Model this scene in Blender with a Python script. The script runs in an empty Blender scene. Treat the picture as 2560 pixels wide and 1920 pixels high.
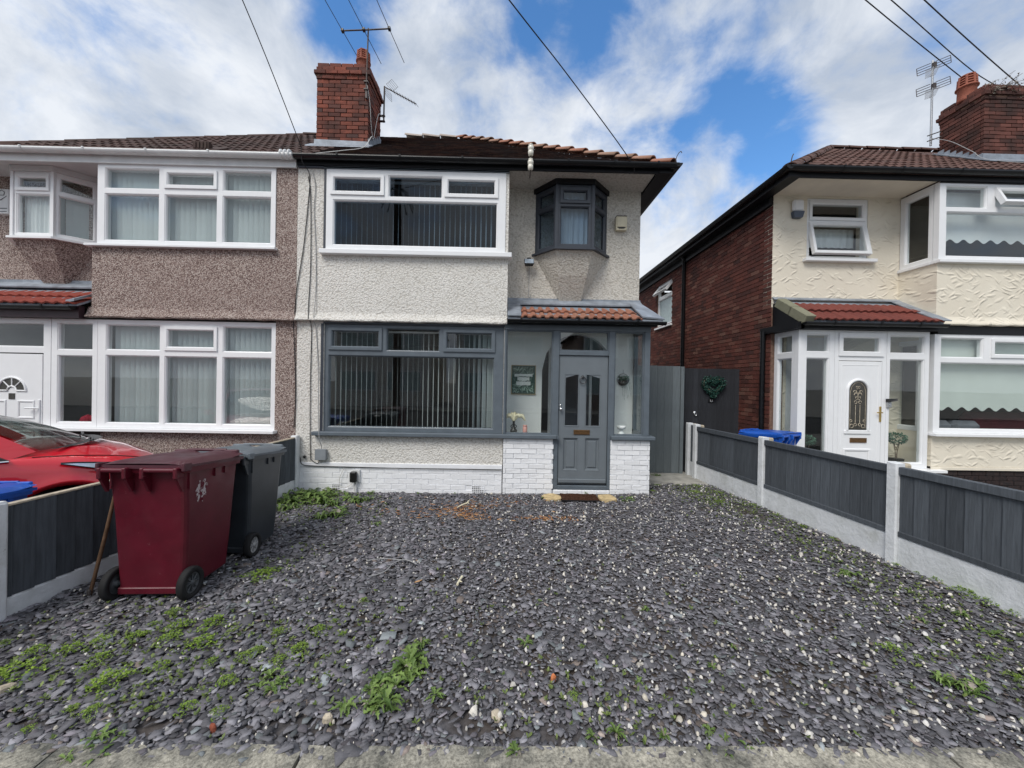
import bpy, math, random
import numpy as np
from mathutils import Vector, Matrix

R = math.radians
rnd = random.Random(11)
SC = bpy.context.scene
COL = SC.collection

# ------------------------------------------------------------------ camera
cam_d = bpy.data.cameras.new('camera')
cam = bpy.data.objects.new('camera', cam_d)
COL.objects.link(cam)
cam_d.sensor_width = 36.0
cam_d.lens = 962.0 / 2560.0 * 36.0
cam_d.clip_start = 0.05
cam_d.clip_end = 2000.0
_a, _p, _r = R(0.8), R(-0.3), R(1.0)
_d = Vector((math.sin(_a) * math.cos(_p), math.cos(_a) * math.cos(_p), math.sin(_p)))
_x = Vector((math.cos(_a), -math.sin(_a), 0.0))
_u = _x.cross(_d)
_xr = _x * math.cos(_r) + _u * math.sin(_r)
_ur = _u * math.cos(_r) - _x * math.sin(_r)
cam.matrix_world = Matrix(((_xr.x, _ur.x, -_d.x, 0.0), (_xr.y, _ur.y, -_d.y, 0.0), (_xr.z, _ur.z, -_d.z, 1.66), (0, 0, 0, 1)))
SC.camera = cam

# ------------------------------------------------------------------ sky and sun
SUN_AZ, SUN_EL = R(212.0), R(50.0)       # clockwise from +Y: behind the camera, to the left
world = bpy.data.worlds.new('World')
SC.world = world
world.use_nodes = True
wn = world.node_tree
wn.nodes.clear()


def wnode(t, **kw):
    n = wn.nodes.new(t)
    for k, v in kw.items():
        setattr(n, k, v)
    return n


def wmath(op, a, b=None, clamp=False):
    n = wnode('ShaderNodeMath', operation=op)
    n.use_clamp = clamp
    for i, v in enumerate((a, b)):
        if v is None:
            continue
        if isinstance(v, (int, float)):
            n.inputs[i].default_value = v
        else:
            wn.links.new(v, n.inputs[i])
    return n.outputs[0]


tc = wnode('ShaderNodeTexCoord')
sep = wnode('ShaderNodeSeparateXYZ')
wn.links.new(tc.outputs['Generated'], sep.inputs[0])
den = wmath('ADD', wmath('MAXIMUM', sep.outputs[2], 0.0), 0.30)
cmb = wnode('ShaderNodeCombineXYZ')
wn.links.new(wmath('DIVIDE', sep.outputs[0], den), cmb.inputs[0])
wn.links.new(wmath('DIVIDE', sep.outputs[1], den), cmb.inputs[1])


# cloud coordinates: view direction, slightly flattened towards the horizon
flat = wnode('ShaderNodeVectorMath', operation='MULTIPLY')
wn.links.new(tc.outputs['Generated'], flat.inputs[0])
flat.inputs[1].default_value = (1.0, 1.0, 1.35)


def wnoise(scale, detail, rough, dist, off):
    m = wnode('ShaderNodeMapping')
    m.inputs['Location'].default_value = off
    wn.links.new(flat.outputs[0], m.inputs[0])
    n = wnode('ShaderNodeTexNoise')
    n.inputs['Scale'].default_value = scale
    n.inputs['Detail'].default_value = detail
    n.inputs['Roughness'].default_value = rough
    n.inputs['Distortion'].default_value = dist
    wn.links.new(m.outputs[0], n.inputs['Vector'])
    return n.outputs[0]


cl1 = wnoise(4.6, 9.0, 0.60, 0.35, (3.1, 1.7, 0.0))
cl2 = wnoise(3.4, 7.0, 0.6, 0.4, (7.3, 2.2, 4.0))
# gaps in the cloud: (direction, angular radius, weight)
HOLES = [((0.183, 0.738, 0.65), 24, 0.24), ((0.447, 0.735, 0.51), 14, 0.18), ((0.103, 0.721, 0.685), 8, 0.55), ((0.211, 0.729, 0.651), 7, 0.45), ((0.076, 0.69, 0.72), 9, 0.4), ((0.479, 0.731, 0.486), 6, 0.55), ((0.521, 0.724, 0.452), 6, 0.58), ((0.447, 0.713, 0.54), 5, 0.45), ((0.4, 0.75, 0.527), 6, 0.35), ((0.345, 0.735, 0.584), 6, 0.3), ((-0.28, 0.694, 0.663), 7, 0.6), ((-0.302, 0.669, 0.679), 8, 0.5), ((-0.113, 0.716, 0.689), 6, 0.4), ((0.49, 0.774, 0.401), 5, 0.4), ((0.648, 0.588, 0.484), 4, 0.2), ((0.659, 0.536, 0.528), 7, 0.35), ((-0.477, 0.646, 0.596), 7, 0.28), ((0.315, 0.692, 0.65), 6, 0.25), ((-0.598, 0.568, 0.565), 8, 0.25), ((0.311, 0.821, 0.48), 5, 0.25), ((-0.609, -0.508, 0.609), 16, 0.6), ((0.303, -0.808, 0.505), 12, 0.45), ((0.807, -0.202, 0.555), 14, 0.5), ((-0.896, 0.199, 0.398), 10, 0.45), ((-0.201, -0.301, 0.932), 18, 0.5)]
acc = None
for (hx, hy, hz), rad, wgt in HOLES:
    dt = wnode('ShaderNodeVectorMath', operation='DOT_PRODUCT')
    wn.links.new(tc.outputs['Generated'], dt.inputs[0])
    dt.inputs[1].default_value = (hx, hy, hz)
    mr = wnode('ShaderNodeMapRange', interpolation_type='SMOOTHERSTEP')
    mr.inputs['From Min'].default_value = math.cos(R(rad))
    mr.inputs['From Max'].default_value = 1.0
    mr.inputs['To Min'].default_value = 0.0
    mr.inputs['To Max'].default_value = wgt
    wn.links.new(dt.outputs['Value'], mr.inputs['Value'])
    acc = mr.outputs[0] if acc is None else wmath('ADD', acc, mr.outputs[0])
cl3 = wnoise(11.0, 6.0, 0.6, 0.4, (1.3, 5.2, 2.0))
cln = wmath('ADD', wmath('MULTIPLY', wmath('SUBTRACT', cl1, 0.5), 2.7), wmath('MULTIPLY', wmath('SUBTRACT', cl3, 0.5), 1.3))
dens = wmath('ADD', cln, 1.09)
dens = wmath('SUBTRACT', dens, wmath('MULTIPLY', acc, 0.95))
fac = wnode('ShaderNodeMapRange', interpolation_type='SMOOTHSTEP')
fac.inputs['From Min'].default_value = -0.15
fac.inputs['From Max'].default_value = 1.10
wn.links.new(dens, fac.inputs['Value'])
ramp = wnode('ShaderNodeValToRGB')
ramp.color_ramp.elements[0].position = 0.38
ramp.color_ramp.elements[0].color = (0.50, 0.565, 0.67, 1)
ramp.color_ramp.elements[1].position = 0.60
ramp.color_ramp.elements[1].color = (0.83, 0.87, 0.93, 1)
wn.links.new(cl2, ramp.inputs[0])
sky = wnode('ShaderNodeTexSky')
sky.sky_type = 'NISHITA'
sky.sun_disc = False
sky.sun_elevation = SUN_EL
sky.sun_rotation = SUN_AZ
sky.air_density = 1.0
sky.dust_density = 0.3
sky.ozone_density = 2.5
bg_sky = wnode('ShaderNodeBackground')
bg_sky.inputs[1].default_value = 0.125
hs_ = wnode('ShaderNodeHueSaturation')
hs_.inputs['Saturation'].default_value = 1.22
wn.links.new(sky.outputs[0], hs_.inputs['Color'])
wn.links.new(hs_.outputs[0], bg_sky.inputs[0])
bg_cl = wnode('ShaderNodeBackground')
bg_cl.inputs[1].default_value = 0.57
wn.links.new(ramp.outputs[0], bg_cl.inputs[0])
mixw = wnode('ShaderNodeMixShader')
wn.links.new(fac.outputs[0], mixw.inputs[0])
wn.links.new(bg_sky.outputs[0], mixw.inputs[1])
wn.links.new(bg_cl.outputs[0], mixw.inputs[2])
wout = wnode('ShaderNodeOutputWorld')
wn.links.new(mixw.outputs[0], wout.inputs[0])

sun_d = bpy.data.lights.new('sun', 'SUN')
sun_d.energy = 1.5
sun_d.angle = R(28.0)
sun_d.color = (1.0, 0.955, 0.89)
sun = bpy.data.objects.new('sun', sun_d)
COL.objects.link(sun)
_to = Vector((math.sin(SUN_AZ) * math.cos(SUN_EL), math.cos(SUN_AZ) * math.cos(SUN_EL), math.sin(SUN_EL)))
sun.rotation_euler = (-_to).to_track_quat('-Z', 'Y').to_euler()
sun.location = _to * 40

SC.view_settings.view_transform = 'Standard'
SC.view_settings.look = 'None'
SC.view_settings.exposure = 0.85
SC.view_settings.gamma = 1.0
SC.view_settings.use_curve_mapping = False
SC.cycles.max_bounces = 8
SC.cycles.transparent_max_bounces = 16

# ------------------------------------------------------------------ mesh builder
ORG = {}


class MB:
    def __init__(s, M=None):
        s.v, s.f, s.m, s.s = [], [], [], []
        s.M = M

    def add(s, vs, fs, mi=0, smooth=False, M=None):
        b = len(s.v)
        M = M if M is not None else s.M
        for p in vs:
            p = Vector(p)
            s.v.append(tuple(M @ p) if M is not None else tuple(p))
        for q in fs:
            s.f.append(tuple(b + i for i in q))
            s.m.append(mi)
            s.s.append(smooth)

    def box(s, x0, x1, y0, y1, z0, z1, mi=0, b=0.0, M=None):
        if b <= 0:
            vs = [(x, y, z) for z in (z0, z1) for y in (y0, y1) for x in (x0, x1)]
            s.add(vs, [(0, 2, 3, 1), (4, 5, 7, 6), (0, 1, 5, 4), (2, 6, 7, 3), (0, 4, 6, 2), (1, 3, 7, 5)], mi, False, M)
            return
        vs, idx = [], {}
        for iz, z in enumerate((z0, z1)):
            for iy, y in enumerate((y0, y1)):
                for ix, x in enumerate((x0, x1)):
                    sx, sy, sz = (1 - 2 * ix) * b, (1 - 2 * iy) * b, (1 - 2 * iz) * b
                    for ax, p in enumerate(((x, y + sy, z + sz), (x + sx, y, z + sz), (x + sx, y + sy, z))):
                        idx[(ix, iy, iz, ax)] = len(vs)
                        vs.append(p)
        g = lambda ix, iy, iz, ax: idx[(ix, iy, iz, ax)]
        fs = []
        for i in (0, 1):
            fs.append((g(i, 0, 0, 0), g(i, 1, 0, 0), g(i, 1, 1, 0), g(i, 0, 1, 0)))
            fs.append((g(0, i, 0, 1), g(1, i, 0, 1), g(1, i, 1, 1), g(0, i, 1, 1)))
            fs.append((g(0, 0, i, 2), g(1, 0, i, 2), g(1, 1, i, 2), g(0, 1, i, 2)))
        for i in (0, 1):
            for j in (0, 1):
                fs.append((g(0, i, j, 1), g(1, i, j, 1), g(1, i, j, 2), g(0, i, j, 2)))
                fs.append((g(i, 0, j, 0), g(i, 1, j, 0), g(i, 1, j, 2), g(i, 0, j, 2)))
                fs.append((g(i, j, 0, 0), g(i, j, 1, 0), g(i, j, 1, 1), g(i, j, 0, 1)))
                for k in (0, 1):
                    fs.append((g(i, j, k, 0), g(i, j, k, 1), g(i, j, k, 2)))
        s.add(vs, list(dict.fromkeys(fs)), mi, False, M)

    def hexa(s, p, mi=0, M=None):      # 8 points: bottom 4 ccw, top 4 ccw
        s.add(p, [(3, 2, 1, 0), (4, 5, 6, 7), (0, 1, 5, 4), (1, 2, 6, 5), (2, 3, 7, 6), (3, 0, 4, 7)], mi, False, M)

    def poly(s, pts, mi=0, M=None):
        s.add(pts, [tuple(range(len(pts)))], mi, False, M)

    def prism(s, pts, h, mi=0, M=None):     # pts: 3-D polygon, h: extrusion vector
        h = Vector(h)
        n = len(pts)
        vs = [Vector(p) for p in pts] + [Vector(p) + h for p in pts]
        fs = [tuple(range(n - 1, -1, -1)), tuple(range(n, 2 * n))] + [(i, (i + 1) % n, n + (i + 1) % n, n + i) for i in range(n)]
        s.add(vs, fs, mi, False, M)

    def tube(s, pts, r, n=8, mi=0, caps=True, M=None, smooth=True):
        pts = [Vector(p) for p in pts]
        rr = r if isinstance(r, (list, tuple)) else [r] * len(pts)
        vs, fs = [], []
        up = None
        for i, p in enumerate(pts):
            t = (pts[min(i + 1, len(pts) - 1)] - pts[max(i - 1, 0)]).normalized()
            if up is None:
                up = Vector((0, 0, 1)) if abs(t.z) < 0.9 else Vector((1, 0, 0))
            a = t.cross(up)
            if a.length < 1e-6:
                a = t.orthogonal()
            a.normalize()
            b = a.cross(t).normalized()
            up = b
            for k in range(n):
                w = 2 * math.pi * k / n
                vs.append(p + (a * math.cos(w) + b * math.sin(w)) * rr[i])
        for i in range(len(pts) - 1):
            for k in range(n):
                k2 = (k + 1) % n
                fs.append((i * n + k, i * n + k2, (i + 1) * n + k2, (i + 1) * n + k))
        s.add(vs, fs, mi, smooth, M)
        if caps:
            e = (len(pts) - 1) * n
            s.add([vs[k] for k in range(n)], [tuple(range(n - 1, -1, -1))], mi, False, M)
            s.add([vs[e + k] for k in range(n)], [tuple(range(n))], mi, False, M)

    def lathe(s, prof, n=16, mi=0, M=None, smooth=True, c=(0, 0, 0), caps=True):
        vs, fs = [], []
        for r, z in prof:
            for k in range(n):
                w = 2 * math.pi * k / n
                vs.append((c[0] + r * math.cos(w), c[1] + r * math.sin(w), c[2] + z))
        for i in range(len(prof) - 1):
            for k in range(n):
                k2 = (k + 1) % n
                fs.append((i * n + k, i * n + k2, (i + 1) * n + k2, (i + 1) * n + k))
        if caps and prof[0][0] > 1e-4:
            fs.append(tuple(range(n - 1, -1, -1)))
        if caps and prof[-1][0] > 1e-4:
            fs.append(tuple((len(prof) - 1) * n + k for k in range(n)))
        s.add(vs, fs, mi, smooth, M)

    def plate(s, x0, x1, z0, z1, y0, y1, holes=(), mi=0, M=None):    # wall slab in x-z with rectangular openings
        xs = sorted(set([x0, x1] + [min(max(h[i], x0), x1) for h in holes for i in (0, 2)]))
        zs = sorted(set([z0, z1] + [min(max(h[i], z0), z1) for h in holes for i in (1, 3)]))
        inh = lambda x, z: any(h[0] < x < h[2] and h[1] < z < h[3] for h in holes)
        nx, nz = len(xs) - 1, len(zs) - 1
        solid = [[not inh((xs[i] + xs[i + 1]) / 2, (zs[j] + zs[j + 1]) / 2) for j in range(nz)] for i in range(nx)]
        vs = [(x, y, z) for y in (y0, y1) for x in xs for z in zs]
        V = lambda k, i, j: k * len(xs) * len(zs) + i * len(zs) + j
        fs = []
        S = lambda i, j: 0 <= i < nx and 0 <= j < nz and solid[i][j]
        for i in range(nx):
            for j in range(nz):
                if not solid[i][j]:
                    continue
                fs.append((V(0, i, j), V(0, i + 1, j), V(0, i + 1, j + 1), V(0, i, j + 1)))
                fs.append((V(1, i, j), V(1, i, j + 1), V(1, i + 1, j + 1), V(1, i + 1, j)))
                if not S(i - 1, j):
                    fs.append((V(0, i, j), V(0, i, j + 1), V(1, i, j + 1), V(1, i, j)))
                if not S(i + 1, j):
                    fs.append((V(0, i + 1, j), V(1, i + 1, j), V(1, i + 1, j + 1), V(0, i + 1, j + 1)))
                if not S(i, j - 1):
                    fs.append((V(0, i, j), V(1, i, j), V(1, i + 1, j), V(0, i + 1, j)))
                if not S(i, j + 1):
                    fs.append((V(0, i, j + 1), V(0, i + 1, j + 1), V(1, i + 1, j + 1), V(1, i, j + 1)))
        s.add(vs, fs, mi, False, M)

    def ring(s, x0, z0, x1, z1, prof, mi=0, M=None):     # mitred frame: prof = (inset, depth) points
        L = [[(x0 + w, d, z0 + w), (x1 - w, d, z0 + w), (x1 - w, d, z1 - w), (x0 + w, d, z1 - w)] for w, d in prof]
        vs = [p for l in L for p in l]
        fs = []
        for i in range(len(prof) - 1):
            for k in range(4):
                k2 = (k + 1) % 4
                fs.append((i * 4 + k, i * 4 + k2, (i + 1) * 4 + k2, (i + 1) * 4 + k))
        s.add(vs, fs, mi, False, M)

    def mesh(s, name, mats, org=None):
        me = bpy.data.meshes.new(name)
        o = Vector(org) if org is not None else Vector((0, 0, 0))
        me.from_pydata([tuple(Vector(p) - o) for p in s.v], [], s.f)
        mats = mats if isinstance(mats, (list, tuple)) else [mats]
        for m in mats:
            me.materials.append(m)
        me.polygons.foreach_set('material_index', s.m)
        me.polygons.foreach_set('use_smooth', s.s)
        me.update()
        return me


def B(name, mb, mats, parent=None, **props):
    """Link a builder's mesh as ONE object, a child of parent (builder coordinates = parent's builder coordinates)."""
    org = ORG.get(parent.name) if parent else None
    me = mb.mesh(name, mats, org)
    o = bpy.data.objects.new(name, me)
    COL.objects.link(o)
    if parent:
        o.parent = parent
    ORG[o.name] = org
    for k, v in props.items():
        o[k] = v
    return o


def tag(o, label=None, cat=None, group=None, kind=None):
    for k, v in (('label', label), ('category', cat), ('group', group), ('kind', kind)):
        if v:
            o[k] = v
    return o


def thing(name, label, cat, loc, rotz=0.0, group=None, world=True):
    o = bpy.data.objects.new(name, None)
    COL.objects.link(o)
    o.empty_display_size = 0.1
    o.location = loc
    o.rotation_euler = (0, 0, rotz)
    ORG[o.name] = Vector(loc) if world else None
    return tag(o, label, cat, group)


def inst(name, me, parent, M):
    o = bpy.data.objects.new(name, me)
    COL.objects.link(o)
    o.parent = parent
    org = ORG.get(parent.name)
    o.matrix_local = (Matrix.Translation(-org) if org is not None else Matrix()) @ M
    ORG[o.name] = None
    return o


CH = {}


def copy_tree(o, parent=None):
    c = o.copy()
    COL.objects.link(c)
    if parent:
        c.parent = parent
    for ch in o.children:
        copy_tree(ch, c)
    return c


def basis(o, ex, ey, ez):
    return Matrix(((ex[0], ey[0], ez[0], o[0]), (ex[1], ey[1], ez[1], o[1]), (ex[2], ey[2], ez[2], o[2]), (0, 0, 0, 1)))


def front(x0=0.0, y0=0.0, z0=0.0):      # facade facing -Y
    return Matrix.Translation((x0, y0, z0))


# ------------------------------------------------------------------ materials
class Mt:
    def __init__(s, name, col=(0.5, 0.5, 0.5), rough=0.7, spec=0.5, metal=0.0):
        s.m = bpy.data.materials.new(name)
        s.m.use_nodes = True
        s.t = s.m.node_tree
        s.b = s.t.nodes['Principled BSDF']
        s.b.inputs['Base Color'].default_value = (*col, 1)
        s.b.inputs['Roughness'].default_value = rough
        s.b.inputs['Specular IOR Level'].default_value = spec
        s.b.inputs['Metallic'].default_value = metal
        s.c = None

    def n(s, t, **kw):
        n = s.t.nodes.new(t)
        for k, v in kw.items():
            setattr(n, k, v)
        return n

    def l(s, a, b):
        s.t.links.new(a, b)

    def put(s, sock, v):
        if hasattr(v, 'is_linked') or hasattr(v, 'links'):
            s.l(v, sock)
        elif isinstance(v, (tuple, list)) and len(v) == 3 and sock.type == 'RGBA':
            sock.default_value = (*v, 1)
        else:
            sock.default_value = v

    def coord(s, scale=(1, 1, 1), rot=(0, 0, 0), out='Object'):
        if s.c is None:
            s.c = s.n('ShaderNodeTexCoord')
        if scale == (1, 1, 1) and rot == (0, 0, 0):
            return s.c.outputs[out]
        m = s.n('ShaderNodeMapping')
        m.inputs['Scale'].default_value = scale
        m.inputs['Rotation'].default_value = rot
        s.l(s.c.outputs[out], m.inputs[0])
        return m.outputs[0]

    def noise(s, scale, detail=3.0, rough=0.55, dist=0.0, vec=None, **kw):
        n = s.n('ShaderNodeTexNoise')
        n.inputs['Scale'].default_value = scale
        n.inputs['Detail'].default_value = detail
        n.inputs['Roughness'].default_value = rough
        n.inputs['Distortion'].default_value = dist
        s.l(vec if vec is not None else s.coord(**kw), n.inputs['Vector'])
        return n.outputs[0]

    def voro(s, scale, feature='F1', out='Distance', vec=None, **kw):
        n = s.n('ShaderNodeTexVoronoi', feature=feature)
        n.inputs['Scale'].default_value = scale
        s.l(vec if vec is not None else s.coord(**kw), n.inputs['Vector'])
        return n.outputs[out]

    def ramp(s, v, stops, interp='LINEAR'):
        r = s.n('ShaderNodeValToRGB')
        r.color_ramp.interpolation = interp
        e = r.color_ramp.elements
        while len(e) < len(stops):
            e.new(0.5)
        for i, (p, c) in enumerate(stops):
            e[i].position = p
            e[i].color = (*c, 1) if isinstance(c, (tuple, list)) else (c, c, c, 1)
        s.l(v, r.inputs[0])
        return r.outputs[0]

    def mix(s, f, a, b, mode='MIX'):
        m = s.n('ShaderNodeMix', data_type='RGBA', blend_type=mode)
        s.put(m.inputs[0], f)
        s.put(m.inputs[6], a)
        s.put(m.inputs[7], b)
        return m.outputs[2]

    def math(s, op, a, b=0.0, clamp=False):
        m = s.n('ShaderNodeMath', operation=op)
        m.use_clamp = clamp
        s.put(m.inputs[0], a)
        s.put(m.inputs[1], b)
        return m.outputs[0]

    def bump(s, h, dist=0.01, strength=1.0):
        b = s.n('ShaderNodeBump')
        b.inputs['Distance'].default_value = dist
        b.inputs['Strength'].default_value = strength
        s.l(h, b.inputs['Height'])
        prev = s.b.inputs['Normal'].links
        if prev:
            s.l(prev[0].from_socket, b.inputs['Normal'])
        s.l(b.outputs[0], s.b.inputs['Normal'])

    def col(s, v):
        s.put(s.b.inputs['Base Color'], v)

    def rough(s, v):
        s.put(s.b.inputs['Roughness'], v)

    def rand(s):
        return s.n('ShaderNodeObjectInfo').outputs['Random']

    def island(s):
        return s.n('ShaderNodeNewGeometry').outputs['Random Per Island']


def plain(name, col, rough=0.5, spec=0.5, metal=0.0, var=0.12, scale=9.0, bump=0.0, bscale=60.0):
    m = Mt(name, col, rough, spec, metal)
    f = m.ramp(m.noise(scale, 4.0), [(0.3, 0.0), (0.7, 1.0)])
    m.col(m.mix(f, tuple(c * (1 - var) for c in col), tuple(min(1, c * (1 + var)) for c in col)))
    if bump:
        m.bump(m.noise(bscale, 3.0), bump, 0.6)
    return m.m


def roughcast(name, c0, c1, stain, sc=24.0, dist=0.014):
    m = Mt(name, c0, 0.92, 0.2)
    big = m.ramp(m.noise(1.3, 5.0, 0.6), [(0.35, 0.0), (0.75, 1.0)])
    v1 = m.n('ShaderNodeTexVoronoi', feature='SMOOTH_F1')
    v1.inputs['Scale'].default_value = sc * 1.25
    v1.inputs['Smoothness'].default_value = 0.35
    wv = m.n('ShaderNodeVectorMath', operation='MULTIPLY_ADD')
    nz = m.n('ShaderNodeTexNoise')
    nz.inputs['Scale'].default_value = sc * 1.6
    nz.inputs['Detail'].default_value = 3.0
    m.l(m.coord(), nz.inputs['Vector'])
    m.l(nz.outputs[1], wv.inputs[0])
    wv.inputs[1].default_value = (0.035, 0.035, 0.035)
    m.l(m.coord(), wv.inputs[2])
    m.l(wv.outputs[0], v1.inputs['Vector'])
    lump = m.math('SUBTRACT', 1.0, v1.outputs['Distance'])
    c = m.mix(m.ramp(m.noise(sc * 2.0, 3.0, 0.6), [(0.3, 0.0), (0.7, 1.0)]), c1, c0)
    c = m.mix(m.math('MULTIPLY', big, 0.40), c, stain)
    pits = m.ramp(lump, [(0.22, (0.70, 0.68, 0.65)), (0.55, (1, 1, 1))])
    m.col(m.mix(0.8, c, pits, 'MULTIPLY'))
    m.bump(m.math('ADD', m.math('MULTIPLY', lump, 0.8), m.math('MULTIPLY', m.noise(sc * 2.2, 4.0, 0.65), 0.7)), dist * 1.15, 1.0)
    return m.m


def pebbledash(name):
    m = Mt(name, (0.3, 0.24, 0.2), 0.9, 0.25)
    n = m.n('ShaderNodeTexVoronoi', feature='F1')
    n.inputs['Scale'].default_value = 76.0
    vec = m.coord()
    m.l(vec, n.inputs['Vector'])
    sp = m.n('ShaderNodeSeparateColor')
    m.l(n.outputs['Color'], sp.inputs[0])
    chip = m.ramp(sp.outputs[0], [(0.0, (0.17, 0.12, 0.11)), (0.28, (0.27, 0.20, 0.18)), (0.44, (0.47, 0.39, 0.35)), (0.85, (0.62, 0.53, 0.48)), (1.0, (0.72, 0.66, 0.61))])
    edge = m.ramp(n.outputs['Distance'], [(0.34, (1, 1, 1)), (0.70, (0.48, 0.43, 0.41))])
    c = m.mix(1.0, chip, edge, 'MULTIPLY')
    big = m.ramp(m.noise(0.9, 5.0, 0.6), [(0.4, 0.0), (0.72, 1.0)])
    c = m.mix(m.math('MULTIPLY', big, 0.35), c, (0.25, 0.18, 0.16))
    m.col(c)
    m.bump(m.ramp(n.outputs['Distance'], [(0.0, 1.0), (0.7, 0.0)]), 0.008, 1.0)
    m.bump(m.noise(26.0, 2.0), 0.007, 0.7)
    return m.m


def artex(name):
    """cream render with short trowelled strokes at crossing angles"""
    m = Mt(name, (0.74, 0.66, 0.52), 0.85, 0.25)
    nz = m.n('ShaderNodeTexNoise')
    nz.inputs['Scale'].default_value = 3.0
    m.l(m.coord(), nz.inputs['Vector'])
    add = m.n('ShaderNodeVectorMath', operation='MULTIPLY_ADD')
    m.l(nz.outputs[1], add.inputs[0])
    add.inputs[1].default_value = (0.16, 0.16, 0.16)
    m.l(m.coord(), add.inputs[2])
    h = None
    for ang, off, keep in ((34, 0.0, 0.62), (-38, 3.7, 0.66), (8, 8.1, 0.78), (-14, 5.3, 0.82)):
        rot = m.n('ShaderNodeMapping')
        rot.inputs['Rotation'].default_value = (0, R(ang), 0)
        rot.inputs['Location'].default_value = (off, off, off)
        m.l(add.outputs[0], rot.inputs[0])
        st = m.n('ShaderNodeVectorMath', operation='MULTIPLY')
        m.l(rot.outputs[0], st.inputs[0])
        st.inputs[1].default_value = (5.5, 5.5, 19.0)
        v = m.n('ShaderNodeTexVoronoi', feature='F1')
        v.inputs['Scale'].default_value = 1.0
        m.l(st.outputs[0], v.inputs['Vector'])
        sp = m.n('ShaderNodeSeparateColor')
        m.l(v.outputs['Color'], sp.inputs[0])
        on = m.ramp(sp.outputs[0], [(keep, 0.0), (keep + .02, 1.0)])
        d = m.ramp(v.outputs['Distance'], [(0.10, 1.0), (0.50, 0.0)])
        q = m.math('MULTIPLY', on, d)
        h = q if h is None else m.math('MAXIMUM', h, q)
    tone = m.ramp(m.noise(1.6, 5.0), [(0.3, (0.78, 0.725, 0.61)), (0.7, (0.715, 0.655, 0.54))])
    m.col(tone)
    m.bump(h, 0.010, 1.0)
    m.bump(m.noise(18.0, 3.0), 0.004, 0.7)
    return m.m


def brickmat(name, stops, per='obj', soot=0.0, paint=False):
    m = Mt(name, (0.3, 0.1, 0.07), 0.88, 0.25)
    r = m.rand() if per == 'obj' else m.island()
    base = m.ramp(r, stops)
    vec = m.coord(out='Object') if per != 'obj' else m.n('ShaderNodeNewGeometry').outputs['Position']
    f = m.ramp(m.noise(34.0, 4.0, 0.65, vec=vec), [(0.3, 0.0), (0.75, 1.0)])
    c = m.mix(m.math('MULTIPLY', f, 0.45 if not paint else 0.5), base, (0.10, 0.055, 0.045) if not paint else (0.72, 0.72, 0.71))
    if paint:
        ch_ = m.ramp(m.noise(21.0, 5.0, 0.7, vec=vec), [(0.70, 0.0), (0.73, 1.0)])
        c = m.mix(m.math('MULTIPLY', ch_, 0.35), c, (0.36, 0.30, 0.27))
    if soot:
        g = m.ramp(m.noise(2.2, 5.0, 0.6, vec=vec), [(0.42, 0.0), (0.66, 1.0)])
        c = m.mix(m.math('MULTIPLY', g, soot), c, (0.035, 0.026, 0.024))
    m.col(c)
    m.bump(m.noise(55.0, 4.0, 0.65, vec=vec), 0.004 if not paint else 0.003, 0.8)
    return m.m


M = {}
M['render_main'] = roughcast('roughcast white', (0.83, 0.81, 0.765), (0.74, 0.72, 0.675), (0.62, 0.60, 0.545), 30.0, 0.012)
M['render_recess'] = roughcast('roughcast white shaded', (0.73, 0.70, 0.64), (0.63, 0.60, 0.54), (0.48, 0.45, 0.39), 28.0, 0.016)  # shaded copy of the bay render: the recess shade is in the colour
M['render_cone'] = roughcast('roughcast oriel shaded', (0.66, 0.63, 0.57), (0.57, 0.54, 0.48), (0.45, 0.42, 0.36), 28.0, 0.016)  # same wall render, with the shade under the oriel put into its colour
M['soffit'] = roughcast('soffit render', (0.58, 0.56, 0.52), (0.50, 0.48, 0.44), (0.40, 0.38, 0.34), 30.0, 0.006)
M['pebble'] = pebbledash('pebbledash brown')
M['artex'] = artex('textured cream render')
M['cream'] = plain('cream paint', (0.75, 0.69, 0.575), 0.7, var=0.06, scale=4, bump=0.002)
M['plaster'] = plain('white plaster', (0.86, 0.87, 0.86), 0.85, 0.2, var=0.04, scale=3)
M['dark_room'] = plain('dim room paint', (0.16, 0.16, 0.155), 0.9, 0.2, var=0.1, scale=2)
M['brick'] = brickmat('red brick', [(0.0, (0.075, 0.036, 0.032)), (0.22, (0.17, 0.055, 0.040)), (0.55, (0.29, 0.085, 0.055)), (0.85, (0.23, 0.078, 0.056)), (1.0, (0.10, 0.055, 0.050))], soot=0.62)
M['brick_dk'] = brickmat('shaded dark red brick', [(0.0, (0.060, 0.022, 0.019)), (0.4, (0.118, 0.034, 0.026)), (0.8, (0.150, 0.044, 0.032)), (1.0, (0.20, 0.10, 0.075))], soot=0.30)  # dark brick, darkened further to carry the side wall's shade
M['brick_dk_i'] = brickmat('shaded dark red brick run', [(0.0, (0.060, 0.022, 0.019)), (0.4, (0.118, 0.034, 0.026)), (0.8, (0.150, 0.044, 0.032)), (1.0, (0.20, 0.10, 0.075))], per='isl', soot=0.30)  # same brick for the joined run, shade in the colour too
M['brick_soot'] = brickmat('sooty brick', [(0.0, (0.060, 0.026, 0.022)), (0.5, (0.13, 0.046, 0.035)), (1.0, (0.18, 0.070, 0.055))], soot=0.75)
M['brick_w'] = brickmat('white painted brick', [(0.0, (0.84, 0.85, 0.87)), (1.0, (0.90, 0.91, 0.93))], paint=True)
M['brick_k'] = brickmat('black painted brick', [(0.0, (0.010, 0.010, 0.012)), (1.0, (0.016, 0.016, 0.018))], per='isl')
M['mortar'] = plain('mortar', (0.30, 0.22, 0.18), 0.95, 0.1, var=0.25, scale=20, bump=0.004)
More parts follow.
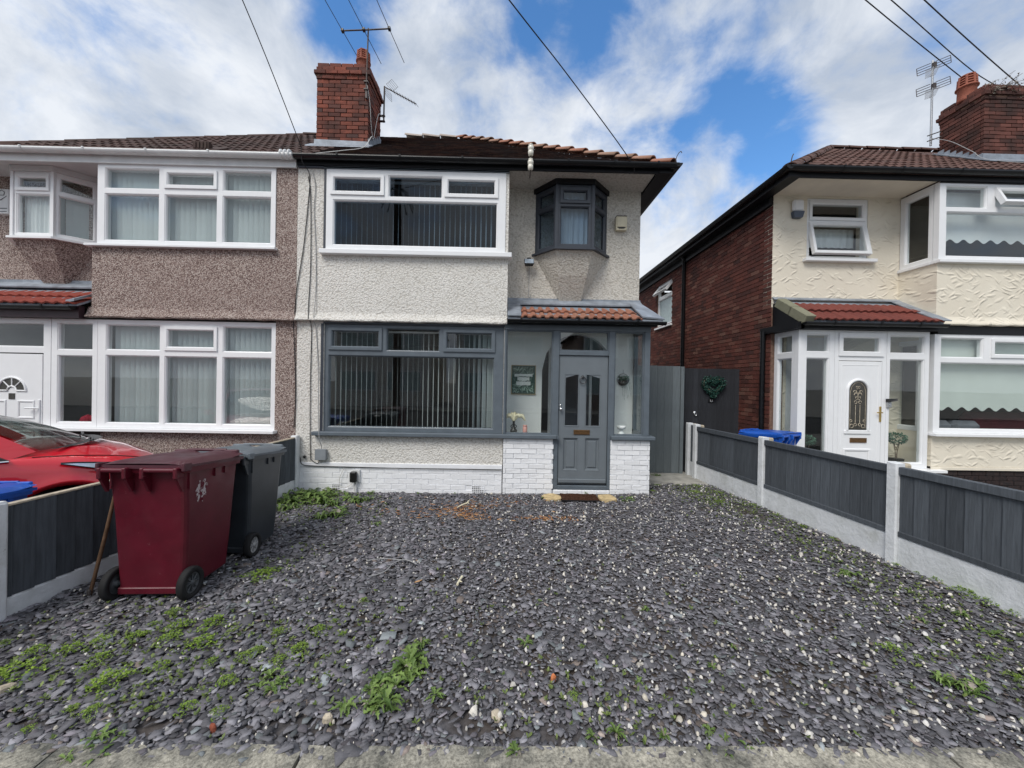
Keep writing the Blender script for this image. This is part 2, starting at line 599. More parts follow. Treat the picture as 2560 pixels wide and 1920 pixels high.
M['mortar_dk'] = plain('dark mortar', (0.17, 0.105, 0.08), 0.95, 0.1, var=0.3, scale=20, bump=0.004)
M['white_paint'] = plain('white masonry paint', (0.83, 0.84, 0.86), 0.7, 0.3, var=0.05, scale=5, bump=0.003)
M['black_paint'] = plain('black paint', (0.0055, 0.006, 0.008), 0.5, 0.3, var=0.2)
M['upvc'] = plain('white plastic', (0.80, 0.81, 0.82), 0.28, 0.5, var=0.02)
M['upvc_old'] = plain('weathered white plastic', (0.66, 0.67, 0.67), 0.4, 0.5, var=0.08, scale=6)
M['grey_wood'] = plain('slate blue gloss paint', (0.110, 0.133, 0.155), 0.42, 0.45, var=0.10, scale=7, bump=0.0012, bscale=40)
M['grey_dark'] = plain('dark blue grey paint', (0.040, 0.047, 0.060), 0.42, 0.45, var=0.12, scale=7)
M['grey_door'] = plain('grey door paint', (0.150, 0.172, 0.190), 0.40, 0.45, var=0.06, scale=5, bump=0.0008, bscale=30)
M['gutter'] = plain('black plastic gutter', (0.005, 0.0055, 0.007), 0.35, 0.35, var=0.2)
M['burgundy'] = plain('burgundy timber', (0.040, 0.018, 0.024), 0.5, var=0.2)
M['lead'] = plain('lead flashing', (0.26, 0.29, 0.33), 0.55, 0.5, 0.25, var=0.28, scale=7, bump=0.004, bscale=16)
M['terracotta'] = plain('terracotta pot', (0.30, 0.10, 0.065), 0.75, 0.3, var=0.2, scale=12, bump=0.002)
M['metal'] = plain('aluminium', (0.45, 0.46, 0.47), 0.4, 0.5, 0.85, var=0.1)
M['rust'] = plain('dull brown steel', (0.085, 0.072, 0.068), 0.6, 0.5, 0.4, var=0.3, scale=30)
M['cable_k'] = plain('black cable', (0.012, 0.012, 0.014), 0.6)
M['cable_g'] = plain('grey cable', (0.33, 0.33, 0.33), 0.6)
M['cable_w'] = plain('white cable', (0.62, 0.61, 0.58), 0.6)
M['ceramic'] = plain('glazed ceramic', (0.72, 0.69, 0.60), 0.2, 0.6, var=0.08)
M['brass'] = plain('brass', (0.62, 0.44, 0.16), 0.3, 0.5, 1.0, var=0.1)
M['brass_dk'] = plain('tarnished brass', (0.20, 0.115, 0.055), 0.4, 0.5, 0.8, var=0.2, scale=30)
M['chrome'] = plain('chrome', (0.72, 0.73, 0.74), 0.15, 0.5, 1.0, var=0.03)
M['iron'] = plain('dark iron', (0.10, 0.105, 0.11), 0.4, 0.5, 0.7, var=0.2)
M['alarm_cream'] = plain('aged cream plastic', (0.64, 0.58, 0.42), 0.45, var=0.08)
M['concrete'] = plain('grey concrete', (0.34, 0.33, 0.30), 0.92, 0.2, var=0.3, scale=5, bump=0.006, bscale=30)
M['post_white'] = plain('white painted concrete', (0.66, 0.68, 0.70), 0.75, 0.3, var=0.08, scale=6, bump=0.006, bscale=22)


def paintedconcrete():
    m = Mt('weathered white painted concrete', (0.66, 0.68, 0.70), 0.8, 0.3)
    f = m.ramp(m.noise(5.0, 6.0, 0.65), [(0.35, (0.58, 0.60, 0.61)), (0.62, (0.70, 0.72, 0.745))])
    g = m.ramp(m.noise(3.1, 6.0, 0.7), [(0.56, 0.0), (0.74, 1.0)])
    c = m.mix(m.math('MULTIPLY', g, 0.55), f, (0.33, 0.335, 0.28))
    k = m.ramp(m.noise(33.0, 4.0, 0.7), [(0.68, 0.0), (0.72, 1.0)])
    c = m.mix(m.math('MULTIPLY', k, 0.55), c, (0.28, 0.25, 0.21))
    m.col(c)
    m.bump(m.noise(22.0, 4.0, 0.6), 0.008, 0.8)
    return m.m


M['post_white'] = paintedconcrete()
M['tan_stone'] = plain('bare tan concrete', (0.46, 0.40, 0.31), 0.9, 0.2, var=0.3, scale=18, bump=0.008, bscale=40)
M['sand'] = plain('sandstone slab', (0.52, 0.40, 0.22), 0.9, 0.2, var=0.3, scale=14, bump=0.006, bscale=30)
M['coir'] = plain('wet brown coir', (0.055, 0.026, 0.016), 0.95, 0.1, var=0.5, scale=40, bump=0.012, bscale=120)
M['blue_bin'] = plain('blue bin plastic', (0.010, 0.085, 0.42), 0.38, 0.5, var=0.12)
M['grey_bin'] = plain('charcoal bin plastic', (0.030, 0.036, 0.043), 0.38, 0.5, var=0.18, scale=4)
M['grey_lid'] = plain('charcoal plastic with sheen', (0.12, 0.14, 0.16), 0.42, 0.5, var=0.2, scale=4)  # lighter than the body: the lid's blue grey sheen is put into the colour
M['rubber'] = plain('black rubber', (0.014, 0.014, 0.015), 0.75, 0.3, var=0.3)
M['hub'] = plain('grey wheel hub', (0.06, 0.065, 0.07), 0.5, var=0.2)
M['hub_lt'] = plain('pale wheel hub', (0.30, 0.30, 0.30), 0.5, var=0.2)
M['stick'] = plain('old wooden handle', (0.13, 0.075, 0.045), 0.85, 0.2, var=0.35, scale=14)
M['black_pl'] = plain('black plastic', (0.010, 0.010, 0.011), 0.35, 0.5)
M['green_dk'] = plain('dark artificial leaf', (0.012, 0.048, 0.028), 0.6, 0.3, var=0.45, scale=40)
M['green_md'] = plain('leaf green', (0.035, 0.10, 0.03), 0.6, 0.3, var=0.4, scale=40)
M['twig'] = plain('dry twig', (0.20, 0.155, 0.115), 0.9, 0.2, var=0.4, scale=30)
M['pink'] = plain('pink glass jar', (0.72, 0.36, 0.31), 0.25, 0.5, var=0.05)
M['pampas'] = plain('cream pampas plume', (0.72, 0.66, 0.48), 0.95, 0.1, var=0.12, scale=30)
M['white_pot'] = plain('white ceramic', (0.74, 0.75, 0.75), 0.3)
M['paper'] = plain('white print paper', (0.72, 0.74, 0.72), 0.8)
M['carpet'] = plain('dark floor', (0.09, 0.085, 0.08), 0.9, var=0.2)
M['sofa'] = plain('dark maroon fabric', (0.07, 0.012, 0.016), 0.9, 0.2, var=0.2)
M['cushion'] = plain('grey cushion fabric', (0.15, 0.16, 0.18), 0.9, 0.2, var=0.2)
M['tan_wood'] = plain('pale wood', (0.42, 0.31, 0.16), 0.6, var=0.2)
M['red_cloth'] = plain('red cloth', (0.28, 0.012, 0.03), 0.9, 0.2, var=0.3, scale=20)
M['slat'] = plain('vertical blind fabric', (0.53, 0.58, 0.585), 0.9, 0.2, var=0.05, scale=3)
M['net'] = plain('white net curtain', (0.70, 0.73, 0.74), 0.95, 0.1, var=0.05, scale=3)
M['roller'] = plain('pale green roller blind', (0.58, 0.63, 0.59), 0.95, 0.1, var=0.04, scale=3)
M['ring'] = plain('blue ring grey', (0.06, 0.08, 0.12), 0.4)
M['obscure'] = plain('patterned glass dark', (0.045, 0.042, 0.035), 0.22, 0.6, var=0.3, scale=30, bump=0.003, bscale=50)
M['obscure_lt'] = plain('obscured bathroom pane', (0.40, 0.50, 0.50), 0.3, 0.5, var=0.12, scale=12, bump=0.003, bscale=60)
M['bark'] = plain('creosoted pole', (0.06, 0.04, 0.03), 0.9, var=0.3)
M['tarmac'] = plain('tarmac', (0.055, 0.055, 0.057), 0.95, 0.2, var=0.2, scale=12, bump=0.004, bscale=90)
M['paving'] = plain('pavement', (0.24, 0.235, 0.22), 0.95, 0.2, var=0.2, scale=3, bump=0.004, bscale=60)


def glassmat(name, f0=0.08, tint=(0.95, 0.975, 0.97)):
    """thin window glass: Schlick reflection over a clear, slightly tinted pane"""
    m = bpy.data.materials.new(name)
    m.use_nodes = True
    t = m.node_tree
    t.nodes.clear()
    out = t.nodes.new('ShaderNodeOutputMaterial')
    mx = t.nodes.new('ShaderNodeMixShader')
    tr = t.nodes.new('ShaderNodeBsdfTransparent')
    tr.inputs[0].default_value = (*tint, 1)
    gl = t.nodes.new('ShaderNodeBsdfGlossy')
    gl.inputs['Roughness'].default_value = 0.0
    geo = t.nodes.new('ShaderNodeNewGeometry')
    dt = t.nodes.new('ShaderNodeVectorMath')
    dt.operation = 'DOT_PRODUCT'
    t.links.new(geo.outputs['Incoming'], dt.inputs[0])
    t.links.new(geo.outputs['Normal'], dt.inputs[1])

    def mt(op, a, b):
        n = t.nodes.new('ShaderNodeMath')
        n.operation = op
        for i, v in enumerate((a, b)):
            if isinstance(v, (int, float)):
                n.inputs[i].default_value = v
            else:
                t.links.new(v, n.inputs[i])
        return n.outputs[0]
    c = mt('ABSOLUTE', dt.outputs['Value'], 0.0)
    p = mt('POWER', mt('SUBTRACT', 1.0, c), 5.0)
    f = mt('ADD', mt('MULTIPLY', p, 1.0 - f0), f0)
    nz = t.nodes.new('ShaderNodeTexNoise')
    nz.inputs['Scale'].default_value = 1.3
    nz.inputs['Detail'].default_value = 0.0
    t.links.new(geo.outputs['Position'], nz.inputs['Vector'])
    bp = t.nodes.new('ShaderNodeBump')
    bp.inputs['Distance'].default_value = 0.004
    bp.inputs['Strength'].default_value = 0.35
    t.links.new(nz.outputs[0], bp.inputs['Height'])
    t.links.new(bp.outputs[0], gl.inputs['Normal'])
    t.links.new(f, mx.inputs[0])
    t.links.new(tr.outputs[0], mx.inputs[1])
    t.links.new(gl.outputs[0], mx.inputs[2])
    t.links.new(mx.outputs[0], out.inputs[0])
    return m


M['glass'] = glassmat('window glass', 0.06, (0.965, 0.985, 0.98))
M['glass_up'] = glassmat('darkened window glass', 0.035, (0.66, 0.72, 0.77))  # tint deepened so the rooms behind look darker


def tilemat(name, stops, moss=0.3, mosscol=(0.05, 0.045, 0.03)):
    m = Mt(name, (0.3, 0.1, 0.06), 0.8, 0.3)
    vec = m.n('ShaderNodeNewGeometry').outputs['Position']
    base = m.ramp(m.rand(), stops)
    f = m.ramp(m.noise(16.0, 5.0, 0.65, vec=vec), [(0.40, 0.0), (0.72, 1.0)])
    c = m.mix(m.math('MULTIPLY', f, moss), base, mosscol)
    sp = m.ramp(m.noise(60.0, 2.0, vec=vec), [(0.70, 0.0), (0.76, 1.0)])
    c = m.mix(m.math('MULTIPLY', sp, 0.5), c, (0.45, 0.40, 0.34))
    m.col(c)
    m.bump(m.noise(70.0, 3.0, vec=vec), 0.003, 0.7)
    return m.m


M['tile_or'] = tilemat('orange clay tile', [(0.0, (0.26, 0.105, 0.070)), (0.5, (0.33, 0.130, 0.082)), (1.0, (0.30, 0.150, 0.105))], 0.40, (0.22, 0.15, 0.10))
M['tile_rd'] = tilemat('oxblood concrete tile', [(0.0, (0.145, 0.038, 0.030)), (1.0, (0.185, 0.048, 0.036))], 0.25, (0.08, 0.03, 0.025))
M['tile_bt'] = tilemat('bright red concrete tile', [(0.0, (0.24, 0.050, 0.036)), (1.0, (0.29, 0.062, 0.042))], 0.2, (0.10, 0.04, 0.03))
M['tile_br'] = tilemat('brown concrete tile', [(0.0, (0.050, 0.029, 0.026)), (1.0, (0.085, 0.045, 0.038))], 0.5)
M['tile_bn'] = tilemat('red brown concrete tile', [(0.0, (0.080, 0.042, 0.035)), (1.0, (0.125, 0.062, 0.050))], 0.4)
M['tile_vg'] = tilemat('lichened verge tile', [(0.0, (0.20, 0.20, 0.14)), (1.0, (0.26, 0.25, 0.18))], 0.4, (0.10, 0.10, 0.06))
M['hip_or'] = tilemat('orange hip tile', [(0.0, (0.33, 0.125, 0.075)), (0.6, (0.38, 0.165, 0.11)), (1.0, (0.34, 0.22, 0.16))], 0.4, (0.30, 0.25, 0.18))


def mossroof():
    m = Mt('weathered plain tile', (0.04, 0.028, 0.025), 0.92, 0.2)
    r = m.island()
    base = m.ramp(r, [(0.0, (0.024, 0.015, 0.015)), (0.6, (0.048, 0.026, 0.022)), (1.0, (0.085, 0.045, 0.034))])
    f = m.ramp(m.noise(1.6, 6.0, 0.7), [(0.47, 0.0), (0.68, 1.0)])
    c = m.mix(m.math('MULTIPLY', f, 0.75), base, (0.055, 0.05, 0.048))
    g = m.ramp(m.noise(2.8, 5.0, 0.7), [(0.62, 0.0), (0.72, 1.0)])
    c = m.mix(m.math('MULTIPLY', g, 0.6), c, (0.12, 0.085, 0.035))
    m.col(c)
    m.bump(m.noise(40.0, 4.0), 0.01, 0.8)
    return m.m


M['tile_moss'] = mossroof()


def fencepaint(name, col, var=0.25):
    m = Mt(name, col, 0.72, 0.3)
    v = m.coord(scale=(14.0, 14.0, 1.0))
    g = m.noise(4.0, 5.0, 0.65, 0.4, vec=v)
    r = m.rand()
    c = m.mix(m.ramp(g, [(0.3, 0.0), (0.7, 1.0)]), tuple(x * (1 - var) for x in col), tuple(x * (1 + var) for x in col))
    c = m.mix(1.0, c, m.ramp(r, [(0.0, 0.78), (1.0, 1.20)]), 'MULTIPLY')
    kn = m.ramp(m.noise(9.0, 2.0), [(0.70, 0.0), (0.76, 1.0)])
    c = m.mix(m.math('MULTIPLY', kn, 0.4), c, tuple(x * 0.45 for x in col))
    m.col(c)
    m.bump(g, 0.004, 0.6)
    return m.m


M['fence'] = fencepaint('dark slate fence paint', (0.073, 0.083, 0.096))
M['gate_lt'] = fencepaint('mid grey gate paint', (0.125, 0.145, 0.155), 0.15)
M['gate_dk'] = fencepaint('charcoal gate paint', (0.030, 0.032, 0.038))


def binmat(name, col, patch=False):
    m = Mt(name, col, 0.40, 0.45)
    f = m.ramp(m.noise(5.0, 5.0, 0.6, 0.5), [(0.35, 0.0), (0.7, 1.0)])
    c = m.mix(f, tuple(x * 0.82 for x in col), tuple(x * 1.12 for x in col))
    sc = m.ramp(m.noise(26.0, 3.0, 0.7, 1.5), [(0.685, 0.0), (0.71, 1.0)])
    c = m.mix(m.math('MULTIPLY', sc, 0.16), c, (0.45, 0.30, 0.30))
    m.col(c)
    m.rough(m.ramp(m.noise(7.0, 4.0), [(0.3, 0.30), (0.7, 0.50)]))
    return m.m


M['red_bin'] = binmat('maroon bin plastic', (0.100, 0.006, 0.016))
M['red_lid'] = binmat('faded maroon plastic', (0.075, 0.020, 0.030))


def carmat():
    m = Mt('red metallic paint', (0.62, 0.003, 0.018), 0.30, 0.5, 0.0)
    m.b.inputs['Coat Weight'].default_value = 1.0
    m.b.inputs['Coat Roughness'].default_value = 0.03
    m.bump(m.noise(3.0, 1.0), 0.0005, 0.3)
    return m.m


M['car'] = carmat()


def leafmat(name, c0, c1):
    m = Mt(name, c0, 0.55, 0.35)
    r = m.island()
    m.col(m.ramp(r, [(0.0, c0), (0.8, c1), (1.0, tuple(min(1, x * 1.3) for x in c1))]))
    m.b.inputs['Subsurface Weight'].default_value = 0.0
    return m.m


M['weed'] = leafmat('dandelion leaf', (0.060, 0.110, 0.022), (0.145, 0.215, 0.055))
M['weed2'] = leafmat('chickweed leaf', (0.085, 0.16, 0.018), (0.21, 0.31, 0.04))
M['moss'] = leafmat('seedling leaf', (0.06, 0.095, 0.022), (0.13, 0.17, 0.04))
M['wreath'] = leafmat('wreath leaf', (0.006, 0.030, 0.024), (0.028, 0.090, 0.070))
M['topiary'] = leafmat('topiary leaf', (0.025, 0.075, 0.050), (0.075, 0.17, 0.115))
M['chipwood'] = leafmat('bark and wood chip', (0.16, 0.065, 0.03), (0.46, 0.30, 0.15))


def slatemat(name, attr=True):
    m = Mt(name, (0.12, 0.118, 0.13), 0.78, 0.3)
    vec = m.n('ShaderNodeNewGeometry').outputs['Position']
    if attr:
        a = m.n('ShaderNodeAttribute')
        a.attribute_name = 'chip_colour'
        base = a.outputs['Color']
    else:
        base = m.ramp(m.voro(38.0, out='Color'), [(0.0, (0.06, 0.06, 0.068)), (1.0, (0.15, 0.147, 0.158))])
        base = m.mix(m.ramp(m.noise(2.5, 5.0), [(0.40, 0.15), (0.62, 0.9)]), base, (0.062, 0.047, 0.036))
    f = m.ramp(m.noise(45.0, 4.0, 0.65, vec=vec), [(0.3, 0.78), (0.7, 1.15)])
    m.col(m.mix(1.0, base, f, 'MULTIPLY'))
    m.bump(m.noise(110.0, 3.0, vec=vec), 0.002, 0.6)
    return m.m


M['slate'] = slatemat('slate chip')
M['slate_base'] = slatemat('slate grit', False)


def kerbmat():
    m = Mt('stained kerb concrete', (0.3, 0.28, 0.24), 0.92, 0.25)
    a = m.ramp(m.noise(3.2, 6.0, 0.7), [(0.36, (0.12, 0.12, 0.105)), (0.50, (0.30, 0.285, 0.24)), (0.66, (0.48, 0.45, 0.37))])
    sp = m.ramp(m.noise(70.0, 3.0, 0.7), [(0.35, 0.55), (0.62, 1.25)])
    c = m.mix(1.0, a, sp, 'MULTIPLY')
    w = m.ramp(m.voro(60.0), [(0.0, 1.0), (0.14, 0.0)])
    msk = m.ramp(m.noise(8.0, 2.0), [(0.5, 0.0), (0.6, 1.0)])
    c = m.mix(m.math('MULTIPLY', m.math('MULTIPLY', w, msk), 0.7), c, (0.5, 0.49, 0.46))
    m.col(c)
    m.bump(m.noise(50.0, 5.0, 0.7), 0.008, 0.9)
    return m.m


M['kerb'] = kerbmat()

M['glass_car'] = glassmat('car glass', 0.10, (0.40, 0.47, 0.45))
M['lamp_glass'] = glassmat('lamp lens', 0.08, (0.85, 0.9, 0.95))
M['hip_pale'] = tilemat('lichened ridge tile', [(0.0, (0.36, 0.30, 0.26)), (1.0, (0.48, 0.42, 0.37))], 0.4, (0.30, 0.27, 0.24))
M['lamp_lens'] = plain('headlamp', (0.50, 0.58, 0.66), 0.12, 0.6, 0.35, var=0.35, scale=9)
M['metal_grey'] = plain('grey plastic box', (0.24, 0.26, 0.28), 0.5, 0.4, var=0.1)
M['weed_dk'] = leafmat('printed leaf green', (0.01, 0.06, 0.03), (0.30, 0.40, 0.33))
M['brick_frag'] = plain('brick fragment', (0.25, 0.075, 0.045), 0.9, 0.2, var=0.3, scale=60)
M['brick_frag2'] = plain('orange brick crumb', (0.55, 0.19, 0.08), 0.9, 0.2, var=0.2, scale=60)
M['dryleaf'] = leafmat('dry leaf', (0.10, 0.085, 0.065), (0.26, 0.23, 0.19))
# ------------------------------------------------------------------ helpers for houses
FRAME = lambda w, d0, d1, bead=0.016: [(0.0, d1), (0.0, d0), (w - bead, d0), (w, d0 + bead), (w, d1)]


def pane(parent, x0, z0, x1, z1, d, mat, T, t=0.008):
    mb = MB(T)
    mb.box(x0, x1, d, d + t, z0, z1)
    return B('pane', mb, mat, parent)


def window(parent, T, w, h, lights, fm, glass=None, name='window', depth=0.07, sashm=None):
    """T: local (along, inward, up) to world. lights: (x0, z0, x1, z1, kind[, angle])."""
    glass = glass or M['glass']
    mb = MB(T)
    holes = [l[:4] for l in lights]
    mb.plate(0, w, 0, h, 0.0, depth, holes)
    for l in lights:
        if l[4] == 'f':
            mb.ring(l[0], l[1], l[2], l[3], [(0.001, 0.004), (0.012, 0.010), (0.020, 0.028), (0.020, depth - 0.004)])
    fo = B(name, mb, fm, parent)
    for l in lights:
        x0, z0, x1, z1, k = l[:5]
        if k == 'f':
            pane(fo, x0 + 0.018, z0 + 0.018, x1 - 0.018, z1 - 0.018, 0.034, glass if len(l) < 6 else l[5], T)
        elif k == 's':
            sb = MB(T)
            sb.ring(x0 - 0.012, z0 - 0.012, x1 + 0.012, z1 + 0.012, FRAME(0.058, -0.020, depth - 0.01))
            so = B('sash', sb, sashm or fm, fo)
            pb = MB(T)
            pb.box(x0 + 0.044, x1 - 0.044, 0.018, 0.026, z0 + 0.044, z1 - 0.044)
            o = B('pane', pb, glass, fo)
        elif k == 'o':
            H = Matrix.Translation((0, 0.0, z1)) @ Matrix.Rotation(R(l[5]), 4, 'X') @ Matrix.Translation((0, 0.0, -z1))
            TT = T @ H
            sb = MB(TT)
            sb.ring(x0 - 0.012, z0 - 0.012, x1 + 0.012, z1 + 0.012, FRAME(0.060, -0.022, 0.045))
            B('sash', sb, sashm or fm, fo)
            pb = MB(TT)
            pb.box(x0 + 0.046, x1 - 0.046, 0.010, 0.018, z0 + 0.046, z1 - 0.046)
            B('pane', pb, glass, fo)
    return fo


def brick_meshes(mat, n=6, key='b'):
    out = []
    rr = random.Random(hash(key) % 1000 if False else len(key) * 7 + 3)
    for i in range(n):
        mb = MB()
        mb.box(0, 1, 0, 1, 0, 1, b=0.045)
        mb.v = [(x + rr.uniform(-.012, .012), y + rr.uniform(-.05, .05), z + rr.uniform(-.035, .035)) for x, y, z in mb.v]
        out.append(mb.mesh('brick', mat))
    return out


def bricks(parent, T, x0, x1, z0, z1, meshes, depth=0.03, proud=0.008, L=0.225, H=0.075, gap=0.010, holes=(), off=0.0, limit=None, rng=None, jit=0.004):
    """Courses of single bricks on the local plane y = 0 (front towards -y). Returns rectangles over the limit."""
    rng = rng or random.Random(5)
    nrow = max(1, round((z1 - z0) / H))
    hh = (z1 - z0) / nrow
    todo = []
    for j in range(nrow):
        x = x0 - (L / 2 if j % 2 else 0.0) - off
        while x < x1 - 0.01:
            a, b = max(x, x0), min(x + L, x1)
            if b - a > 0.03:
                za, zb = z0 + j * hh, z0 + (j + 1) * hh
                if not any(h[0] < (a + b) / 2 < h[2] and h[1] < (za + zb) / 2 < h[3] for h in holes):
                    todo.append((a, b, za, zb))
            x += L
    for a, b, za, zb in todo:
        g = gap / 2
        d = depth + rng.uniform(-jit, jit)
        m = T @ Matrix.Translation((a + g, -proud + rng.uniform(-jit, jit), za + g)) @ Matrix.Diagonal((b - a - gap, d, zb - za - gap, 1))
        inst('brick', rng.choice(meshes), parent, m)
    return todo


def tile_mesh(mat, W=0.30, L=0.42, kind='roman', t=0.018, lap=0.040):
    """u across, s up the slope (0 = lower edge), n out. Laps: lower edge stands on the course below."""
    if kind == 'roman':
        prof = [(0, 0), (.10, 0), (.19, .026), (.33, .026), (.42, 0), (.58, 0), (.69, .026), (.83, .026), (.92, 0), (1.0, 0)]
    elif kind == 'pan':
        prof = [(i / 9.0, 0.024 * (0.5 - 0.5 * math.cos(2 * math.pi * (2 * i / 9.0 + 0.1)))) for i in range(10)]
    else:
        prof = [(0, 0), (1, 0)]
    mb = MB()
    n = len(prof)
    vs = []
    for s, up in ((0.0, lap), (L, 0.006)):
        for u, h in prof:
            vs.append((u * W, s, up + h))
    for u, h in prof:
        vs.append((u * W, 0.0, lap + h - t))
    fs = []
    for i in range(n - 1):
        fs.append((i, i + 1, n + i + 1, n + i))
        fs.append((2 * n + i, 2 * n + i + 1, i + 1, i))
        fs.append((2 * n + i + 1, 2 * n + i, n + i, n + i + 1))
    mb.add(vs, fs)
    mb.add([vs[0], vs[n], vs[2 * n]], [(0, 1, 2)])
    mb.add([vs[n - 1], vs[2 * n - 1], vs[3 * n - 1]], [(0, 2, 1)])
    return mb.mesh('tile', mat)


def lay_tiles(parent, me, o, ex, es, W, gauge, ncol, nrow, keep=lambda x, y: True, rng=None, start=0):
    ex, es = Vector(ex).normalized(), Vector(es).normalized()
    en = ex.cross(es)
    rng = rng or random.Random(2)
    c = 0
    for j in range(nrow):
        for i in range(start, ncol):
            p = Vector(o) + ex * (i * W) + es * (j * gauge)
            q = p + ex * W / 2 + es * gauge / 2
            if not keep(q.x, q.y):
                continue
            m = basis(p + en * rng.uniform(-.002, .003), ex, es, en) @ Matrix.Rotation(rng.uniform(-.006, .006), 4, 'Z')
            inst('tile', me, parent, m)
            c += 1
    return c


def gutter(name, parent, x0, x1, y, z, mat, r=0.058, brackets=(), ends=True):
    mb = MB()
    pts = []
    n = 9
    for i in range(n + 1):
        w = math.pi + math.pi * i / n
        pts.append((r * math.cos(w), r * math.sin(w)))
    for i in range(n, -1, -1):
        w = math.pi + math.pi * i / n
        pts.append(((r - .005) * math.cos(w), (r - .005) * math.sin(w)))
    vs = [(x, y + a, z + b) for x in (x0, x1) for a, b in pts]
    k = len(pts)
    mb.add(vs, [(i, (i + 1) % k, k + (i + 1) % k, k + i) for i in range(k)], 0, True)
    for x in (x0, x1):
        mb.add([(x, y + a, z + b) for a, b in pts[:n + 1]], [tuple(range(n + 1))])
    for bx in brackets:
        vs = []
        for x in (bx - .012, bx + .012):
            for i in range(n + 1):
                w = math.pi + math.pi * i / n
                vs.append((x, y + (r + .006) * math.cos(w), z + (r + .006) * math.sin(w)))
        mb.add(vs, [(i, i + 1, n + 1 + i + 1, n + 1 + i) for i in range(n)])
        mb.box(bx - .013, bx + .013, y - r - .008, y - r + .008, z - .005, z + .012)
    return B(name, mb, mat, parent)


def vblind(label, x0, x1, z0, z1, y, ang, mat, pitch=0.080, w=0.089, group='vertical blinds hanging inside windows', T=None, keep=None):
    t = thing('vertical_blind', label, 'blind', ((x0 + x1) / 2, y, z0), 0, group)
    mb = MB()
    mb.box(x0, x1, y - .02, y + .02, z1, z1 + .03, b=0.003)
    B('head_rail', mb, M['upvc'], t)
    n = int((x1 - x0) / pitch)
    me = MB()
    me.box(-w / 2, w / 2, -.0008, .0008, 0, z1 - z0)
    me.box(-w / 2, w / 2, -.0012, .0012, 0.0, .03)
    me = me.mesh('slat', mat)
    r = random.Random(n)
    for i in range(n):
        x = x0 + pitch * (i + .5)
        a = ang(x) if callable(ang) else ang
        inst('slat', me, t, Matrix.Translation((x, y, z0)) @ Matrix.Rotation(R(a + r.uniform(-2.5, 2.5) * (2.2 if abs(a) < 60 else 1)), 4, 'Z'))
    return t


def flat(parent, name, mat, pts, h):
    mb = MB()
    mb.prism(pts, h)
    return B(name, mb, mat, parent)


def bx(parent, name, mat, *a, b=0.0, **kw):
    mb = MB()
    mb.box(*a, b=b)
    return B(name, mb, mat, parent, **kw)


def bellcast(mb, x0, x1, yw, z0, drop=0.10, out=0.05, y_in=None):
    """flared bottom edge of a rendered bay"""
    pr = [(yw - .001, z0 + drop + .03), (yw - .012, z0 + drop - .02), (yw - .032, z0 + .045), (yw - out, z0 + .012), (yw - out + .006, z0), (yw + .03, z0 - .006), (yw + .06, z0 + drop)]
    n = len(pr)
    seg = max(2, int((x1 - x0) / 0.12))
    rr = random.Random(3)
    vs = []
    for i in range(seg + 1):
        x = x0 + (x1 - x0) * i / seg
        j = rr.uniform(-.006, .006)
        for y, z in pr:
            vs.append((x, y + j * 0.6, z + (j if z < z0 + .05 else 0)))
    fs = [(i * n + k, i * n + k + 1, (i + 1) * n + k + 1, (i + 1) * n + k) for i in range(seg) for k in range(n - 1)]
    mb.add(vs, fs, 0, True)
    mb.add(vs[:n], [tuple(range(n))])
    mb.add(vs[-n:], [tuple(range(n))])


YB, YW, ZS = 5.90, 6.45, 4.885
EY, EZ, RY, RZ = 5.80, 4.950, 9.60, 7.66          # eaves and ridge lines of the roofs
SL = Vector((0, RY - EY, RZ - EZ)).normalized()
NZ = Vector((1, 0, 0)).cross(SL)
roofz = lambda y: EZ + (RZ - EZ) * (y - EY) / (RY - EY)
BM = {k: brick_meshes(M[k], key=k) for k in ('brick', 'brick_dk', 'brick_w', 'brick_soot')}


def chimney_stack(house, x0, x1, y0, y1, zb, zt, faces, meshes, core, seedv=1):
    """brick stack: core + bricks on the listed faces ('F' front, 'L' left, 'R' right), oversailing courses at the top."""
    mb = MB()
    mb.box(x0 + .03, x1 - .03, y0 + .03, y1 - .03, zb - .6, zt - .02)
    mb.box(x0 - .01, x1 + .01, y0 - .01, y1 + .01, zt - .255, zt - .16)
    ch = B('chimney', mb, core, house)
    r = random.Random(seedv)
    H = 0.0775
    n = round((zt - zb) / H)
    for j in range(n):
        z = zb + j * H
        k = n - 1 - j
        o = {0: -.005, 1: 0.012, 2: 0.045, 3: 0.012, 4: 0.0}.get(k, 0.0)
        jo = 0.11 if j % 2 else 0.0
        if 'F' in faces:
            bricks(ch, Matrix.Translation((0, y0, 0)), x0 - o, x1 + o, z, z + H, meshes, depth=.06 + o, proud=.0 + o, off=jo, H=H, rng=r, jit=.005)
        if 'R' in faces:
            T = basis((x1, 0, 0), (0, 1, 0), (-1, 0, 0), (0, 0, 1))
            bricks(ch, T, y0 + .058 - o, y1 + o, z, z + H, meshes, depth=.06 + o, proud=o, off=.11 - jo, H=H, rng=r, jit=.005)
        if 'L' in faces:
            T = basis((x0, 0, 0), (0, 1, 0), (1, 0, 0), (0, 0, 1))
            bricks(ch, T, y0 + .058 - o, y1 + o, z, z + H, meshes, depth=.06 + o, proud=o, off=.11 - jo, H=H, rng=r, jit=.005)
    return ch


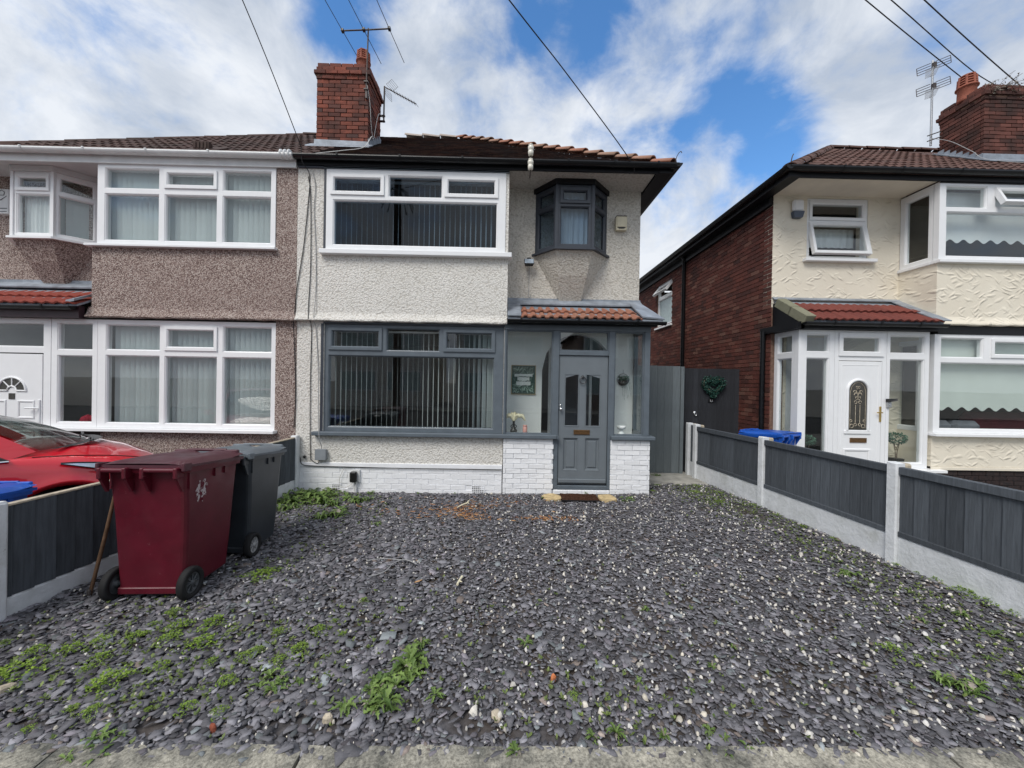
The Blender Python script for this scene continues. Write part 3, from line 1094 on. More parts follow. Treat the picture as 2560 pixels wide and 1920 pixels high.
def chimney_pot(house, x, y, z, h=0.36, r=0.125, mat=None):
    mb = MB()
    c = (x, y, z)
    mb.lathe([(r * 1.02, -.05), (r * .98, .0), (r * .94, h * .46), (r * 1.04, h * .48), (r * 1.16, h * .50), (r * 1.16, h * .54), (r * 1.02, h * .56)], 20, c=c)
    zs = [h * (.56 + .44 * i / 4) for i in range(5)]
    for i, zz in enumerate(zs):
        k = 1.0 - .04 * i
        mb.lathe([(r * .8 * k, zz - .012), (r * 1.0 * k, zz - .012), (r * 1.0 * k, zz + .012), (r * .8 * k, zz + .012)], 20, c=c)
    mb.lathe([(r * .85, h), (r * .6, h * 1.06), (0.0, h * 1.09)], 20, c=c)
    for k in range(7):
        w = 2 * math.pi * k / 7 + .2
        p = (x + r * .93 * math.cos(w), y + r * .93 * math.sin(w))
        mb.tube([(p[0], p[1], z + h * .54), (x + r * .85 * math.cos(w), y + r * .85 * math.sin(w), z + h)], .022, 6)
    o = B('chimney_pot', mb, mat or M['terracotta'], house)
    ib = MB()
    ib.lathe([(r * .74, h * .5), (r * .68, h * .99)], 16, c=c)
    B('pot_slot_dark', ib, M['black_pl'], o)  # black cylinder makes the slots between the louvre rings read as dark
    return o


def half_tile(mat, r0=.125, r1=.105, L=.40, n=8, up=.03):
    mb = MB()
    vs = []
    for s, r, up in ((0.0, r0, up), (L, r1, up / 6)):
        for rr in (r, r - .016):
            for i in range(n + 1):
                w = math.pi * i / n
                vs.append((s, rr * math.cos(w), up + rr * math.sin(w) * .85))
    k = n + 1
    fs = []
    for i in range(n):
        fs.append((i, i + 1, 2 * k + i + 1, 2 * k + i))
        fs.append((k + i, 3 * k + i, 3 * k + i + 1, k + i + 1))
        fs.append((i, k + i, k + i + 1, i + 1))
    fs += [(0, 2 * k, 3 * k, k), (n, k + n, 3 * k + n, 2 * k + n)]
    mb.add(vs, fs, 0, False)
    mb.s = [f < n for f in range(len(mb.f))]
    return mb.mesh('ridge_tile', mat)


def lay_line(parent, me, p0, p1, pitch, name, jit=.006, seed=4):
    p0, p1 = Vector(p0), Vector(p1)
    d = (p1 - p0)
    n = max(1, round(d.length / pitch))
    ex = d.normalized()
    ey = Vector((0, 0, 1)).cross(ex).normalized()
    ez = ex.cross(ey)
    r = random.Random(seed)
    for i in range(n):
        p = p0 + d * (i / n) + Vector((r.uniform(-jit, jit), r.uniform(-jit, jit), r.uniform(-jit, jit)))
        inst(name, me, parent, basis(p, ex, ey, ez) @ Matrix.Rotation(r.uniform(-.03, .03), 4, 'Z'))


def roof_shell(house, xl, xr, hipl, hipr, mat, name='roof'):
    """solid hipped roof under the tiles; hipl / hipr: ridge inset at that end, or None for a cut end (party wall)"""
    a = xl + (hipl or 0)
    b = xr - (hipr or 0)
    by = 2 * RY - EY
    v = [(xl, EY, EZ), (xr, EY, EZ), (xr, by, EZ), (xl, by, EZ), (a, RY, RZ), (b, RY, RZ)]
    v = [(x, y, z - .012) for x, y, z in v]
    mb = MB()
    mb.add(v, [(0, 1, 5, 4), (2, 3, 4, 5), (1, 2, 5), (3, 0, 4), (0, 3, 2, 1)])
    return B(name, mb, mat, house)


# ================================================================== MAIN HOUSE
HM = thing('semi_detached_house', 'white rendered house with grey front door and orange porch tiles, in the middle', 'house', (-0.5, 5.9, 0.0))
X0, X1 = -3.20, 2.20
# upper bay
mb = MB()
mb.plate(X0 + .002, -0.012, 2.55, ZS, 5.865, 6.0, [(-2.79, 3.585, -.06, ZS + .1)])
bellcast(mb, X0 + .002, -0.008, 5.865, 2.535)
mb.box(-.15, -0.012, 6.0, YW, 2.55, 3.60)
B('wall', mb, M['render_main'], HM)
mb = MB()
mb.box(-.15, -0.012, 6.0, YW + .02, 3.60, ZS)
B('wall', mb, M['upvc'], HM)
mb = MB()
mb.plate(X0 + .002, -0.045, 0.385, 2.60, 5.90, 6.08, [(-2.79, .83, -.05, 2.7)])
B('wall', mb, M['render_main'], HM)
# recessed upper wall beside the bay
mb = MB()
mb.plate(-.02, X1, 2.70, ZS + .1, YW, YW + .22)
mb.box(X1 - .2, X1, YW + .22, 13.4, -.1, ZS + .1)
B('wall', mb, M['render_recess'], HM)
mb = MB()
mb.box(X0 + .01, X0 + .08, 6.08, 13.4, -.1, ZS)
mb.box(-.10, -.03, 6.08, 13.4, -.1, ZS - .2)
mb.box(X0 + .08, X1 - .2, 9.4, 9.5, -.1, ZS)
mb.box(X0 + .08, -.10, 6.10, 9.4, 2.50, 2.56)
mb.box(X0 + .08, X1 - .2, 6.48, 9.4, ZS - .05, ZS - .01)
mb.box(X0, X1, 13.4, 13.6, -.1, ZS)
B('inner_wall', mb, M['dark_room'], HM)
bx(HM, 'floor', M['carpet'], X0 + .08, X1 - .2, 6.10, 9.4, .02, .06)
# porch inner wall with its arch
cx, hw, zsp = 1.19, .60, 1.86
mb = MB()
N = 18
xs = [cx - hw + 2 * hw * i / N for i in range(N + 1)]
arch = [zsp + .62 * math.sqrt(max(0, 1 - ((x - cx) / hw) ** 2)) for x in xs]
for yy in (6.46, 6.60):
    for i in range(N):
        mb.add([(xs[i], yy, arch[i]), (xs[i + 1], yy, arch[i + 1]), (xs[i + 1], yy, 2.74), (xs[i], yy, 2.74)], [(0, 1, 2, 3)])
for i in range(N):
    mb.add([(xs[i], 6.46, arch[i]), (xs[i], 6.60, arch[i]), (xs[i + 1], 6.60, arch[i + 1]), (xs[i + 1], 6.46, arch[i + 1])], [(0, 1, 2, 3)])
mb.box(-.03, cx - hw, 6.46, 6.60, .06, 2.74)
mb.box(cx + hw, X1 - .01, 6.46, 6.60, .06, 2.74)
mb.box(-.045, -.015, 6.08, 6.46, .06, 2.56)
mb.box(-.02, X1 - .05, 5.98, 6.46, 2.56, 2.60)
B('porch_wall', mb, M['plaster'], HM)
bx(HM, 'porch_floor', M['carpet'], -.02, X1 - .03, 6.06, 6.46, -.02, .06)
# inner front door deep in the arch
mb = MB()
mb.plate(cx - .62, cx + .62, .06, 2.62, 6.95, 7.05, [(cx - .56, .75, cx - .40, 2.05), (cx + .30, .75, cx + .56, 2.05), (cx - .56, 2.15, cx + .56, 2.50)])
mb.box(cx - .42, cx + .32, 6.93, 6.95, .06, 2.08)
idr = B('inner_door', mb, M['grey_dark'], HM)
for a in (cx - .42, cx + .32, cx + .56):
    m2 = MB(); m2.box(a - .022, a + .022, 6.905, 6.93, .06, 2.5); B('door_post', m2, M['upvc'], idr)

# plinth of white painted bricks
mb = MB()
mb.box(X0 + .01, -.05, 5.90, 6.06, -.25, .315)
pl = B('plinth', mb, M['white_paint'], HM)
vent = [(-2.70, -.10, -2.50, .065), (-.51, -.10, -.31, .065)]
bricks(pl, front(0, 5.90), X0 + .01, -.05, -.09, .313, BM['brick_w'], depth=.04, proud=.008, gap=.007, H=.081, holes=[(a - .03, b, c + .03, d) for a, b, c, d in vent], jit=.002)
for a, b, c, d in vent:
    mb = MB()
    hs = [(a + .010 + i * .0305, -.07 + j * .026, a + .031 + i * .0305, -.07 + j * .026 + .018) for i in range(6) for j in range(5)]
    mb.plate(a, c, -.10, .065, 5.888, 5.905, hs)
    ab = B('air_brick', mb, M['white_paint'], HM)
    bx(ab, 'vent_dark_sheet', M['black_pl'], a + .005, c - .005, 5.897, 5.899, -.09, .06)  # thin black sheet stands in for the shade inside the holes
mb = MB()
mb.box(X0 + .01, -.048, 5.882, 5.93, .318, .385, b=.004)
B('plinth_band', mb, M['white_paint'], HM)

# porch brick piers
for xa, xb in ((-.040, .735), (1.605, 2.215)):
    mb = MB()
    mb.box(xa + .01, xb - .012, 5.875, 6.04, -.25, .80)
    p = B('porch_pier', mb, M['white_paint'], HM)
    bricks(p, front(0, 5.865), xa, xb, -.115, .795, BM['brick_w'], depth=.05, proud=.006, gap=.008, H=.0755, L=.235, off=.07 if xa < 0 else .13, jit=.003)
    if xa > 1:
        T = basis((2.213, 0, 0), (0, 1, 0), (-1, 0, 0), (0, 0, 1))
        mb = MB(); mb.box(2.05, 2.203, 6.04, YW, -.25, .80); B('porch_pier', mb, M['white_paint'], HM)
mb = MB()
mb.box(.735, 1.605, 5.885, 6.06, -.25, .02)
ts = B('door_step', mb, M['white_paint'], HM)
bricks(ts, front(0, 5.875), .737, 1.603, -.10, .018, BM['brick_w'], depth=.05, proud=.004, gap=.008, H=.118, L=.225, jit=.003)

# ground floor window, dark blue grey frame
w1 = window(HM, front(-2.79, 5.925, .865), 2.735, 1.635, [
    (.055, .055, 2.60, 1.165, 'f'), (.07, 1.255, .86, 1.57, 's'), (.93, 1.235, 1.755, 1.59, 'f'), (1.82, 1.255, 2.59, 1.57, 's')], M['grey_wood'])
bx(w1, 'sill', M['grey_wood'], -2.92, .775, 5.80, 5.98, .805, .862, b=.008)
bx(w1, 'head_board', M['grey_dark'], -2.80, -.03, 5.885, 5.99, 2.50, 2.56, b=.004)
bx(w1, 'side_board', M['grey_dark'], -2.835, -2.795, 5.892, 5.96, .862, 2.50)
vblind('open vertical blind with slats edge on, behind the grey framed ground floor window', -2.73, -.14, .93, 2.40, 6.10, lambda x: 106 - 75 * max(0, (x + .72) / .5), M['slat'], .0805)

# first floor white window
w2 = window(HM, front(-2.765, 5.850, 3.605), 2.705, 1.215, [
    (.10, .075, 2.585, .765, 'f'), (.075, .845, .855, 1.125, 's'), (.925, .815, 1.745, 1.145, 'f'), (1.79, .845, 2.575, 1.125, 's')], M['upvc'], M['glass_up'], depth=.08)
bx(w2, 'sill', M['upvc'], -2.835, .045, 5.775, 5.94, 3.530, 3.602, b=.008)
bx(w2, 'side_trim', M['grey_dark'], -2.80, -2.770, 5.848, 5.95, 3.605, ZS)
bx(w2, 'head_trim', M['grey_wood'], -2.80, -.015, 5.835, 5.96, 4.823, ZS - .002)
vblind('open vertical blind with thin slat edges behind the white house upstairs window', -2.66, -.20, 3.68, 4.72, 6.05, lambda x: 107, M['slat'], .0805)

# oriel window on the recessed wall
OX0, OX1, OXa, OXb, OZ0, OZ1 = .745, 1.325, .435, 1.635, 3.80, 4.80
OYF = 6.10


def oriel(house, fx0, fx1, wx0, wx1, z0, z1, frame, glass, cone_mat, sill_mat, apex, top_mat, sl=(.06, .06)):
    mb = MB()
    ap = Vector(apex)
    zc = z0 - .03
    P = [(wx0, YW, zc), (fx0, OYF, zc), (fx1, OYF, zc), (wx1, YW, zc)]
    mid = [tuple(Vector(p).lerp(Vector((ap.x + dx, YW - .03, ap.z)), .5) + Vector((0, -.03, 0))) for p, dx in zip(P[1:3], (-.17, .17))]
    low = [(ap.x - .17, YW - .03, ap.z), (ap.x + .17, YW - .03, ap.z)]
    side = [tuple(Vector(P[0]).lerp(Vector((ap.x - .19, YW, ap.z)), .5)), tuple(Vector(P[3]).lerp(Vector((ap.x + .19, YW, ap.z)), .5))]
    lows = [(ap.x - .19, YW, ap.z), (ap.x + .19, YW, ap.z)]
    mb.add(P + mid + side + low + lows, [(0, 1, 2, 3), (1, 4, 5, 2), (4, 8, 9, 5), (0, 6, 4, 1), (6, 10, 8, 4), (2, 5, 7, 3), (5, 9, 11, 7), (8, 10, 11, 9)])
    B('oriel_base', mb, cone_mat, house)
    o = .055
    S = [(wx0 - o, YW, 0), (fx0 - o * .6, OYF - o, 0), (fx1 + o * .6, OYF - o, 0), (wx1 + o, YW, 0)]
    mb = MB(); mb.prism([(x, y, z0 - .032) for x, y, _ in S], (0, 0, .034)); B('oriel_sill', mb, sill_mat, house)
    o = .035
    S = [(wx0 - o, YW, 0), (fx0 - o * .6, OYF - o, 0), (fx1 + o * .6, OYF - o, 0), (wx1 + o, YW, 0)]
    mb = MB(); mb.prism([(x, y, z1) for x, y, _ in S], (0, 0, ZS - .003 - z1)); B('oriel_head', mb, top_mat, house)
    h = z1 - z0 - .004
    ws = []
    for (ax, ay), (bx_, by) in (((wx0, YW), (fx0, OYF)), ((fx0, OYF), (fx1, OYF)), ((fx1, OYF), (wx1, YW))):
        d = Vector((bx_ - ax, by - ay, 0))
        w = d.length
        d.normalize()
        n = Vector((-d.y, d.x, 0))
        T = basis((ax, ay, z0 + .002), d, n, (0, 0, 1))
        m = w - .05 if w < .5 else w - .06
        hz = h * .665
        L = [(.055, .055, w - .055, hz, 'f'), (.065, hz + .055, w - .065, h - .055, 's' if d.y == 0 else 'f')]
        ws.append(window(house, T, w, h, L, frame, glass, depth=.06))
        if d.y == 0:
            for xx in (ax, bx_):
                mp = MB()
                mp.box(xx - .022, xx + .022, OYF - .018, OYF + .04, z0 + .002, z1 - .002)
                B('oriel_post', mp, frame, house)
    return ws


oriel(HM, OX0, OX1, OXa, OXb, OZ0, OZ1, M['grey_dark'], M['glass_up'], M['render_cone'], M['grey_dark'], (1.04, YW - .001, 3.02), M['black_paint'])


def curtain(name, label, cat, pts, z0, z1, mat, amp=.018, folds=9, group=None):
    """gathered cloth between two plan points"""
    (ax, ay), (bx_, by) = pts
    t = Vector((bx_ - ax, by - ay, 0))
    L = t.length
    t.normalize()
    n = Vector((-t.y, t.x, 0))
    mb = MB()
    k = folds * 8
    vs = []
    for th in (0.0, .003):
        for i in range(k + 1):
            u = i / k
            q = amp * math.sin(u * folds * 2 * math.pi) * (1 + .4 * math.sin(u * 17))
            for z in (z0, (z0 + z1) / 2, z1):
                f = 1.0 if z < z1 else .5
                p = Vector((ax, ay, z)) + t * (u * L) + n * (q * f + th)
                vs.append(tuple(p))
    fs = []
    for s in (0, 1):
        o = s * (k + 1) * 3
        for i in range(k):
            for j in range(2):
                fs.append((o + i * 3 + j, o + i * 3 + 3 + j, o + i * 3 + 4 + j, o + i * 3 + 1 + j))
    mb.add(vs, fs, 0, True)
    return tag(B(name, mb, mat), label, cat, group)


curtain('net_curtain', 'pale gathered net curtain inside the small grey bay window above the porch', 'curtain', ((OX0 + .03, OYF + .13), (OX1 - .03, OYF + .13)), 3.81, 4.76, M['net'], .016, 6)

# eaves
mb = MB()
mb.prism([(-.01, 5.84, ZS + .001), (X1 + .02, 5.84, ZS + .001), (X1 + .02, YW, ZS + .001), (-.01, YW, ZS + .001)], (0, 0, .03))
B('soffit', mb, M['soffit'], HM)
mb = MB()
mb.box(X0 + .01, X1 + .03, 5.815, 5.845, ZS - .028, 4.955)
mb.box(X1 + .03, X1 + .055, 5.815, 13.4, ZS - .028, 4.955)
mb.box(X1 + .055, X1 + .24, 5.80, 13.4, ZS - .028, ZS + .0)
mb.box(X1 + .21, X1 + .235, 5.80, 13.4, ZS + .0, 4.955)
mb.prism([(X1 + .03, 5.813, ZS - .026), (X1 + .235, 5.798, ZS - .002), (X1 + .235, 5.798, 4.958), (X1 + .03, 5.813, 4.958)], (0, .02, 0))
B('fascia', mb, M['black_paint'], HM)
bx(HM, 'bed_mould', M['grey_dark'], X0 + .01, -.01, 5.835, 5.868, ZS - .060, ZS - .029, b=.006)
gutter('gutter', HM, X0 + .005, X1 + .31, 5.752, 4.962, M['gutter'], .060, [-2.55, -1.63, -.71, .86, 1.55, 2.2])
mb = MB()
g = [(X1 + .31 + .055 * math.cos(math.pi + math.pi * i / 8), 4.962 + .055 * math.sin(math.pi + math.pi * i / 8)) for i in range(9)]
mb.add([(x, y, z) for y in (5.70, 13.4) for x, z in g], [(i, i + 1, 10 + i, 9 + i) for i in range(8)], 0, True)
mb.add([(x, 5.70, z) for x, z in g], [tuple(range(9))])
B('gutter', mb, M['gutter'], HM)
# roof of small dark tiles
rf = roof_shell(HM, X0, X1 + .27, None, 3.8, M['tile_moss'])
mb = MB()
r = random.Random(9)
gauge = .105
nrow = int((RY - EY) / SL.y / gauge)
for j in range(nrow):
    y = EY + SL.y * gauge * j
    xr = X1 + .27 - (y - EY) - .06
    x = X0 + .02 - (.085 if j % 2 else 0)
    while x < xr:
        a, b = max(x, X0 + .01), min(x + .166, xr)
        if b - a > .03:
            up = .020 + r.uniform(-.003, .004)
            p = Vector((0, y, roofz(y)))
            q = p + SL * .125
            o0, o1 = NZ * up, NZ * .002
            V = [Vector((a, 0, 0)) + p + o0, Vector((b - .004, 0, 0)) + p + o0, Vector((b - .004, 0, 0)) + q + o1, Vector((a, 0, 0)) + q + o1]
            W = [Vector((a, 0, 0)) + p + o0 - NZ * .014, Vector((b - .004, 0, 0)) + p + o0 - NZ * .014]
            mb.add(V + W, [(0, 1, 2, 3), (4, 5, 1, 0)])
        x += .170
B('plain_tiles', mb, M['tile_moss'], rf, kind='stuff')
hip = half_tile(M['hip_or'], .105, .080, .36)
CR = (X1 + .25, EY + .02, EZ + .015)
lay_line(HM, hip, CR, (X1 + .27 - 3.8, RY, RZ + .01), .36, 'hip_tile', .007)
lay_line(HM, half_tile(M['hip_pale'], .10, .085, .42), (-2.60, RY, RZ - .01), (X1 + .27 - 3.8, RY, RZ - .01), .42, 'ridge_tile', .006)
mb = MB()
mb.tube([(X1 + .27, 5.76, 5.00), (X1 + .28, 5.72, 5.07), (X1 + .30, 5.70, 5.11), (X1 + .325, 5.69, 5.125), (X1 + .34, 5.69, 5.10)], .006, 6)
B('hip_iron', mb, M['rust'], HM)

# shared chimney stack, on this house's side of the party line
CX0, CX1, CY0, CY1 = -3.66, -2.69, 7.30, 8.00
chm = chimney_stack(HM, CX0, CX1, CY0, CY1, 6.12, 7.58, 'FR', BM['brick'], M['mortar_dk'], 3)
mb = MB()
mb.prism([(CX0 - .03, CY0 - .012, 6.02), (CX1 + .02, CY0 - .012, 6.02), (CX1 + .02, CY0 - .012, 6.125), (CX0 - .03, CY0 - .012, 6.15)], (0, .02, 0))
mb.prism([(CX0 - .10, CY0 - .20, roofz(CY0 - .20) + .03), (CX1 + .10, CY0 - .20, roofz(CY0 - .20) + .03), (CX1 + .10, CY0, roofz(CY0) + .035), (CX0 - .10, CY0, roofz(CY0) + .035)], (0, 0, .02))
for i in range(6):
    ya = CY0 + .115 * i
    mb.box(CX1 + .002, CX1 + .016, ya, ya + .118, roofz(ya) - .05, roofz(ya) + .17)
B('flashing', mb, M['lead'], HM)
chimney_pot(HM, -2.87, 7.50, 7.56, .40, .118)

# porch frame, door and roof
mb = MB()
for a, b in ((-.045, -.012), (.705, .80), (1.565, 1.655), (2.115, 2.20)):
    mb.box(a, b, 5.885, 5.97, .03 if .7 < a < 1.6 else .862, 2.46, b=.004)
mb.box(-.045, 2.20, 5.878, 5.98, 2.46, 2.552, b=.004)
mb.box(.80, 1.565, 5.890, 5.965, 2.085, 2.150, b=.006)
mb.box(.80, 1.565, 5.880, 6.02, .022, .085, b=.006)
mb.box(2.115, 2.195, 5.97, YW, 2.46, 2.55)
mb.box(2.125, 2.185, 6.40, YW, .862, 2.46)
mb.box(2.125, 2.185, 5.97, YW, .862, .905)
pf = B('porch_frame', mb, M['grey_wood'], HM)
bx(pf, 'sill', M['grey_wood'], .777, .798, 5.80, 5.88, .806, .860)
mb = MB()
mb.box(1.60, 2.275, 5.80, 5.98, .805, .862, b=.008)
mb.box(2.12, 2.275, 5.98, YW, .805, .862, b=.008)
B('sill', mb, M['grey_wood'], pf)
for a, b, z0, z1 in ((-.012, .705, .862, 2.46), (1.655, 2.115, .862, 2.46), (.80, 1.565, 2.15, 2.46)):
    mb = MB()
    mb.ring(a, z0, b, z1, [(0, 5.905), (.016, 5.905), (.022, 5.925), (.022, 5.95)])
    B('bead', mb, M['grey_wood'], pf)
    mb = MB(); mb.box(a + .01, b - .01, 5.930, 5.937, z0 + .01, z1 - .01); B('pane', mb, M['glass'], pf)
mb = MB(); mb.box(2.150, 2.157, 5.97, 6.40, .905, 2.46); B('pane', mb, M['glass'], pf)

dr = None
mb = MB()
dz0, dz1, dx0, dx1 = .105, 2.08, .807, 1.558
mb.plate(dx0, dx1, dz0, dz1, 5.915, 5.96, [(.895, .99, 1.12, 1.80), (1.218, .99, 1.452, 1.80), (.878, .305, 1.122, .825), (1.214, .305, 1.456, .825)])
for (a, b, sgn) in ((.895, 1.12, 1), (1.218, 1.452, -1)):     # slanted heads of the two glazed panels
    lo, hi = 1.80, 1.80
    zl, zr = (1.87, 1.945) if sgn > 0 else (1.945, 1.87)
    pass
dr = B('front_door', mb, M['grey_door'], HM)
for (a, b, zl, zr) in ((.895, 1.12, 1.735, 1.80), (1.218, 1.452, 1.80, 1.735)):
    mb = MB()
    mb.prism([(a, 5.916, zl), (b, 5.916, zr), (b, 5.916, 1.802), (a, 5.916, 1.802)] if False else [(a - .001, 5.917, zl), (b + .001, 5.917, zr), (b + .001, 5.917, 1.803), (a - .001, 5.917, 1.803)], (0, .04, 0))
    B('panel_head', mb, M['grey_door'], dr)
    mb = MB()
    mb.ring(a, .99, b, 1.80, [(0, 5.910), (.010, 5.910), (.016, 5.93)])
    B('panel_moulding', mb, M['grey_door'], dr)
    mb = MB(); mb.box(a + .004, b - .004, 5.935, 5.942, .995, 1.798); B('pane', mb, M['glass'], dr)
for a, b in ((.878, 1.122), (1.214, 1.456)):
    mb = MB()
    mb.ring(a, .305, b, .825, [(0, 5.913), (.012, 5.913), (.022, 5.936), (.050, 5.940), (.062, 5.925), (.064, 5.924)])
    mb.box(a + .062, b - .062, 5.924, 5.95, .367, .763)
    mb.box(a, b, 5.941, 5.955, .305, .825)
    B('door_panel', mb, M['grey_door'], dr)
bx(dr, 'weather_bar', M['grey_door'], .812, 1.553, 5.885, 5.915, .125, .185, b=.008)
mb = MB()
mb.ring(1.045, .868, 1.292, .940, [(0, 5.914), (0, 5.903), (.016, 5.901), (.020, 5.906), (.020, 5.914)])
mb.box(1.064, 1.273, 5.906, 5.914, .887, .921)
B('letter_plate', mb, M['brass_dk'], dr)
mb = MB()
mb.tube([(1.17 + .048 * math.cos(i * math.pi / 10), 5.885, 1.705 + .048 * math.sin(i * math.pi / 10)) for i in range(21)], .0075, 8, caps=False)
mb.lathe([(.024, 0), (.026, .008), (.014, .02), (.012, .03), (.0, .034)], 12, M=Matrix.Translation((1.17, 5.915, 1.755)) @ Matrix.Rotation(R(90), 4, 'X'))
B('knocker', mb, M['iron'], dr)
mb = MB()
mb.lathe([(.022, 0), (.024, .006), (.010, .012), (.010, .03), (.024, .042), (.022, .055), (0, .060)], 14, M=Matrix.Translation((.836, 5.915, 1.26)) @ Matrix.Rotation(R(90), 4, 'X'))
mb.lathe([(.016, 0), (.017, .005), (.0, .006)], 12, M=Matrix.Translation((.836, 5.915, 1.315)) @ Matrix.Rotation(R(90), 4, 'X'))
B('door_knob', mb, M['chrome'], dr)
# porch roof
mb = MB()
mb.prism([(.0, 5.72, 2.620), (2.32, 5.72, 2.620), (2.25, YW, 2.965), (.0, YW, 2.965)], (0, 0, -.03))
pr = B('porch_roof', mb, M['lead'], HM)
tm = tile_mesh(M['tile_or'], .258, .33, 'roman', .022)
es = Vector((0, 6.34 - 5.70, 2.905 - 2.610)).normalized()
lay_tiles(pr, tm, (.195, 5.695, 2.593), (1, 0, 0), es, .258, .30, 7, 2)
mb = MB()
mb.prism([(-.005, 5.70, 2.635), (.20, 5.70, 2.635), (.20, 6.43, 2.985), (-.005, 6.43, 2.985)], (0, -.006, .016))
mb.prism([(2.01, 5.72, 2.648), (2.34, 5.71, 2.620), (2.23, 6.44, 2.990), (2.01, 6.44, 3.010)], (0, -.006, .022))
mb.prism([(-.01, 6.30, 2.925), (2.22, 6.30, 2.925), (2.22, 6.447, 3.025), (-.01, 6.447, 3.025)], (0, -.006, .020))
mb.prism([(-.01, 6.436, 3.02), (2.22, 6.436, 3.02), (2.22, 6.436, 3.065), (-.01, 6.436, 3.065)], (0, .012, 0))
B('flashing', mb, M['lead'], pr)
mb = MB()
mb.box(-.01, 2.26, 5.78, 5.86, 2.535, 2.62)
mb.box(2.20, 2.26, 5.86, YW, 2.552, 2.655)
B('porch_fascia', mb, M['black_paint'], HM)
gutter('porch_gutter', HM, -.0, 2.36, 5.715, 2.592, M['gutter'], .050, [.20, 1.05, 1.93])
# ================================================================== LEFT HOUSE (other half of the pair)
HL = thing('semi_detached_house', 'brown pebbledashed house with white windows and white door behind the red car', 'house', (-6.0, 5.9, 0.0))
LX0 = -8.62
mb = MB()
mb.plate(-6.245, X0 - .002, 2.55, ZS, 5.865, 6.0, [(-6.245, 3.585, -3.52, ZS + .1)])
bellcast(mb, -6.29, X0 - .002, 5.865, 2.525, .12, .06)
mb.box(-6.245, -6.12, 6.0, YW, 2.55, 3.60)
mb.plate(-6.13, X0 - .002, -.25, 2.60, 5.90, 6.08, [(-6.22, .835, -3.52, 2.7)])
mb.plate(LX0, -6.26, 2.70, ZS + .1, YW, YW + .22)
B('wall', mb, M['pebble'], HL)
mb = MB()
mb.box(X0 - .10, X0 - .03, 6.08, 13.4, -.1, ZS)
mb.box(-6.27, -6.20, 6.08, 9.4, -.1, ZS - .2)
mb.box(LX0, X0 - .10, 9.4, 9.5, -.1, ZS)
mb.box(-6.20, X0 - .10, 6.10, 9.4, 2.50, 2.56)
mb.box(LX0, X0 - .10, 6.48, 9.4, ZS - .05, ZS - .01)
mb.box(LX0, X0 - .10, 13.4, 13.6, -.1, ZS)
mb.box(LX0, LX0 + .2, YW, 13.4, -.1, ZS)
mb.box(LX0, -6.27, YW, YW + .2, -.1, 2.70)
mb.box(LX0, -6.27, 6.0, YW, 2.56, 2.60)
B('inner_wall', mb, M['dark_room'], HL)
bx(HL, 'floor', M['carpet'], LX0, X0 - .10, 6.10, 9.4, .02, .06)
bx(HL, 'bay_cheek', M['upvc'], -6.158, -6.10, 5.935, YW, 3.615, ZS - .01)
w = window(HL, front(-6.160, 5.850, 3.615), 2.640, 1.205, [
    (.105, .06, .910, .765, 'f'), (.990, .06, 1.770, .765, 'f'), (1.850, .06, 2.575, .765, 'f'),
    (.105, .835, .910, 1.145, 'f'), (1.000, .865, 1.760, 1.115, 's'), (1.850, .835, 2.575, 1.145, 'f')], M['upvc'], depth=.08)
bx(w, 'sill', M['upvc'], -6.30, -3.49, 5.790, 5.94, 3.575, 3.613, b=.006)
vblind('closed vertical blind behind the wide upstairs window of the pebbledashed house', -6.08, -3.56, 3.62, 4.76, 6.00, 24, M['slat'], .080)
w = window(HL, front(-6.190, 5.905, .865), 2.675, 1.63, [
    (.12, .06, .93, 1.10, 'f'), (1.0, .06, 1.79, 1.10, 'f'), (1.87, .06, 2.61, 1.10, 'f'),
    (.12, 1.17, .93, 1.565, 'f'), (1.01, 1.195, 1.78, 1.535, 's'), (1.87, 1.17, 2.61, 1.565, 'f')], M['upvc'], depth=.08)
bx(w, 'sill', M['upvc'], -7.06, -3.48, 5.795, 5.985, .815, .863, b=.006)
vblind('nearly closed vertical blind behind the wide ground floor window of the pebbledashed house', -6.06, -3.56, .90, 2.44, 6.06, 36, M['slat'], .080)
# porch
w = window(HL, front(-6.875, 5.905, .865), .680, 1.63, [(.085, .06, .61, 1.085, 'f'), (.085, 1.16, .61, 1.575, 'f')], M['upvc'], depth=.08)
bx(HL, 'porch_panel', M['brick_k'], -6.87, -6.13, 5.90, 6.02, -.25, .812)
mb = MB()
mb.plate(-7.98, -6.885, .02, 2.495, 5.905, 5.985, [(-7.90, .06, -6.99, 1.975), (-7.90, 2.06, -6.99, 2.43)])
mb.ring(-7.90, 2.06, -6.99, 2.43, [(.0, 5.908), (.012, 5.912), (.020, 5.93), (.020, 5.97)])
df = B('door_frame', mb, M['upvc'], HL)
mb = MB(); mb.box(-7.885, -7.005, 5.94, 5.948, 2.075, 2.415); B('pane', mb, M['glass'], df)
d = MB()
d.box(-7.89, -7.00, 5.900, 5.945, .07, 1.955, b=.004)
wd = B('front_door', d, M['upvc'], HL)
dc = -7.445
mb = MB()
for a0, a1, zz, r0 in ((0, 180, 1.41, .205),):
    pts = [(dc + r0 * math.cos(R(k * 9)), 5.896, zz + r0 * .92 * math.sin(R(k * 9))) for k in range(21)]
    mb.tube(pts, .016, 6)
    mb.tube([(dc - .22, 5.896, zz - .01), (dc - .07, 5.896, zz - .01), (dc - .05, 5.896, zz + .04), (dc, 5.896, zz + .06), (dc + .05, 5.896, zz + .04), (dc + .07, 5.896, zz - .01), (dc + .22, 5.896, zz - .01)], .014, 6)
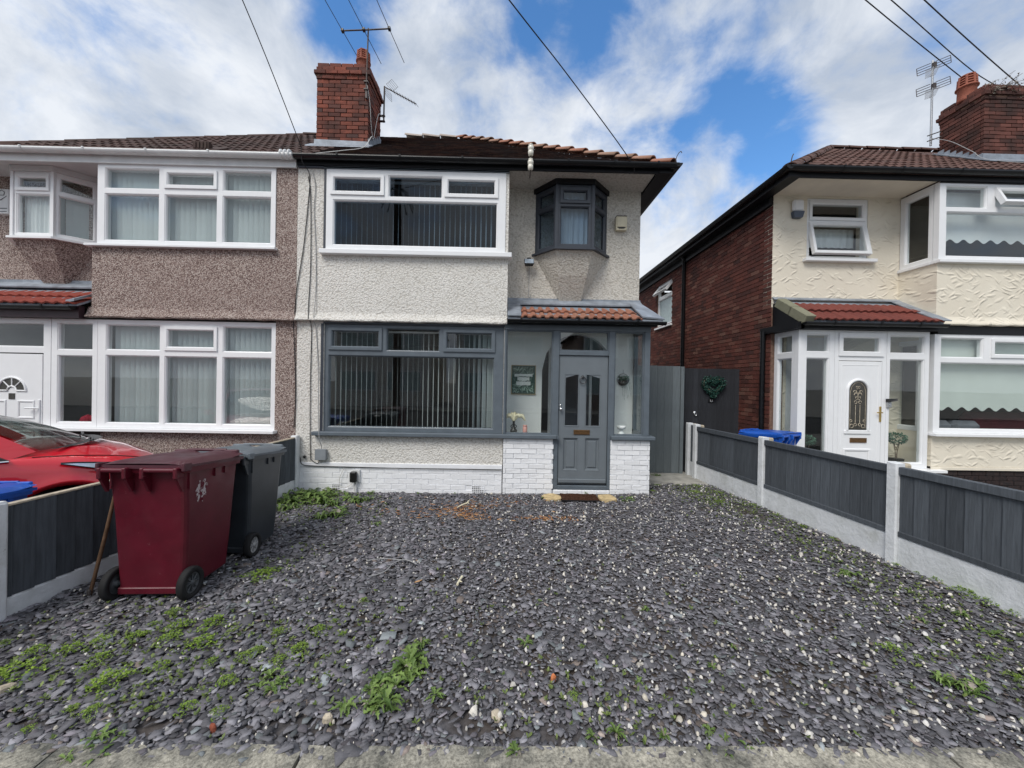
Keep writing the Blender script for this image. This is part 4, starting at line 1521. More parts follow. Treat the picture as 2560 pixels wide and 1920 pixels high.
for k in (-1, 0, 1):
    w_ = R(90 + k * 42)
    mb.tube([(dc + .06 * math.cos(w_), 5.896, zz + .06 * math.sin(w_)), (dc + .19 * math.cos(w_), 5.896, zz + .175 * math.sin(w_))], .009, 6)
for px, pz0, pz1 in ((dc - .21, .98, 1.26), (dc + .21, .98, 1.26), (dc - .21, .30, .80), (dc + .21, .30, .80)):
    mb.ring(px - .13, pz0, px + .13, pz1, [(0, 5.899), (.008, 5.888), (.022, 5.888), (.034, 5.897)])
B('door_moulding', mb, M['upvc'], wd)
mb = MB()
pts = [(dc + .19 * math.cos(R(k * 9)), 5.8985, zz + .175 * math.sin(R(k * 9))) for k in range(21)] + [(dc - .055, 5.8985, zz + .0), (dc, 5.8985, zz + .055), (dc + .055, 5.8985, zz)]
mb.poly(pts)
mb.box(dc - .045, dc + .045, 5.893, 5.899, 1.27, 1.36)
B('fanlight', mb, M['obscure'], wd)
mb = MB()
mb.box(-7.055, -7.02, 5.882, 5.90, .93, 1.27, b=.006)
mb.tube([(-7.037, 5.87, 1.14), (-7.06, 5.845, 1.145), (-7.19, 5.845, 1.145)], .011, 8)
B('handle', mb, M['upvc'], wd)
mb = MB()
mb.ring(dc - .17, .83, dc + .17, .92, [(0, 5.899), (0, 5.885), (.014, 5.885), (.016, 5.892), (.03, 5.892)])
mb.box(dc - .15, dc + .15, 5.887, 5.899, .848, .902)
B('letter_plate', mb, M['upvc'], wd)
bx(HL, 'door_step', M['concrete'], -7.98, -6.885, 5.80, 6.02, -.25, .02)
window(HL, front(-8.50, 5.905, .865), .51, 1.63, [(.07, .06, .44, 1.085, 'f'), (.07, 1.16, .44, 1.575, 'f')], M['upvc'], depth=.08)
bx(HL, 'porch_panel', M['brick_k'], -8.50, -7.985, 5.90, 6.02, -.25, .812)
mb = MB()
mb.prism([(LX0, 5.72, 2.690), (-6.29, 5.72, 2.690), (-6.29, YW, 3.075), (LX0, YW, 3.075)], (0, 0, -.03))
pr = B('porch_roof', mb, M['lead'], HL)
tb = tile_mesh(M['tile_bt'], .30, .36, 'pan', .022)
es = Vector((0, 6.40 - 5.70, 3.03 - 2.67)).normalized()
lay_tiles(pr, tb, (-8.70, 5.70, 2.660), (1, 0, 0), es, .30, .335, 8, 2)
mb = MB()
mb.prism([(LX0, 6.30, 3.04), (-6.30, 6.30, 3.04), (-6.30, 6.447, 3.14), (LX0, 6.447, 3.14)], (0, -.008, .022))
mb.prism([(LX0, 6.432, 3.13), (-6.30, 6.432, 3.13), (-6.30, 6.432, 3.20), (LX0, 6.432, 3.20)], (0, .014, 0))
mb.prism([(-6.42, 5.68, 2.705), (-6.30, 5.68, 2.725), (-6.30, 5.96, 2.865), (-6.36, 5.96, 2.85)], (0, 0, .035))
B('flashing', mb, M['lead'], pr)
bx(HL, 'porch_fascia', M['burgundy'], LX0, -6.34, 5.78, 5.86, 2.497, 2.68)
gutter('porch_gutter', HL, LX0, -6.36, 5.715, 2.655, M['gutter'], .055, [-6.75, -7.6])
# oriel
oriel(HL, -7.72, -7.10, -8.07, -6.75, 3.785, 4.80, M['upvc'], M['glass'], M['pebble'], M['upvc'], (-7.41, YW - .001, 3.10), M['upvc_old'])
curtain('net_curtain', 'pleated pale curtain inside the small angled bay window at the left edge', 'curtain', ((-7.68, OYF + .12), (-7.14, OYF + .12)), 3.80, 4.50, M['net'], .012, 8)
vb = thing('vertical_blind', 'closed vertical blind on the slanted side of the white bay window over the left porch', 'blind', (-6.9, 6.3, 3.8), 0, 'vertical blinds hanging inside windows')
me = MB(); me.box(-.044, .044, -.001, .001, 0, .66); me = me.mesh('slat', M['slat'])
for i in range(6):
    u = .09 + i * .075
    inst('slat', me, vb, Matrix.Translation((-7.10 + u * .707 - .09, OYF + u * .707 + .09, 3.80)) @ Matrix.Rotation(R(45 + (8 if i else 60)), 4, 'Z'))
# eaves
mb = MB()
mb.prism([(LX0 - .02, 5.84, ZS + .001), (-6.19, 5.84, ZS + .001), (-6.19, YW, ZS + .001), (LX0 - .02, YW, ZS + .001)], (0, 0, .03))
B('soffit', mb, M['upvc_old'], HL)
mb = MB()
mb.box(LX0 - .2, X0 - .004, 5.815, 5.845, ZS - .075, 4.95)
B('fascia', mb, M['upvc_old'], HL)
gutter('gutter', HL, LX0 - .3, X0 - .01, 5.752, 4.962, M['upvc_old'], .060, [-8.0, -7.12, -6.22, -5.32, -4.42])
mb = MB()
for k in (-3.38, -3.32, -3.26):
    mb.lathe([(.066, -.012), (.072, -.006), (.072, .006), (.066, .012)], 16, M=Matrix.Translation((k, 5.752, 4.962)) @ Matrix.Rotation(R(90), 4, 'Y'))
B('gutter_union', mb, M['upvc_old'], HL)
rf = roof_shell(HL, LX0 - .27, X0 - .003, 3.8, None, M['tile_br'])
tr_ = tile_mesh(M['tile_br'], .30, .40, 'pan', .028, .030)
nr = int((RY - EY) / SL.y / .345)
lay_tiles(rf, tr_, (LX0 - .25, EY - .03, EZ - .035), (1, 0, 0), SL, .30, .345, 19, nr, keep=lambda x, y: x - (LX0 - .27) > (y - EY) + .1)
rt = half_tile(M['tile_br'], .088, .082, .44, up=.004)
lay_line(HL, rt, (LX0 - .25, EY, EZ - .035), (LX0 - .27 + 3.8, RY, RZ - .04), .44, 'hip_tile', .003)
lay_line(HL, rt, (LX0 - .27 + 3.8, RY, RZ - .02), (CX0 - .1, RY, RZ - .02), .44, 'ridge_tile', .003)
mb = MB()
mb.box(-4.90, -4.66, 6.02, 6.10, roofz(6.06) + .03, roofz(6.06) + .15)
for k in range(4):
    mb.box(-4.88 + k * .055, -4.85 + k * .055, 6.008, 6.02, roofz(6.06) + .045, roofz(6.06) + .14)
mb.prism([(-5.0, 5.95, roofz(5.95) + .05), (-4.5, 5.95, roofz(5.95) + .05), (-4.5, 6.3, roofz(6.3) + .05), (-5.0, 6.3, roofz(6.3) + .05)], (0, 0, .015))
B('roof_vent', mb, M['tile_br'], HL)

# ================================================================== RIGHT HOUSE
HR = thing('semi_detached_house', 'cream rendered house with red brick side wall and white glazed porch', 'house', (7.2, 5.9, 0.0))
QX0, QB, QX1 = 4.45, 6.62, 9.88
mb = MB()
mb.plate(QX0 + .004, QB + .1, 3.00, ZS + .1, YW, YW + .22, [(5.03, 3.83, 6.07, 4.855)])
mb.plate(QB, QX1, 2.68, ZS, 5.865, 6.0, [(QB, 3.645, QX1 - .28, ZS + .1)])
bellcast(mb, QB - .06, QX1, 5.865, 2.66, .10, .055)
mb.box(QB, QB + .13, 6.0, YW, 2.68, 3.645)
mb.plate(QB + .01, QX1, .455, .935, 5.90, 6.04)
mb.box(QX1 - .28, QX1, 5.90, 6.04, .935, 2.70)
B('wall', mb, M['artex'], HR)
bx(HR, 'render_stop', M['cream'], QB + .01, QX1, 5.885, 5.91, .405, .452, b=.004)
mb = MB(); mb.box(QX0 + .22, QB + .1, YW, YW + .20, -.1, 3.00); B('porch_wall', mb, M['artex'], HR)
mb = MB()
mb.box(QX1 - .05, QX1 + .02, 6.04, 13.4, -.1, ZS)
mb.box(QB + .10, QB + .17, 6.7, 9.4, -.1, ZS - .2)
mb.box(QX0 + .23, QX1, 9.4, 9.5, -.1, ZS)
mb.box(QB, QX1, 6.06, 9.4, 2.56, 2.62)
mb.box(QX0 + .23, QX1, 6.68, 9.4, ZS - .05, ZS - .01)
mb.box(QX0 + .23, QX1, 13.4, 13.6, -.1, ZS)
mb.box(QX0 + .23, QB, 5.98, YW, 2.56, 2.60)
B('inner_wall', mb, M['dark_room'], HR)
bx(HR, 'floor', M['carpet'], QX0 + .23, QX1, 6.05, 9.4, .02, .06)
mb = MB(basis((6.655, 0, 0), (0, 1, 0), (1, 0, 0), (0, 0, 1)))
mb.plate(6.045, 6.72, .06, 2.56, .0, .05, [(6.10, .98, 6.62, 2.45)])
pq = B('porch_partition', mb, M['cream'], HR)
window(pq, basis((6.650, 6.62, .98), (0, -1, 0), (1, 0, 0), (0, 0, 1)), .52, 1.47, [(.06, .06, .46, 1.41, 'f')], M['upvc'])
mb = MB(); mb.box(QB + .01, QX1, 5.93, 6.04, -.25, .40); kb = B('plinth', mb, M['black_paint'], HR)
mbk = MB()
for j in range(5):
    x = QB + .01 - (.11 if j % 2 else 0)
    while x < QX1:
        a, b = max(x, QB + .01), min(x + .225, QX1)
        if b - a > .04:
            mbk.box(a + .005, b - .005, 5.914, 5.94, .02 + j * .075, .088 + j * .075, b=.004)
        x += .225
B('black_bricks', mbk, M['brick_k'], kb, kind='stuff')
# brick side wall
mb = MB(basis((QX0, 0, 0), (0, 1, 0), (1, 0, 0), (0, 0, 1)))
mb.plate(YW + .004, 13.4, -.25, ZS + .1, .012, .22, [(10.42, 3.33, 11.45, 4.58)])
sw = B('side_wall', mb, M['mortar_dk'], HR)
T = basis((QX0, 0, 0), (0, 1, 0), (1, 0, 0), (0, 0, 1))
win = (10.42, 3.33, 11.45, 4.58)
r = random.Random(21)
H_, L_ = .0752, .2250
nrow = int((ZS + .05) / H_) + 1
cells = []
for j in range(nrow):
    y = YW - (L_ / 2 if j % 2 else 0)
    while y < 13.3:
        a, b = max(y, YW + .002), min(y + L_, 13.3)
        za = -.02 + j * H_
        if win[1] < za + .0376 < win[3] and a < win[0] < b:
            b = win[0]
        if win[1] < za + .0376 < win[3] and a < win[2] < b:
            a = win[2]
        if b - a > .04 and not (win[0] < (a + b) / 2 < win[2] and win[1] < za + .035 < win[3]):
            cells.append((a, b, za, za + H_))
        y += L_
cells.sort(key=lambda c: (c[1] if c[2] > .55 else 99))
for a, b, za, zb in cells[:130]:
    m = T @ Matrix.Translation((a + .005, -.003 + r.uniform(-.004, .003), za + .005)) @ Matrix.Diagonal((b - a - .010, .03, zb - za - .010, 1))
    inst('brick', r.choice(BM['brick_dk']), sw, m)
mbk = MB(T)
for a, b, za, zb in cells[130:]:
    o = r.uniform(-.004, .003)
    mbk.box(a + .005, b - .005, -.003 + o, .02, za + .005, zb - .005)
B('brickwork', mbk, M['brick_dk_i'], sw, kind='stuff')
T = basis((QX0, win[0], win[1]), (0, 1, 0), (1, 0, 0), (0, 0, 1))
sww = window(HR, basis((QX0 + .035, win[2], win[1]), (0, -1, 0), (1, 0, 0), (0, 0, 1)), win[2] - win[0], win[3] - win[1], [(.06, .06, .97, .80, 'f', M['obscure_lt']), (.06, .90, .97, 1.19, 'o', -38)], M['upvc'], M['glass'])
bx(sww, 'sill', M['upvc'], QX0 - .05, QX0 + .06, win[0] - .06, win[2] + .06, win[1] - .05, win[1] - .002, b=.004)
# recess window: fixed light over an open lower sash
w = window(HR, front(5.03, YW + .01, 3.835), 1.04, 1.015, [(.05, .665, .99, .965, 's'), (.05, .05, .99, .61, 'o', -13)], M['upvc'], depth=.08)
bx(w, 'sill', M['upvc'], 4.965, 6.175, YW - .09, YW + .06, 3.775, 3.832, b=.006)
tag(curtain('net_curtain', 'white scalloped net behind the open bathroom style window over the white porch', 'curtain', ((5.10, 6.66), (6.02, 6.66)), 4.10, 4.42, M['net'], .01, 8))
# upper bay window
w = window(HR, front(QB, 5.850, 3.665), 3.0, 1.195, [(.11, .05, 2.94, .745, 'f'), (.10, .80, .75, 1.14, 'f'), (.87, .83, 1.62, 1.11, 'o', -24), (1.75, .80, 2.9, 1.14, 'f')], M['upvc'], depth=.08)
mb = MB(); mb.box(QB - .03, QX1 - .26, 5.795, 5.94, 3.610, 3.662, b=.006); mb.box(QB - .03, QB + .06, 5.94, YW, 3.610, 3.662, b=.006); B('sill', mb, M['upvc'], w)
window(HR, basis((QB + .002, YW - .01, 3.665), (0, -1, 0), (1, 0, 0), (0, 0, 1)), .50, 1.195, [(.07, .06, .44, 1.10, 'f')], M['upvc'], depth=.07)
# lower bay window
w = window(HR, front(QB + .03, 5.900, .985), 3.0, 1.535, [(.10, .05, 2.93, 1.10, 'f'), (.10, 1.17, .78, 1.485, 'f'), (.90, 1.195, 1.75, 1.465, 's'), (1.85, 1.17, 2.9, 1.485, 'f')], M['upvc'], depth=.08)
bx(w, 'sill', M['upvc'], QB - .02, QX1 - .22, 5.800, 5.98, .937, .983, b=.006)
bx(HR, 'bay_lintel', M['black_paint'], QB + .05, QX1, 5.880, 6.0, 2.525, 2.650, b=.004)
# porch
T = front(4.515, 5.905, .40)
w = window(HR, front(4.515, 5.905, .42), .565, 2.13, [(.125, .07, .485, 1.70, 'f'), (.125, 1.785, .485, 2.07, 'f')], M['upvc'], depth=.08)
w = window(HR, front(5.905, 5.905, .42), .67, 2.13, [(.05, .07, .60, 1.70, 'f'), (.05, 1.785, .60, 2.07, 'f')], M['upvc'], depth=.08)
bx(w, 'sill', M['upvc'], 5.905, 6.78, 5.79, 5.99, .375, .418, b=.005)
bx(HR, 'sill', M['upvc'], 4.47, 5.08, 5.82, 5.98, .375, .418, b=.005)
window(HR, basis((4.517, YW - .005, .42), (0, -1, 0), (1, 0, 0), (0, 0, 1)), .455, 2.13, [(.07, .07, .395, 1.70, 'f'), (.07, 1.785, .395, 2.07, 'f')], M['upvc'], depth=.07)
mb = MB()
mb.box(4.53, 5.08, 5.92, 6.02, -.25, .373)
mb.box(5.905, 6.60, 5.92, 6.02, -.25, .373)
mb.box(4.53, 4.63, 6.02, YW, -.25, .373)
B('porch_plinth', mb, M['black_paint'], HR)
mb = MB()
mb.plate(5.085, 5.900, .05, 2.55, 5.905, 5.985, [(5.15, .08, 5.835, 2.085), (5.15, 2.165, 5.835, 2.50)])
df = B('door_frame', mb, M['upvc'], HR)
mb = MB(); mb.ring(5.14, 2.155, 5.845, 2.51, FRAME(.075, 5.885, 5.97)); B('sash', mb, M['upvc'], df)
mb = MB(); mb.box(5.20, 5.785, 5.92, 5.928, 2.215, 2.45); B('pane', mb, M['glass'], df)
d = MB(); d.box(5.155, 5.830, 5.903, 5.948, .09, 2.075, b=.004)
rd = B('front_door', d, M['upvc'], HR)
mb = MB()
dc = 5.455
ar = [(dc + .165 * math.cos(R(k * 10)), 5.896, 1.62 + .165 * math.sin(R(k * 10))) for k in range(19)]
mb.tube([(dc + .165, 5.896, 1.0)] + ar + [(dc - .165, 5.896, 1.0)], .022, 6)
mb.box(dc - .21, dc + .21, 5.885, 5.905, .945, 1.005, b=.008)
mb.ring(dc - .22, .22, dc + .22, .72, [(0, 5.902), (.010, 5.889), (.028, 5.889), (.045, 5.900)])
mb.ring(5.20, .15, 5.78, 2.02, [(0, 5.903), (.006, 5.898), (.012, 5.903)])
B('door_moulding', mb, M['upvc'], rd)
mb = MB()
gl = [(dc + .145 * math.cos(R(k * 10)), 5.8995, 1.62 + .145 * math.sin(R(k * 10))) for k in range(19)]
mb.prism([(dc + .145, 5.8995, 1.01)] + gl + [(dc - .145, 5.8995, 1.01)], (0, .006, 0))
dl = B('door_light', mb, M['obscure'], rd)
mb = MB()       # raised lead scrollwork on the light
q = 5.8965
for s in (-1, 1):
    mb.tube([(dc + s * .035, q, 1.12), (dc + s * .035, q, 1.40)], .004, 5)
    mb.tube([(dc + s * .12, q, 1.04), (dc + s * .12, q, 1.60), (dc + s * .10, q, 1.68), (dc + s * .05, q, 1.735), (dc, q, 1.75)], .003, 5)
    for (u, v, rr) in ((.035, 1.44, .022), (.035, 1.09, .02), (.09, 1.07, .028), (.105, 1.15, .018), (.03, 1.55, .03), (.0, 1.61, .026), (.05, 1.60, .022), (.02, 1.50, .02), (.015, 1.67, .016)):
        mb.tube([(dc + s * (u + rr * math.cos(R(k * 30))), q, v + rr * math.sin(R(k * 30))) for k in range(11)], .0045, 5)
B('leadwork', mb, M['tan_stone'], dl)
mb = MB()
mb.ring(5.345, .812, 5.605, .885, [(0, 5.903), (0, 5.892), (.012, 5.892), (.016, 5.897), (.03, 5.897)])
mb.box(5.36, 5.59, 5.895, 5.903, .828, .869)
B('letter_plate', mb, M['brass_dk'], rd)
mb = MB()
mb.box(5.798, 5.828, 5.890, 5.903, 1.14, 1.38, b=.004)
mb.tube([(5.813, 5.89, 1.285), (5.813, 5.862, 1.285), (5.73, 5.858, 1.285)], .010, 8)
B('handle', mb, M['brass'], rd)
# porch roof
mb = MB()
mb.prism([(4.50, 5.74, 2.680), (6.60, 5.74, 2.680), (6.60, YW, 3.11), (4.50, YW, 3.11)], (0, 0, -.03))
pr = B('porch_roof', mb, M['lead'], HR)
tp = tile_mesh(M['tile_rd'], .245, .37, 'pan', .024)
es = Vector((0, 6.40 - 5.72, 3.09 - 2.675)).normalized()
lay_tiles(pr, tp, (4.60, 5.705, 2.648), (1, 0, 0), es, .245, .365, 8, 2)
mb = MB()
mb.prism([(4.46, 6.39, 3.115), (6.62, 6.39, 3.115), (6.62, 6.447, 3.16), (4.46, 6.447, 3.16)], (0, -.004, .010))
mb.prism([(6.46, 5.70, 2.69), (6.63, 5.66, 2.68), (6.63, 6.44, 3.14), (6.46, 6.44, 3.13)], (0, -.005, .014))
B('flashing', mb, M['lead'], pr)
me = MB(); me.box(0, .15, 0, .40, -.10, .045, b=.008); me = me.mesh('verge_tile', M['tile_vg'])
for k in range(2):
    p = Vector((4.47, 5.715, 2.68)) + es * (.36 * k) + Vector((0, 0, .012))
    inst('verge_tile', me, pr, basis(p, (1, 0, 0), es, Vector((1, 0, 0)).cross(es)))
mb = MB()
mb.box(4.47, 6.62, 5.80, 5.88, 2.555, 2.66)
mb.box(4.40, 4.52, 5.80, YW + .2, 2.555, 2.66)
mb.prism([(4.475, 5.80, 2.66), (4.475, YW, 2.66), (4.475, YW, 3.06)], (.03, 0, 0))
B('porch_fascia', mb, M['black_paint'], HR)
gutter('porch_gutter', HR, 4.46, 6.63, 5.725, 2.640, M['gutter'], .050, [4.9, 5.6, 6.2])
# eaves
mb = MB()
mb.prism([(QX0 - .01, 5.84, ZS + .001), (QB + .01, 5.84, ZS + .001), (QB + .01, YW, ZS + .001), (QX0 - .01, YW, ZS + .001)], (0, 0, .03))
B('soffit', mb, M['cream'], HR)
mb = MB()
mb.box(QX0 - .03, 13.0, 5.815, 5.845, ZS - .028, 4.975)
mb.box(QX0 - .055, QX0 - .03, 5.815, 13.4, ZS - .028, 4.975)
mb.box(QX0 - .055, QX0 + .0, YW + .01, 13.4, ZS - .16, ZS - .012)
mb.box(QX0 - .22, QX0 - .055, 5.80, 13.4, ZS - .028, ZS + .0)
mb.box(QX0 - .22, QX0 - .20, 5.80, 13.4, ZS + .0, 4.975)
mb.prism([(QX0 - .03, 5.813, ZS - .026), (QX0 - .21, 5.798, ZS - .002), (QX0 - .21, 5.798, 4.978), (QX0 - .03, 5.813, 4.978)], (0, .02, 0))
mb.box(QB, 13.0, 5.835, 5.86, ZS - .045, ZS - .029)
B('fascia', mb, M['black_paint'], HR)
gutter('gutter', HR, QX0 - .26, 13.0, 5.752, 4.980, M['gutter'], .062, [5.0, 5.9, 6.8, 7.8, 8.7])
mb = MB()
g = [(QX0 - .27 + .06 * math.cos(math.pi + math.pi * i / 8), 4.980 + .06 * math.sin(math.pi + math.pi * i / 8)) for i in range(9)]
mb.add([(x, y, z) for y in (5.70, 13.4) for x, z in g], [(i, i + 1, 10 + i, 9 + i) for i in range(8)], 0, True)
mb.add([(x, 5.70, z) for x, z in g], [tuple(range(9))])
B('gutter', mb, M['gutter'], HR)
mb = MB(); mb.box(QX0 - .03, QX0 + .05, YW + .08, YW + .10, 2.55, 2.60); mb.tube([(QX0 - .05, 6.57, 2.60), (QX0 - .05, 6.57, -.02)], .040, 12); B('drainpipe', mb, M['gutter'], HR)
mb = MB(); mb.tube([(QX0 - .20, 9.59, 4.98), (QX0 - .06, 9.59, 4.80), (QX0 - .06, 9.59, -.02)], .045, 12); B('drainpipe', mb, M['gutter'], HR)
rf = roof_shell(HR, QX0 - .25, 13.2, 3.8, None, M['tile_bn'])
tn = tile_mesh(M['tile_bn'], .30, .40, 'pan', .028, .030)
lay_tiles(rf, tn, (QX0 - .25, EY - .03, EZ - .035), (1, 0, 0), SL, .30, .345, 30, nr, keep=lambda x, y: x - (QX0 - .25) > (y - EY) + .1 and not (x > 9.3 and y > 7.5))
rt2 = half_tile(M['tile_bn'], .108, .102, .42, up=.004)
lay_line(HR, rt2, (QX0 - .23, EY - .02, EZ + .0), (QX0 - .25 + 3.8, RY, RZ - .01), .42, 'hip_tile', .003)
lay_line(HR, rt2, (QX0 - .25 + 3.8, RY, RZ - .01), (13.0, RY, RZ - .01), .44, 'ridge_tile', .003)
mb = MB(); mb.tube([(QX0 - .22, 5.78, 5.0), (QX0 - .22, 5.74, 5.12), (QX0 - .2, 5.74, 5.16)], .007, 6); B('hip_iron', mb, M['rust'], HR)
RC0, RC1 = 9.40, 10.45
chr_ = chimney_stack(HR, RC0, RC1, 7.55, 8.35, 6.36, 7.74, 'FL', BM['brick_soot'], M['mortar_dk'], 8)
mb = MB()
mb.box(RC0 - .02, RC1 + .05, 7.53, 7.545, 6.2, 6.36)
for i in range(7):
    ya = 7.55 + .115 * i
    mb.box(RC0 - .016, RC0 - .004, ya, ya + .118, roofz(ya) - .05, roofz(ya) + .18)
mb.prism([(RC0 - .12, 7.35, roofz(7.35) + .05), (RC1, 7.35, roofz(7.35) + .05), (RC1, 7.55, roofz(7.55) + .05), (RC0 - .12, 7.55, roofz(7.55) + .05)], (0, 0, .02))
mb.prism([(RC0 - .14, 7.50, roofz(7.50) + .05), (RC0, 7.50, roofz(7.50) + .05), (RC0, 8.35, roofz(8.35) + .05), (RC0 - .14, 8.35, roofz(8.35) + .05)], (0, 0, .02))
B('flashing', mb, M['lead'], HR)
chimney_pot(HR, 9.52, 7.95, 7.72, .48, .150)
# ================================================================== GROUND
def gz(x, y):
    return -0.045 * max(0.0, min(1.0, (y - 3.0) / 2.8)) * max(0.0, min(1.0, (2.6 - x) / 3.5))


mb = MB()
mb.add([(-300, -300, -.10), (300, -300, -.10), (300, 300, -.10), (-300, 300, -.10)], [(0, 1, 2, 3)])
tag(B('ground', mb, M['paving']), kind='structure')
mb = MB()
mb.add([(-60, -9.2, -.094), (60, -9.2, -.094), (60, -1.6, -.094), (-60, -1.6, -.094)], [(0, 1, 2, 3)])
tag(B('road', mb, M['tarmac']), kind='structure')
mb = MB()
mb.box(-60, 60, -1.6, 1.10, -.2, -.006)
tag(B('pavement', mb, M['paving']), kind='structure')
mb = MB()
mb.box(-60, 60, -11.5, -9.2, -.2, .02)
tag(B('pavement', mb, M['paving']), kind='structure')
mb = MB()
mb.box(-9.5, -3.46, 1.7, 5.9, -.2, -.012)
tag(B('driveway', mb, M['tarmac']), kind='structure')
mb = MB()
mb.box(4.02, 12.0, 1.7, 5.92, -.2, -.012)
tag(B('driveway', mb, M['paving']), kind='structure')

# slate bed
FRX = lambda y: 3.576 + (5.281 - y) * .0905          # foot of the right fence
FLX = lambda y: -3.151 - (5.90 - y) * .0660          # foot of the left fence
mb = MB()
n = 24
for j in range(n):
    for i in range(n):
        q = []
        for (di, dj) in ((0, 0), (1, 0), (1, 1), (0, 1)):
            y = 1.66 + (6.42 - 1.66) * (j + dj) / n
            x = FLX(y) - .05 + (FRX(y) - FLX(y) + .15) * (i + di) / n
            q.append((x, y, gz(x, y) - .018))
        mb.add(q, [(0, 1, 2, 3)], 0, True)
tag(B('slate_bed', mb, M['slate_base']), kind='structure')
mb = MB()
mb.box(2.23, 3.42, 6.38, 8.2, -.2, .004, b=.012)
tag(B('concrete_path', mb, M['concrete']), kind='structure')
mb = MB()
mb.box(3.62, 4.42, 5.30, 7.2, -.2, .083, b=.008)
tag(B('concrete_path', mb, M['concrete']), kind='structure')

# concrete edging: cast slabs with joints
kerb = bpy.data.objects.new('kerb', None)
COL.objects.link(kerb)
kerb['kind'] = 'structure'
ORG['kerb'] = None
rr = random.Random(5)
for a, b in ((-4.2, -1.955), (-1.945, -.882), (-.866, 2.008), (2.024, 4.6)):
    mb = MB()
    n = max(4, int((b - a) / .05))
    yb, yf, zt = 1.748, .98, .010
    top = []
    for i in range(n + 1):
        x = a + (b - a) * i / n
        e = rr.uniform(-.006, .006) - (0.03 if rr.random() < .05 else 0)
        top.append([(x, yb + e, -.10), (x, yb + e, zt - .012), (x, yb + e - .012, zt + rr.uniform(-.002, .002)), (x, yf, zt), (x, yf, -.1)])
    vs = [p for t in top for p in t]
    mb.add(vs, [(i * 5 + k, i * 5 + k + 1, (i + 1) * 5 + k + 1, (i + 1) * 5 + k) for i in range(n) for k in range(4)])
    mb.add(vs[:5], [(0, 1, 2, 3, 4)])
    mb.add(vs[-5:], [(4, 3, 2, 1, 0)])
    B('slab', mb, M['kerb'], kerb)


def scatter(name, N, size, colour, mat, seed, zjit, tilt, region, sides=6, thick=(.045, .10), aspect=(.34, .80), pebble=False):
    """many loose flat stones as one mesh; colour(rng, n) gives their own stone colours"""
    g = np.random.default_rng(seed)
    xs, ys = region(g, N)
    N = len(xs)
    L = size(g, N, xs, ys)
    asp = g.uniform(*aspect, N)
    th = L * g.uniform(*thick, N)
    ang0 = g.uniform(0, 2 * np.pi, N)
    k = sides
    a = ang0[:, None] * 0 + (np.arange(k)[None, :] + g.uniform(-.42, .42, (N, k))) * 2 * np.pi / k
    rad = g.uniform(.66, 1.18, (N, k))
    u = np.cos(a) * rad * L[:, None] / 2
    v = np.sin(a) * rad * (L * asp)[:, None] / 2
    top = np.stack([u, v, np.repeat((th / 2)[:, None], k, 1)], -1)
    bot = np.stack([u * 1.04, v * 1.04, np.repeat((-th / 2)[:, None], k, 1)], -1)
    if pebble:
        top[..., :2] *= .6
    P = np.concatenate([top, bot], 1)
    rz = g.uniform(0, 2 * np.pi, N)
    tx, ty = g.normal(0, tilt, N), g.normal(0, tilt, N)
    cz, sz = np.cos(rz), np.sin(rz)
    x, y, z = P[..., 0], P[..., 1], P[..., 2]
    x2 = x * cz[:, None] - y * sz[:, None]
    y2 = x * sz[:, None] + y * cz[:, None]
    z2 = z + x2 * np.tan(tx)[:, None] + y2 * np.tan(ty)[:, None]
    base = np.array([gz(p, q) for p, q in zip(xs, ys)])
    z0 = base + g.uniform(zjit[0], zjit[1], N)
    V = np.stack([x2 + xs[:, None], y2 + ys[:, None], z2 + z0[:, None]], -1).reshape(-1, 3)
    m = 2 * k
    off = np.arange(N)[:, None] * m
    ring = np.arange(k)
    quads = np.stack([ring, (ring + 1) % k, k + (ring + 1) % k, k + ring], -1)[:, ::-1]
    loops, starts, tot = [], [], []
    topf = off + ring[None, :]
    per = np.concatenate([topf, (off[:, :, None] + quads[None]).reshape(N, -1)], 1)
    lt = np.concatenate([[k], np.full(k, 4)])
    ltot = np.tile(lt, N)
    lstart = np.concatenate([[0], np.cumsum(ltot)[:-1]])
    me = bpy.data.meshes.new(name)
    me.vertices.add(len(V))
    me.vertices.foreach_set('co', V.astype(np.float32).ravel())
    flat_ = per.ravel().astype(np.int32)
    me.loops.add(len(flat_))
    me.loops.foreach_set('vertex_index', flat_)
    me.polygons.add(len(ltot))
    me.polygons.foreach_set('loop_start', lstart.astype(np.int32))
    me.polygons.foreach_set('loop_total', ltot.astype(np.int32))
    me.update(calc_edges=True)
    ca = me.color_attributes.new('chip_colour', 'FLOAT_COLOR', 'POINT')
    c = colour(g, N)
    c = np.concatenate([c, np.ones((N, 1))], 1)
    ca.data.foreach_set('color', np.repeat(c, m, 0).astype(np.float32).ravel())
    me.materials.append(mat)
    o = bpy.data.objects.new(name, me)
    COL.objects.link(o)
    o['kind'] = 'stuff'
    return o


def bed(g, N, y0=1.70, y1=6.40):
    ys = y0 + (y1 - y0) * g.random(N) ** 1.25
    xl = -3.151 - (5.90 - ys) * .066
    xr = 3.576 + (5.281 - ys) * .0905
    xs = xl + (xr - xl) * g.random(N)
    ok = (ys < 5.83) | ((xs > 2.28) & (ys < 6.40))
    ok &= ~((xs > .60) & (xs < 1.62) & (ys > 5.45))
    for px, py, pa, pb in ((-.95, 1.83, .26, .06), (-1.62, 1.84, .2, .05), (-.18, 1.86, .14, .06), (.30, 1.81, .30, .05), (-2.25, 1.85, .15, .05), (-2.6, 5.35, .3, .2), (3.25, 4.9, .14, .5)):
        ok &= ~((((xs - px) / pa) ** 2 + ((ys - py) / pb) ** 2 < 1) & (g.random(N) < .72))
    return xs[ok], ys[ok]


